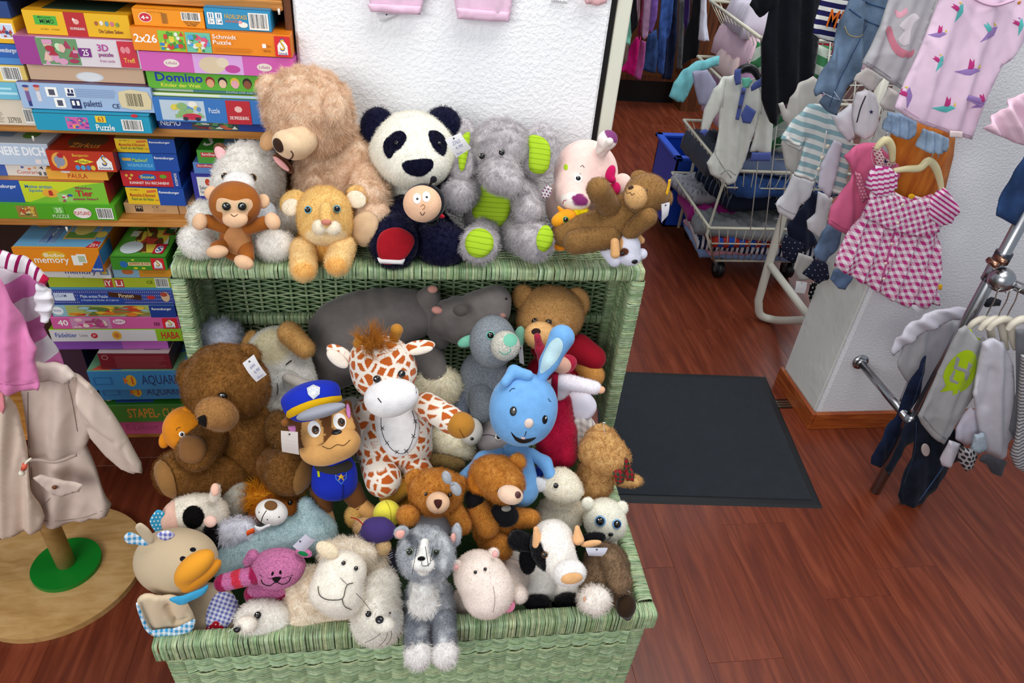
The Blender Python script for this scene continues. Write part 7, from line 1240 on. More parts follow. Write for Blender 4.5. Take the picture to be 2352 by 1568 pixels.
h = blob('head', [E(432, 985, 1.075, 56, 54, 44)], 'cf7e18', t); blob('ear', E(380, 1008, 1.075, 14, 22, 10, 20), 'cf7e18', h, res=20); blob('ear', E(437, 942, 1.085, 22, 14, 10, -20), 'cf7e18', h, res=20); eye(h, 418, 997, 4, .5, white='e8e4dc'); stitch('eyebrow', h, [(405, 988), (408, 983), (415, 981)], 1.4, '28140a'); blob('body', E(450, 1050, 1.08, 50, 50, 40), 'c03020', t)
# giraffe
GIR = blotch('giraffe_hide', 54, .145, 'b4561c', 'e6dccf'); GIR.name = 'giraffe_hide'
t = toy('plush_giraffe', 'orange-spotted white giraffe soft toy standing upright in the middle of the chest', 900, 1100, 1.0); MU = 'a4702a'
bd = blob('body', [E(905, 985, 1.045, 88, 80, 52), E(903, 1030, 1.035, 90, 58, 50)], 'ffffff', t, mat=GIR, k=.02, res=40)
patch('belly', bd, smoothpoly([(868, 930), (905, 915), (945, 930), (962, 975), (955, 1015), (930, 1045), (900, 1046), (875, 1020), (862, 975)], 3), 'e2dfe0', h=.004, mat=PLUSH)
stitch('belly_seam', bd, [(878, 945), (877, 975), (884, 1005), (905, 1033), (930, 1037), (946, 1010), (953, 975), (945, 945)], 1.4, '2c2426', lift=.0045)
for x, y in ((879, 953), (880, 983), (890, 1015), (912, 1035), (932, 1033), (948, 1000), (952, 968)): stitch('cross_stitch', bd, [(x-4, y-4), (x+4, y+4)], 1.3, '2c2426', lift=.0048, k=2); stitch('cross_stitch', bd, [(x-4, y+4), (x+4, y-4)], 1.3, '2c2426', lift=.0048, k=2)
h = blob('head', [E(882, 850, 1.045, 76, 74, 62), E(868, 820, 1.05, 62, 46, 55)], 'ffffff', t, mat=GIR, k=.02, res=40); mz = blob('muzzle', [E(901, 911, .985, 61, 43, 40, -8), E(885, 918, .985, 40, 34, 34)], 'e2dfe0', h, k=.02, res=34)
eye(h, 866, 870, 9, .5); eye(h, 922, 858, 9, .5); stitch('nostril', mz, [(868, 914), (876, 924)], 2.6, '2c2226'); stitch('nostril', mz, [(954, 888), (956, 903)], 2, '2c2226')
blob('ear', [E(783, 815, 1.055, 38, 18, 9, 32)], 'ffffff', h, mat=GIR, res=26); blob('inner_ear', [E(775, 824, 1.045, 30, 15, 7, 38)], 'ddd0c2', h, res=24); blob('ear', [E(962, 796, 1.055, 38, 15, 9, -8)], 'ffffff', h, mat=GIR, res=26); blob('inner_ear', E(966, 805, 1.045, 30, 9, 6, -12), 'ddd0c2', h, res=22)
blob('horn', [K((850, 805, 1.055), (828, 788, 1.055), 12, 17)], MU, h, res=24); blob('horn', [K((902, 790, 1.055), (911, 758, 1.055), 9, 15)], MU, h, res=24)
blob('mane', [E(858, 786, 1.035, 26, 16, 18, -15)], '9c6526', h, res=20, fur=(34, 26, -.3, .7, 1.6))
blob('arm', [K((980, 930, 1.03), (1036, 965, .985), 30, 32)], 'ffffff', t, mat=GIR); hf = blob('hoof', [E(1058, 976, .968, 33, 31, 28)], MU, t); stitch('hoof_seam', hf, [(1055, 985), (1062, 998), (1066, 1005)], 2, '70481a')
blob('arm', [K((838, 940, 1.05), (812, 1000, 1.04), 24, 26)], 'ffffff', t, mat=GIR); l = blob('leg', [K((862, 1055, 1.02), (880, 1100, .965), 38, 42)], 'ffffff', t, mat=GIR); blob('leg', [K((945, 1050, 1.03), (962, 1085, .99), 32, 34)], 'ffffff', t, mat=GIR)
blob('hoof', [K((895, 1140, .965), (925, 1118, .98), 24, 22)], 'a07428', t)
# police puppy (plain stand-in)
t = toy('plush_police_puppy', 'brown and tan puppy soft toy in a blue police cap and blue vest', 770, 1180, .95); DB, TN, BL = '5e3a1e', 'c8965a', '1a2ca4'
h = blob('head', [E(742, 985, .99, 74, 66, 56), E(765, 1000, .975, 62, 58, 48)], DB, t, k=.02, res=38, paint=[ppoly([(692, 985), (700, 956), (720, 952), (738, 972), (744, 1010), (715, 1035), (694, 1018)], TN), ppoly([(762, 955), (774, 932), (794, 934), (810, 962), (814, 990), (790, 998), (766, 985)], TN)])
mz = blob('muzzle', [E(762, 1028, .955, 60, 36, 40, -14), E(790, 1012, .95, 34, 30, 34), E(730, 1035, .96, 40, 28, 34)], TN, h, k=.02); dome('nose', mz, 773, 992, 13, 8, '181418', h=.7, ang=-5, mat=SATIN)
stitch('mouth', mz, [(740, 1024), (757, 1030), (774, 1021), (790, 1022), (804, 1010)], 1.8, '4a2c18')
for x, y, a in ((722, 985, -8), (780, 968, -10)): patch('eye_white', h, ell(x, y, 15, 19, a), 'e8e6e4', h=.002, mat=SATIN); patch('iris', h, ell(x+3, y+2, 9, 11, a), '5a3820', h=.0032, mat=SATIN); dome('pupil', h, x+4, y+1, 5, 6, '0c0808', h=.3, lift=.003, mat=SATIN)
stitch('eyebrow', h, [(705, 958), (712, 952), (719, 955)], 3.5, '4a2a14'); stitch('eyebrow', h, [(768, 938), (774, 937), (779, 942)], 3.5, '4a2a14')
blob('ear', [K((672, 965, .99), (655, 970, .97), 13, 9), K((672, 962, .99), (682, 950, .99), 13, 12)], '7c4c22', h, res=24, k=.01); blob('inner_ear', E(676, 985, .975, 15, 9, 6, 20), 'c078b0', h, res=18)
blob('ear', [K((797, 930, 1.01), (800, 958, 1.0), 12, 12)], DB, h, res=22); blob('inner_ear', E(800, 944, .985, 5, 18, 5, -8), 'c078b0', h, res=18)
cp = blob('cap', [E(718, 925, 1.0, 66, 42, 52, -18), E(712, 905, 1.01, 66, 26, 50, -16)], BL, t, k=.015, res=36, mat=FELT)
band = [(660, 944), (690, 928), (730, 915), (783, 908), (788, 920), (735, 930), (695, 945), (664, 960)]
patch('cap_band', cp, smoothpoly(band, 2), 'cfa214', h=.003); vs_ = blob('visor', [E(737, 945, .955, 58, 15, 30, -15)], '8f919c', t, mat=FELT, res=30)
patch('badge', cp, [(705, 892), (720, 884), (735, 890), (734, 905), (720, 917), (708, 906)], 'c4c8ce', h=.003, mat=SATIN, step=4); patch('badge_mark', cp, ell(720, 904, 6, 5), 'e8eaee', h=.0042, mat=SATIN, step=3)
for x, y in ((713, 897), (718, 893), (724, 893), (728, 897)): dome('badge_mark', cp, x, y, 2.3, 2.8, 'e8eaee', h=.3, mat=SATIN, lift=.0035)
b = blob('vest', [E(768, 1080, .97, 50, 44, 40), E(768, 1110, .965, 52, 40, 42)], BL, t, k=.02, mat=FELT)
patch('strap', b, smoothpoly([(727, 1063), (760, 1072), (800, 1058), (808, 1074), (775, 1090), (728, 1080)], 2), '38342e', h=.003); 
patch('shield', b, [(768, 1080), (796, 1078), (796, 1096), (784, 1112), (771, 1100)], '4a80c8', h=.0015, step=4); patch('shield_inner', b, [(770, 1082), (794, 1080), (794, 1095), (784, 1109), (773, 1099)], BL, h=.0022, step=4)
st = [(783+(11 if i % 2 == 0 else 5)*math.sin(i*math.pi/5), 1094-(11 if i % 2 == 0 else 5)*math.cos(i*math.pi/5)) for i in range(10)]; patch('star', b, st, 'd8a028', h=.0035, step=3); dome('star_centre', b, 783, 1094, 3, 3, 'c8c020', h=.3, lift=.003, mat=SATIN)
stitch('zip', b, [(787, 1112), (787, 1135), (783, 1148)], 1.8, '0c1440', lift=.002); patch('radio', b, [(729, 1082), (734, 1080), (736, 1094), (731, 1095)], 'b8c020', h=.002, step=3)
for a, c, d in (((738, 1128, .965), (743, 1175, .94), (755, 1215, .925)), ((806, 1125, .965), (826, 1160, .945), (852, 1180, .935))):
    blob('leg', K(a, c, 26, 21), DB, t); blob('paw', K(c, d, 21, 19), TN, t)
tagcard(t, [(645, 989), (684, 992), (687, 1044), (648, 1037)], .93, (), 'd8cdc6')
# blue rabbit (plain stand-in)
t = toy('plush_blue_rabbit', 'sky blue velvety rabbit soft toy with one ear up and an open smile', 1190, 1100, .99); RB = '6a9dd0'
h = blob('head', [E(1203, 930, 1.0, 78, 76, 62), E(1198, 968, .99, 62, 54, 54)], RB, t, k=.03, res=40)
ei = blob('ear', [K((1244, 868, 1.02), (1262, 830, 1.03), 13, 18), K((1262, 830, 1.03), (1290, 775, 1.05), 20, 30)], RB, h, k=.015, res=34, fx=lambda f: f)
patch('inner_ear', ei, smoothpoly([(1242, 858), (1246, 825), (1262, 790), (1280, 775), (1292, 785), (1290, 806), (1272, 835)], 3), 'b4d2da', h=.002, mat=PLUSH)
blob('ear', [K((1212, 862, 1.01), (1180, 852, 1.02), 13, 13), K((1180, 852, 1.02), (1160, 878, 1.0), 13, 11)], RB, h, k=.008)
dome('nose', h, 1215, 972, 11, 12, 'dcc6ba', h=.7, mat=PLUSH); 
for x, y, r, q in ((1179, 944, 8, 11), (1251, 963, 6, 10)): patch('eye', h, ell(x, y, r, q, 5), '0c0a0c', h=.0015, mat=SATIN, step=3); dome('eye_glint', h, x+2, y-4, 1.6, 3, 'f0f0f0', h=.3, lift=.0015, ang=10)
patch('mouth', h, smoothpoly([(1173, 990), (1185, 1002), (1205, 1008), (1231, 1003), (1218, 1014), (1200, 1017), (1184, 1010)], 2), '0c0a0c', h=.0022, mat=SATIN, step=2); stitch('mouth_line', h, [(1209, 990), (1205, 1001)], 1.8, '141014'); patch('tooth', h, [(1196, 1002), (1207, 1003), (1205, 1008), (1198, 1007)], 'd8b8b8', h=.0025, step=3)
stitch('eyebrow', h, [(1170, 899), (1176, 893), (1183, 892)], 1.8, '1c1820'); stitch('eyebrow', h, [(1259, 915), (1262, 920), (1265, 922)], 1.6, '1c1820')
blob('body', [K((1185, 1050, 1.0), (1195, 1120, .96), 38, 44)], RB, t)
blob('arm', [K((1152, 1045, 1.0), (1110, 1055, .98), 17, 16), K((1110, 1055, .98), (1070, 1098, .94), 16, 19)], RB, t, k=.015); blob('arm', [K((1220, 1042, 1.0), (1252, 1062, .985), 14, 13), K((1252, 1062, .985), (1264, 1090, .965), 13, 14)], RB, t, k=.012)
blob('trousers', E(1235, 1095, .99, 24, 24, 24), '203c9c', t)
# caramel curly bear
t = toy('plush_curly_bear', 'caramel curly bear soft toy with a tartan bow, leaning over the right rim', 1380, 1130, .99); CU = (7, 24, .3, 1.6, 1.2); CB = 'b08a58'; fr = frost('8c6034', .35, 2)
blob('body', [E(1366, 1100, 1.0, 44, 52, 38)], CB, t, fur=CU, paint=[fr]); h = blob('head', [E(1385, 1038, 1.01, 55, 46, 42, 10), E(1405, 1060, .99, 40, 28, 32), E(1380, 1000, 1.03, 26, 24, 22)], CB, t, k=.02, fur=CU, paint=[fr], res=34)
blob('ear', E(1382, 985, 1.03, 20, 12, 10, 10), CB, h, fur=CU); blob('arm', K((1425, 1098, .99), (1462, 1104, .97), 18, 13), CB, t, fur=CU)
TT = gingham('tartan', .009, '9c1428', '1c4a34')
for pl in ([(1408, 1088), (1425, 1080), (1436, 1090), (1432, 1110), (1418, 1118)], [(1434, 1092), (1448, 1074), (1457, 1086), (1455, 1104), (1440, 1106)], [(1436, 1052), (1444, 1058), (1450, 1078), (1438, 1090), (1432, 1082)]): cloth('bow_loop', pl, .955, mat=TT, parent=t, th=.008, step=6)
MB().tube(spline([PY(1390, 995, .99), PY(1386, 980, .985), PY(1388, 970, .98)]), .0006, 'e8e8e8', 5).tube([PY(1384, 970, .98), PY(1391, 971, .98)], .0008, 'e8e8e8', 5).build('tag_pin', SATIN, t)
t = toy('plush_grey_rump', 'pale grey soft toy buried between the left cow and the lion mane', 545, 1170, .98); blob('body', [E(545, 1150, .985, 36, 46, 34)], '9c978c', t, fur=SH)
# ---- front half
t = toy('plush_cow_left', 'white cow soft toy with pink nose and one black eye patch in the left corner', 460, 1230, .91)
h = blob('head', [E(470, 1180, .935, 52, 44, 42), E(430, 1180, .93, 46, 42, 38)], 'd8d0c3', t, k=.02, fur=SH, paint=[ppoly(ell(444, 1187, 25, 27, 10, 12), '0e0c0c')]); mz = blob('muzzle', E(408, 1188, .925, 36, 42, 34, 10), 'd4aa97', h); patch('eye_patch', h, smoothpoly(ell(444, 1187, 24, 26, 10, 12), 2), '0e0c0c', fur=VS)
blob('ear', K((492, 1142, .93), (497, 1120, .93), 12, 9), 'd8d0c3', h, fur=VS); blob('horn', E(494, 1124, .915, 10, 15, 8), 'dfb19c', h, res=18); blob('inner_ear', E(483, 1197, .885, 15, 14, 8), 'd9b4a6', h, res=20); blob('leg', K((485, 1215, .90), (494, 1250, .885), 16, 15), '0e0c0c', t, fur=VS); blob('body', E(500, 1240, .95, 46, 44, 40), 'd0c8bb', t, fur=SH)
cloth('ear_ribbon', [(352, 1180), (362, 1172), (378, 1180), (376, 1205), (366, 1228), (352, 1215), (344, 1195)], .915, mat=dots('blue_dots', .0065, .22, 'e8f0f4', '3aa0c8'), parent=t, th=.004, step=5, smooth=1, fold=.001, wr=.0006)
t = toy('plush_lion', 'orange lion soft toy with a white muzzle and yellow mane behind the grey-blue toy', 630, 1195, .94)
blob('mane', [E(612, 1140, .975, 46, 24, 26), E(640, 1150, .97, 44, 30, 26)], 'b87a1c', t, fur=(26, 20, .1, .6, 1.6)); h = blob('head', [E(640, 1165, .955, 50, 38, 38), E(590, 1190, .95, 22, 26, 22)], '96541c', t); mz = blob('muzzle', [E(624, 1176, .912, 37, 30, 26, 15)], 'd9d5d0', h); dome('nose', mz, 622, 1160, 15, 12, '74502e', h=.3, mat=PLUSH, ang=20)
stitch('mouth', mz, [(612, 1172), (604, 1185), (600, 1198)], 2, '241c1c'); eye(h, 666, 1154, 6, .5, ang=-35); [dome('whisker_dot', mz, x, y, 1.8, 1.8, '1c1414', lift=.0) for x, y in ((595, 1176), (641, 1187), (614, 1193), (658, 1195))]
t = toy('plush_whale', 'grey-blue plush toy with an upright pointed fin, lying behind the pink cat', 620, 1270, .88); WB = '8fa3a6'
blob('body', [K((540, 1285, .88), (650, 1240, .90), 52, 46), K((650, 1240, .90), (725, 1225, .90), 42, 44), K((722, 1220, .905), (703, 1160, .935), 42, 18)], WB, t, k=.02, res=44, fur=(4, 30, .3, .3, .9), paint=[frost('6c8488', .4)])
tagcard(t, [(640, 1250), (0, 0), (0, 0), (0, 0)], .9) if 0 else None
t = toy('plush_white_fluff', 'white fluffy soft toy with an orange label peeping over the grey-blue toy', 555, 1240, .90); blob('body', [E(548, 1217, .905, 40, 26, 30), E(525, 1230, .90, 26, 30, 26)], 'd5d5dd', t, fur=XL); cloth('sewn_label', [(567, 1215), (584, 1211), (586, 1221), (569, 1225)], .868, 'd0501c', parent=t, th=.002, step=4, smooth=0, label='orange sewn-in label')
cloth('sewn_label', [(585, 1204), (600, 1210), (620, 1212), (618, 1218), (598, 1217), (588, 1212)], .865, 'dcdcdc', parent=t, th=.0015, step=4)
t = toy('plush_bow_bear', 'ginger teddy bear with a silver bow on one ear, in the middle of the chest', 1000, 1210, .89); GB_ = 'a26a2c'
blob('dress', [E(1000, 1205, .90, 44, 32, 30)], '86868c', t, mat=CLOTH); h = blob('head', [E(1000, 1122, .91, 62, 46, 46), E(1003, 1150, .895, 48, 32, 38)], GB_, t, k=.018, res=34, fur=MD, paint=[frost('b48244', .4)]); mz = blob('muzzle', E(1006, 1154, .862, 27, 25, 22), 'cfa888', h); patch('nose', mz, smoothpoly([(998, 1148), (1014, 1148), (1013, 1160), (1006, 1167), (999, 1158)], 2), '40201c', h=.003, step=3); stitch('mouth_line', mz, [(1006, 1167), (1006, 1178)], 1.4, '6c4434')
blob('ear', E(954, 1098, .925, 25, 22, 12, -20), GB_, h, fur=MD); blob('ear', E(1052, 1112, .92, 22, 22, 12), GB_, h, fur=MD); eye(h, 979, 1134, 4, 4); eye(h, 1032, 1136, 5, 4)
blob('bow', [E(1026, 1096, .875, 16, 11, 6, 70), E(1047, 1122, .875, 18, 12, 6, 60), E(1038, 1111, .87, 5, 5, 5)], '8c8f95', t, k=.005, mat=SATIN); blob('arm', [E(937, 1183, .872, 27, 24, 22)], GB_, t, fur=SH); blob('arm', [K((1045, 1175, .89), (1062, 1205, .875), 22, 22)], GB_, t, fur=SH)
t = toy('plush_vest_bear', 'ginger teddy bear in a black waistcoat looking right, beside the blue rabbit', 1140, 1250, .88)
blob('body', [E(1140, 1190, .905, 46, 44, 38), E(1130, 1220, .90, 44, 34, 34)], GB_, t, k=.015, fur=SH); v = blob('waistcoat', [E(1158, 1182, .885, 34, 28, 24, 15), E(1090, 1145, .91, 22, 30, 20)], '0f0e12', t, mat=CLOTH); h = blob('head', [E(1138, 1092, .925, 60, 46, 46, 12), E(1160, 1115, .90, 42, 38, 38)], GB_, t, k=.018, res=36, fur=MD, paint=[frost('b48244', .4)])
mz = blob('muzzle', [E(1172, 1136, .865, 30, 22, 22, 15)], 'd8b8a0', h); dome('nose', mz, 1190, 1136, 8, 8, '4c2424', mat=SATIN, h=.6); eye(h, 1147, 1126, 5, 4); blob('ear', E(1102, 1105, .915, 28, 28, 14, 20), 'b87426', h, fur=MD); blob('ear', E(1188, 1060, .935, 20, 20, 12), GB_, h, fur=MD); dome('bow_tie', v, 1163, 1167, 12, 8, '8c8880', h=.6, mat=SATIN)
blob('arm', [K((1100, 1170, .90), (1120, 1210, .87), 26, 26)], GB_, t, fur=SH); blob('arm', [K((1190, 1190, .895), (1220, 1190, .885), 22, 20)], GB_, t, fur=SH); blob('leg', [K((1125, 1235, .88), (1150, 1258, .845), 30, 28)], GB_, t, fur=SH)
t = toy('plush_cream_lamb', 'cream woolly lamb soft toy behind the black and white cow', 1290, 1210, .93); LW = (4, 30, .2, 1.2, 1.1)
blob('body', [E(1288, 1178, .955, 56, 46, 42)], 'cbc3b2', t, fur=LW); h = blob('head', [E(1286, 1112, .96, 44, 38, 38), E(1305, 1128, .945, 34, 26, 28)], 'cdc6b6', t, k=.015, fur=LW); blob('ear', [E(1236, 1112, .955, 26, 16, 12, 10)], 'c6c6c8', h, fur=VS); blob('ear', E(1286, 1083, .975, 12, 10, 8), 'c2b8aa', h); eye(h, 1277, 1115, 6, 2)
t = toy('plush_blue_eyes', 'white bear cub soft toy with large blue glitter eyes by the right rim', 1395, 1260, .90); WP = 'dbd8ca'
blob('body', [E(1392, 1262, .915, 40, 50, 36)], WP, t, fur=VS); h = blob('head', [E(1388, 1190, .915, 48, 46, 42), E(1395, 1212, .90, 40, 30, 34)], WP, t, k=.015, fur=VS); [blob('ear', E(*a), WP, h, res=20, fur=VS) for a in ((1350, 1156, .925, 15, 15, 9), (1428, 1166, .92, 15, 16, 9))]
eye(h, 1379, 1196, 10, 2, iris='5f98cc'); eye(h, 1416, 1203, 9, 2, iris='5f98cc'); dome('nose', h, 1402, 1225, 6, 5, '0c0c0e', lift=.004); stitch('mouth', h, [(1402, 1231), (1396, 1237), (1390, 1235)], 1.4, '201818', lift=.003)
t = toy('yellow_ball_toy', 'plain yellow round plush ball next to the purple-capped bear', 890, 1185, .90); b = blob('ball', E(889, 1180, .90, 32, 32, 30), 'd8ce46', t); stitch('seam', b, [(886, 1150), (896, 1170), (899, 1200)], 1.4, 'a89c28')
t = toy('plush_cap_bear', 'small beige bear in a purple cap and dark sweater behind the white sheep', 870, 1290, .86)
blob('head', [E(835, 1212, .875, 24, 24, 22), E(862, 1225, .87, 34, 28, 26)], 'a4845c', t, fur=(3, 30, .2, .8, .9)); blob('cap', [E(870, 1215, .85, 40, 28, 30, 10), E(858, 1230, .85, 34, 22, 24)], '3a2c62', t, mat=CLOTH, k=.01, lump=.0015); s_ = blob('sweater', [K((888, 1275, .85), (893, 1335, .82), 22, 24)], '16162a', t, mat=KNIT)
blob('paw', [E(880, 1255, .83, 18, 20, 16)], 'ab9068', t, fur=(3, 30, .2, .8, .9)); [stitch('cuff_stripe', s_, [(872, y), (885, y+4), (902, y-4)], 1.2, 'c8c8d0') for y in (1272, 1277, 1282)]
MB().tube(spline([PY(805, 1188, .86), PY(820, 1192, .855), PY(835, 1205, .85)]), .001, '8c1020', 5).build('cord', FELT, t)
t = toy('plush_golden_paws', 'golden plush toy mostly buried under the giraffe feet', 860, 1200, .95); blob('body', [E(950, 1130, 1.0, 36, 40, 34), E(920, 1160, .99, 36, 36, 34)], 'a87a30', t, fur=VS); blob('paw', E(812, 1185, .93, 20, 26, 20), 'b08a4c', t, fur=VS)
# front row
t = toy('plush_duck', 'beige stork soft toy with a large orange beak and checked trims, front left corner', 440, 1430, .78); DK = 'b3a084'
bd = blob('body', [E(480, 1400, .815, 64, 62, 42), E(500, 1430, .80, 62, 40, 36)], 'a9967e', t, k=.02, mat=FELT); h = blob('head', [E(395, 1290, .835, 84, 74, 66, 15), E(430, 1285, .825, 66, 60, 55)], DK, t, k=.03, res=36, mat=FELT)
BK_ = 'd08c2a'; blob('upper_beak', [E(447, 1300, .742, 52, 28, 30, -38), E(430, 1330, .74, 28, 24, 22)], BK_, h, k=.012, mat=FELT, res=34); blob('lower_beak', [E(462, 1322, .742, 56, 20, 26, -38)], 'c47f22', h, k=.012, mat=FELT, res=32)
patch('eye', h, ell(420, 1283, 7, 6), '14141c', h=.0015); patch('eye', h, ell(443, 1262, 7, 5), '14141c', h=.0015)
GBL = gingham('blue_gingham', .0085, '3c96c8', 'e4ecf0'); GVI = gingham('violet_gingham', .0075, '6468b4', 'e0e2ee'); RDT = dots('red_dots', .007, .16, 'e8d8d8', 'a81428')
cloth('crest', [(285, 1232), (298, 1222), (325, 1236), (342, 1250), (320, 1252), (295, 1248)], .825, mat=GBL, parent=h, th=.004, step=5, smooth=1, fold=.001, wr=.0006); cloth('crest', [(310, 1212), (322, 1202), (342, 1215), (355, 1238), (345, 1248), (325, 1235)], .82, 'b0a088', parent=h, th=.005, step=5, smooth=1, fold=.001, wr=.0006); cloth('crest', [(360, 1226), (385, 1217), (402, 1229), (385, 1239), (370, 1238)], .795, mat=GVI, parent=h, th=.004, step=5, smooth=1, fold=.001, wr=.0006)
cloth('scarf', [(388, 1377), (420, 1367), (460, 1352), (478, 1345), (468, 1365), (430, 1382), (408, 1388)], .755, '3a94bc', parent=t, th=.006, step=5, smooth=1, fold=.001)
cloth('wing', [(312, 1392), (328, 1368), (362, 1370), (385, 1392), (400, 1425), (412, 1405), (378, 1378), (420, 1380), (448, 1420), (440, 1440), (400, 1440), (360, 1458), (340, 1445)] if 0 else [(313, 1388), (330, 1366), (370, 1370), (420, 1378), (447, 1422), (432, 1445), (395, 1458), (352, 1458), (332, 1435)], .765, 'c2ae92', parent=t, th=.020, step=5, smooth=1, mat=FELT, fold=.0015, wr=.001, folds=[(385, 1392, 404, 1425, 6, -.009), (404, 1425, 428, 1418, 5, -.007)])
wg = [(348, 1446), (395, 1444), (440, 1424), (449, 1424), (440, 1448), (405, 1459), (360, 1461)]; cloth('wing_trim', wg, .752, mat=GBL, parent=t, th=.004, step=5, smooth=1, fold=.001, wr=.0005)
cloth('wing_trim', [(312, 1392), (318, 1390), (338, 1434), (352, 1450), (345, 1456), (330, 1440)], .752, mat=GBL, parent=t, th=.004, step=5, smooth=1, fold=.001, wr=.0005)
patch('belly_patch', bd, smoothpoly([(492, 1368), (515, 1358), (548, 1378), (540, 1410), (520, 1440), (476, 1440), (476, 1400)], 2), 'ffffff', h=.003, mat=GVI, uvs=20)
patch('corner_patch', bd, [(462, 1452), (497, 1420), (525, 1450)], 'ffffff', h=.005, mat=RDT, uvs=10)
t = toy('knitted_pink_cat', 'pink knitted cat soft toy with red striped arms and drawn whiskers', 630, 1370, .81); PC = 'c2709c'; STR = ['9c1c4c', 'c46c9c', 'c83044', 'c46c9c']
h = blob('head', [E(640, 1298, .815, 62, 40, 34), E(636, 1318, .81, 52, 34, 32)], PC, t, k=.015, mat=KNIT, paint=[]); bd = blob('body', [E(615, 1362, .82, 54, 32, 34)], PC, t, mat=KNIT, paint=[bands(PY(600, 1330, .8), PY(614, 1400, .8), STR, 6.5)]); blob('arm', [K((588, 1318, .81), (512, 1338, .80), 23, 20)], PC, t, mat=KNIT, paint=[bands(PY(500, 1340, .8), PY(600, 1315, .8), STR, 5.5)])
blob('ear', K((580, 1275, .825), (568, 1290, .82), 14, 10), PC, h, mat=KNIT, res=20); er = blob('ear', E(698, 1268, .815, 20, 11, 7, 20), PC, h, mat=KNIT, res=20); patch('inner_ear', er, ell(696, 1271, 12, 5, 15), '187040', h=.001, step=3)
patch('nose', h, smoothpoly([(624, 1326), (646, 1324), (640, 1334), (634, 1338)], 2), '181014', step=3); stitch('mouth', h, [(600, 1330), (605, 1340), (620, 1344), (634, 1336), (648, 1341), (662, 1336), (668, 1324)], 2.4, '241418'); [stitch('whisker', h, q, 1.5, '241418') for q in ([(596, 1320), (624, 1329)], [(646, 1328), (672, 1320)])]
[dome('eye', h, x, y, 3, 5, '181014', mat=FELT, h=.3, ang=a) for x, y, a in ((626, 1317, 20), (644, 1314, 0))]
tagcard(t, [(672, 1254), (702, 1226), (727, 1238), (700, 1266)], .80, (), 'c8c4d4')
t = toy('plush_seal_left', 'small white seal soft toy lying on the front rim, left of the sheep', 600, 1450, .75); SW = 'efeae2'
h = blob('head', [E(612, 1415, .775, 56, 38, 36, 8), E(580, 1425, .765, 36, 32, 30)], SW, t, k=.02, fur=MD, res=34); sn = blob('snout', [E(566, 1434, .742, 24, 20, 18)], 'dfd8cc', h, fur=VS); dome('nose', sn, 549, 1442, 9, 7, '101014', lift=.006, h=.8); eye(h, 592, 1413, 8, 4)
m = MB(); [m.tube(spline([PY(556, 1440, .735), PY(*b, .725), PY(*c, .72)]), .0005, 'e8e2d8', 4) for b, c in (((535, 1420), (527, 1428)), ((540, 1440), (522, 1452)), ((552, 1455), (548, 1472)), ((562, 1455), (560, 1468)))]; m.build('whiskers', SATIN, h)
blob('body', [E(650, 1425, .79, 46, 40, 38)], SW, t, fur=MD)
t = toy('plush_sheep', 'large cream sheep soft toy with a smooth face on the front rim of the chest', 780, 1440, .77); SC_ = 'e8dac6'
blob('body', [E(720, 1370, .81, 66, 70, 52), E(822, 1345, .825, 56, 72, 46), E(755, 1415, .79, 72, 42, 44), E(690, 1425, .775, 34, 36, 30)], SC_, t, k=.03, res=40, fur=LG); blob('crown', [E(800, 1270, .825, 66, 34, 38), E(850, 1300, .83, 40, 44, 38)], 'ece0ce', t, k=.02, fur=LG)
h = blob('head', [E(785, 1310, .775, 55, 46, 44), E(768, 1360, .75, 58, 44, 44), E(790, 1382, .75, 42, 36, 38)], 'ebe3d6', t, k=.025, res=36, fur=(2.5, 26, .2, .2, .9)); blob('ear', E(752, 1262, .785, 28, 17, 10, 28), 'd9c9ae', h, fur=VS)
eye(h, 789, 1293, 5, 1.5); eye(h, 817, 1305, 5, 1.5); stitch('mouth', h, [(732, 1346), (736, 1366), (754, 1376), (785, 1374), (792, 1355), (797, 1342), (810, 1338)], 1.8, '302a26', lift=.002); stitch('mouth_line', h, [(785, 1374), (791, 1390), (806, 1398)], 1.8, '302a26', lift=.002); stitch('cheek_line', h, [(781, 1326), (797, 1342)], 1, '302a26', lift=.002)
t = toy('plush_seal_right', 'white seal soft toy with long whiskers on the front rim, right of the sheep', 870, 1465, .75)
h = blob('head', [E(866, 1432, .745, 60, 50, 40), E(872, 1415, .74, 46, 40, 38)], 'f0ebe2', t, k=.02, fur=MD, res=34); sn = blob('snout', [E(880, 1434, .705, 26, 19, 14)], 'e6e0d4', h, fur=VS); blob('body', [K((866, 1390, .765), (872, 1345, .795), 54, 42)], 'f0ebe2', t, fur=LG); eye(h, 848, 1410, 7, 4); dome('nose', sn, 873, 1424, 10, 9, '15151c', lift=.004, h=.6); dome('eye', h, 893, 1408, 3, 2, '2c2422', lift=.006)
m = MB(); [m.tube(spline([PY(a[0], a[1], .71), PY(b[0], b[1], .70), PY(c[0], c[1], .695)]), .00045, '3a322c', 4) for a, b, c in (((890, 1436), (865, 1462), (838, 1476)), ((894, 1440), (885, 1468), (872, 1482)), ((900, 1440), (898, 1465), (888, 1480)), ((850, 1400), (835, 1380), (818, 1362)))]; m.build('whiskers', SATIN, h)
t = toy('plush_grey_cat', 'grey and white long-haired cat soft toy hanging its white paws over the front rim', 985, 1450, .735); GC2 = '94979c'; fr = frost('c4c6c8', .9, 1.1); fr2 = frost('3c4048', .85, .7)
blob('body', [E(985, 1380, .775, 56, 62, 38), E(988, 1430, .755, 56, 50, 34)], GC2, t, k=.02, res=36, fur=MD, paint=[fr, fr2]); ch = blob('chest', [E(972, 1350, .735, 26, 28, 20), E(972, 1385, .725, 32, 32, 20)], 'e2dfdb', t, k=.015, fur=LG)
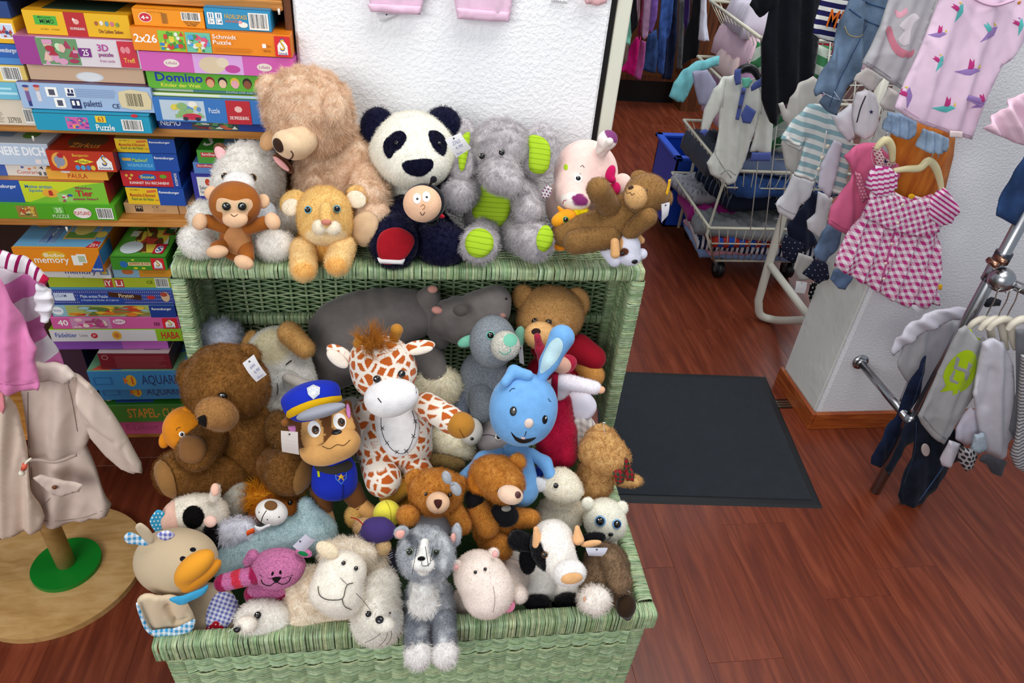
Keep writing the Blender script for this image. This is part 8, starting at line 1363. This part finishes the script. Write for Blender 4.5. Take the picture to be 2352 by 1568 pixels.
h = blob('head', [E(978, 1265, .77, 62, 54, 46), E(980, 1290, .755, 56, 42, 40)], GC2, t, k=.02, res=36, fur=MD, paint=[fr, fr2]); mz = blob('muzzle', [K((975, 1245, .735), (972, 1280, .72), 9, 13), E(962, 1295, .712, 16, 15, 13), E(982, 1297, .712, 16, 15, 13), E(972, 1308, .715, 14, 14, 12)], 'dedbd6', h, k=.008, fur=(3, 26, .2, .2, .8))
eye(h, 943, 1267, 7, 4, iris='5c6c50'); eye(h, 1001, 1268, 6, 4, iris='5c6c50'); dome('nose', mz, 968, 1283, 9, 5, '141214', mat=FELT, lift=.002); stitch('mouth', mz, [(968, 1290), (970, 1298), (980, 1298), (988, 1292)], 1.4, '241c1c', lift=.002)
m = MB(); [m.tube(spline([PY(a[0], a[1], .70), PY(b[0], b[1], .69)]), .0005, '16120f', 4) for a, b in (((960, 1245), (946, 1320)), ((977, 1255), (984, 1300)), ((1012, 1262), (988, 1290)), ((995, 1255), (988, 1288)))]; m.build('whiskers', SATIN, h)
[blob('ear', E(*a), c, h, res=20, fur=VS) for a, c in (((922, 1222, .785, 18, 15, 9, -20), GC2), ((919, 1226, .775, 11, 9, 6, -20), 'd39c92'), ((1048, 1228, .79, 12, 28, 9, 5), GC2), ((1040, 1236, .78, 6, 12, 6, 10), 'd39c92'))]
for a, b, c in (((955, 1420, .745), (958, 1480, .70), (960, 1502, .685)), ((1018, 1420, .745), (1020, 1478, .70), (1021, 1500, .685))): blob('leg', K(a, b, 26, 26), '767a82', t, fur=MD, paint=[fr]); blob('paw', E(c[0], c[1], c[2], 30, 32, 24), 'e0dcda', t, fur=LG)
t = toy('plush_white_hippo', 'pinkish white hippo soft toy with a pink tongue on the front rim', 1110, 1400, .76); WHP = 'd9cbc2'
h = blob('head', [E(1098, 1310, .785, 48, 42, 44), K((1100, 1330, .775), (1115, 1365, .755), 48, 52), E(1135, 1352, .76, 40, 42, 38)], WHP, t, k=.03, res=38, fur=(2.5, 28, .15, .15, .9)); [blob('ear', E(*a), WHP, h, res=20, fur=VS) for a in ((1049, 1298, .785, 14, 13, 9), (1134, 1270, .80, 13, 13, 9))]; [blob('inner_ear', E(*a), 'd8a09c', h, res=16) for a in ((1046, 1302, .772, 8, 7, 5), (1137, 1272, .785, 7, 8, 5))]
eye(h, 1092, 1314, 4, 1.5, gl=0); eye(h, 1114, 1307, 4, 1.5, gl=0); blob('body', [E(1170, 1330, .82, 42, 45, 40), K((1180, 1350, .79), (1192, 1365, .765), 22, 20)], WHP, t, k=.015, fur=VS); blob('tongue', E(1168, 1392, .745, 16, 14, 8, -30), 'd47c98', h); blob('body', E(1080, 1385, .80, 46, 40, 36), WHP, t, fur=VS); stitch('seam', h, [(1132, 1345), (1136, 1375), (1132, 1405)], 1.2, 'a8988e', lift=.0015)
t = toy('plush_cow', 'black and white cow soft toy with beige horns and a big white muzzle', 1260, 1400, .78); CW, CK = 'e0dbd5', '0d0c0f'
blob('body', [E(1238, 1330, .835, 40, 60, 42), E(1300, 1370, .82, 36, 40, 36)], CW, t, k=.02, fur=VS, paint=[(E(1250, 1400, .79, 60, 16, 60), CK, 3), (E(1190, 1300, .83, 20, 40, 60), CW, 3)])
h = blob('head', [K((1270, 1240, .815), (1295, 1300, .765), 46, 36), E(1262, 1262, .80, 42, 44, 40)], CW, t, k=.02, res=38, fur=VS, paint=[(E(1226, 1270, .80, 34, 52, 70, -12), CK, 2), (E(1345, 1245, .80, 26, 50, 70, 10), CK, 2)])
mz = blob('muzzle', E(1308, 1316, .728, 38, 31, 28, -8), 'e2dedb', h, fur=VS); patch('nose', mz, smoothpoly(ell(1313, 1327, 24, 12, -8, 12), 2), 'dba874', h=.0045, mat=PLUSH); eye(h, 1252, 1273, 6, 2.5, iris='70431c')
for a, b in (((1236, 1248, .80), (1231, 1214, .81)), ((1328, 1238, .80), (1326, 1212, .81))): blob('horn', K(a, b, 14, 6), 'dca878', h, res=22)
blob('ear', [K((1218, 1248, .825), (1190, 1240, .83), 20, 24), E(1212, 1285, .82, 20, 34, 14)], CK, h, fur=VS, k=.01); blob('ear', [E(1358, 1238, .81, 34, 15, 10, -12)], CK, h, fur=VS); blob('inner_ear', E(1358, 1248, .795, 25, 8, 6, -8), 'dba878', h, res=20)
for a in ((1235, 1385, .785, 32, 18, 22), (1305, 1378, .79, 32, 16, 20)): blob('hoof', E(*a), CK, t, fur=VS)
blob('rump', E(1185, 1258, .87, 26, 40, 30, 20), 'd6d2cc', t, fur=VS)
tagcard(t, [(1345, 1258), (1396, 1258), (1382, 1277), (1352, 1276)], .765, (), 'cfd0dc')
t = toy('plush_donkey', 'brown donkey soft toy with a white fluffy muzzle at the front right corner', 1390, 1370, .76); DN = '6b5642'; DF = (6, 28, .4, .5, 1.)
h = blob('head', [K((1385, 1290, .80), (1370, 1350, .765), 42, 38)], DN, t, fur=DF); blob('ear', [K((1402, 1285, .785), (1422, 1335, .755), 26, 28)], '705a45', h, fur=DF); mz = blob('muzzle', E(1366, 1378, .725, 37, 32, 28), 'e0d8d0', h, fur=(8, 24, .3, .4, 1.)); eye(h, 1368, 1342, 5, 4); dome('nostril', mz, 1346, 1375, 3, 6, 'd0987c', lift=.007, mat=PLUSH)
blob('leg', [K((1420, 1340, .78), (1428, 1375, .75), 22, 22)], DN, t, fur=DF); blob('hoof', [E(1438, 1392, .725, 23, 27, 18, 10), E(1441, 1410, .722, 12, 15, 10)], '2b1d12', t, k=.01); blob('body', E(1400, 1300, .84, 44, 50, 36), '6b5642', t, fur=DF); tagcard(t, [(1430, 1358), (1456, 1362), (1440, 1352), (1432, 1346)], .74, (), 'b8b0ac')
t = toy('green_bug_toy', 'lime green and purple soft toy wedged by the right rim beside the donkey', 1440, 1340, .83); b = blob('body', [E(1438, 1300, .86, 18, 26, 20), E(1445, 1345, .83, 16, 40, 22)], '74bc28', t, k=.015, paint=[(E(1447, 1333, .80, 18, 14, 50), '962c88', 1.5)]); stitch('seam', b, [(1434, 1290), (1440, 1304), (1447, 1312)], 2, '1c2810')
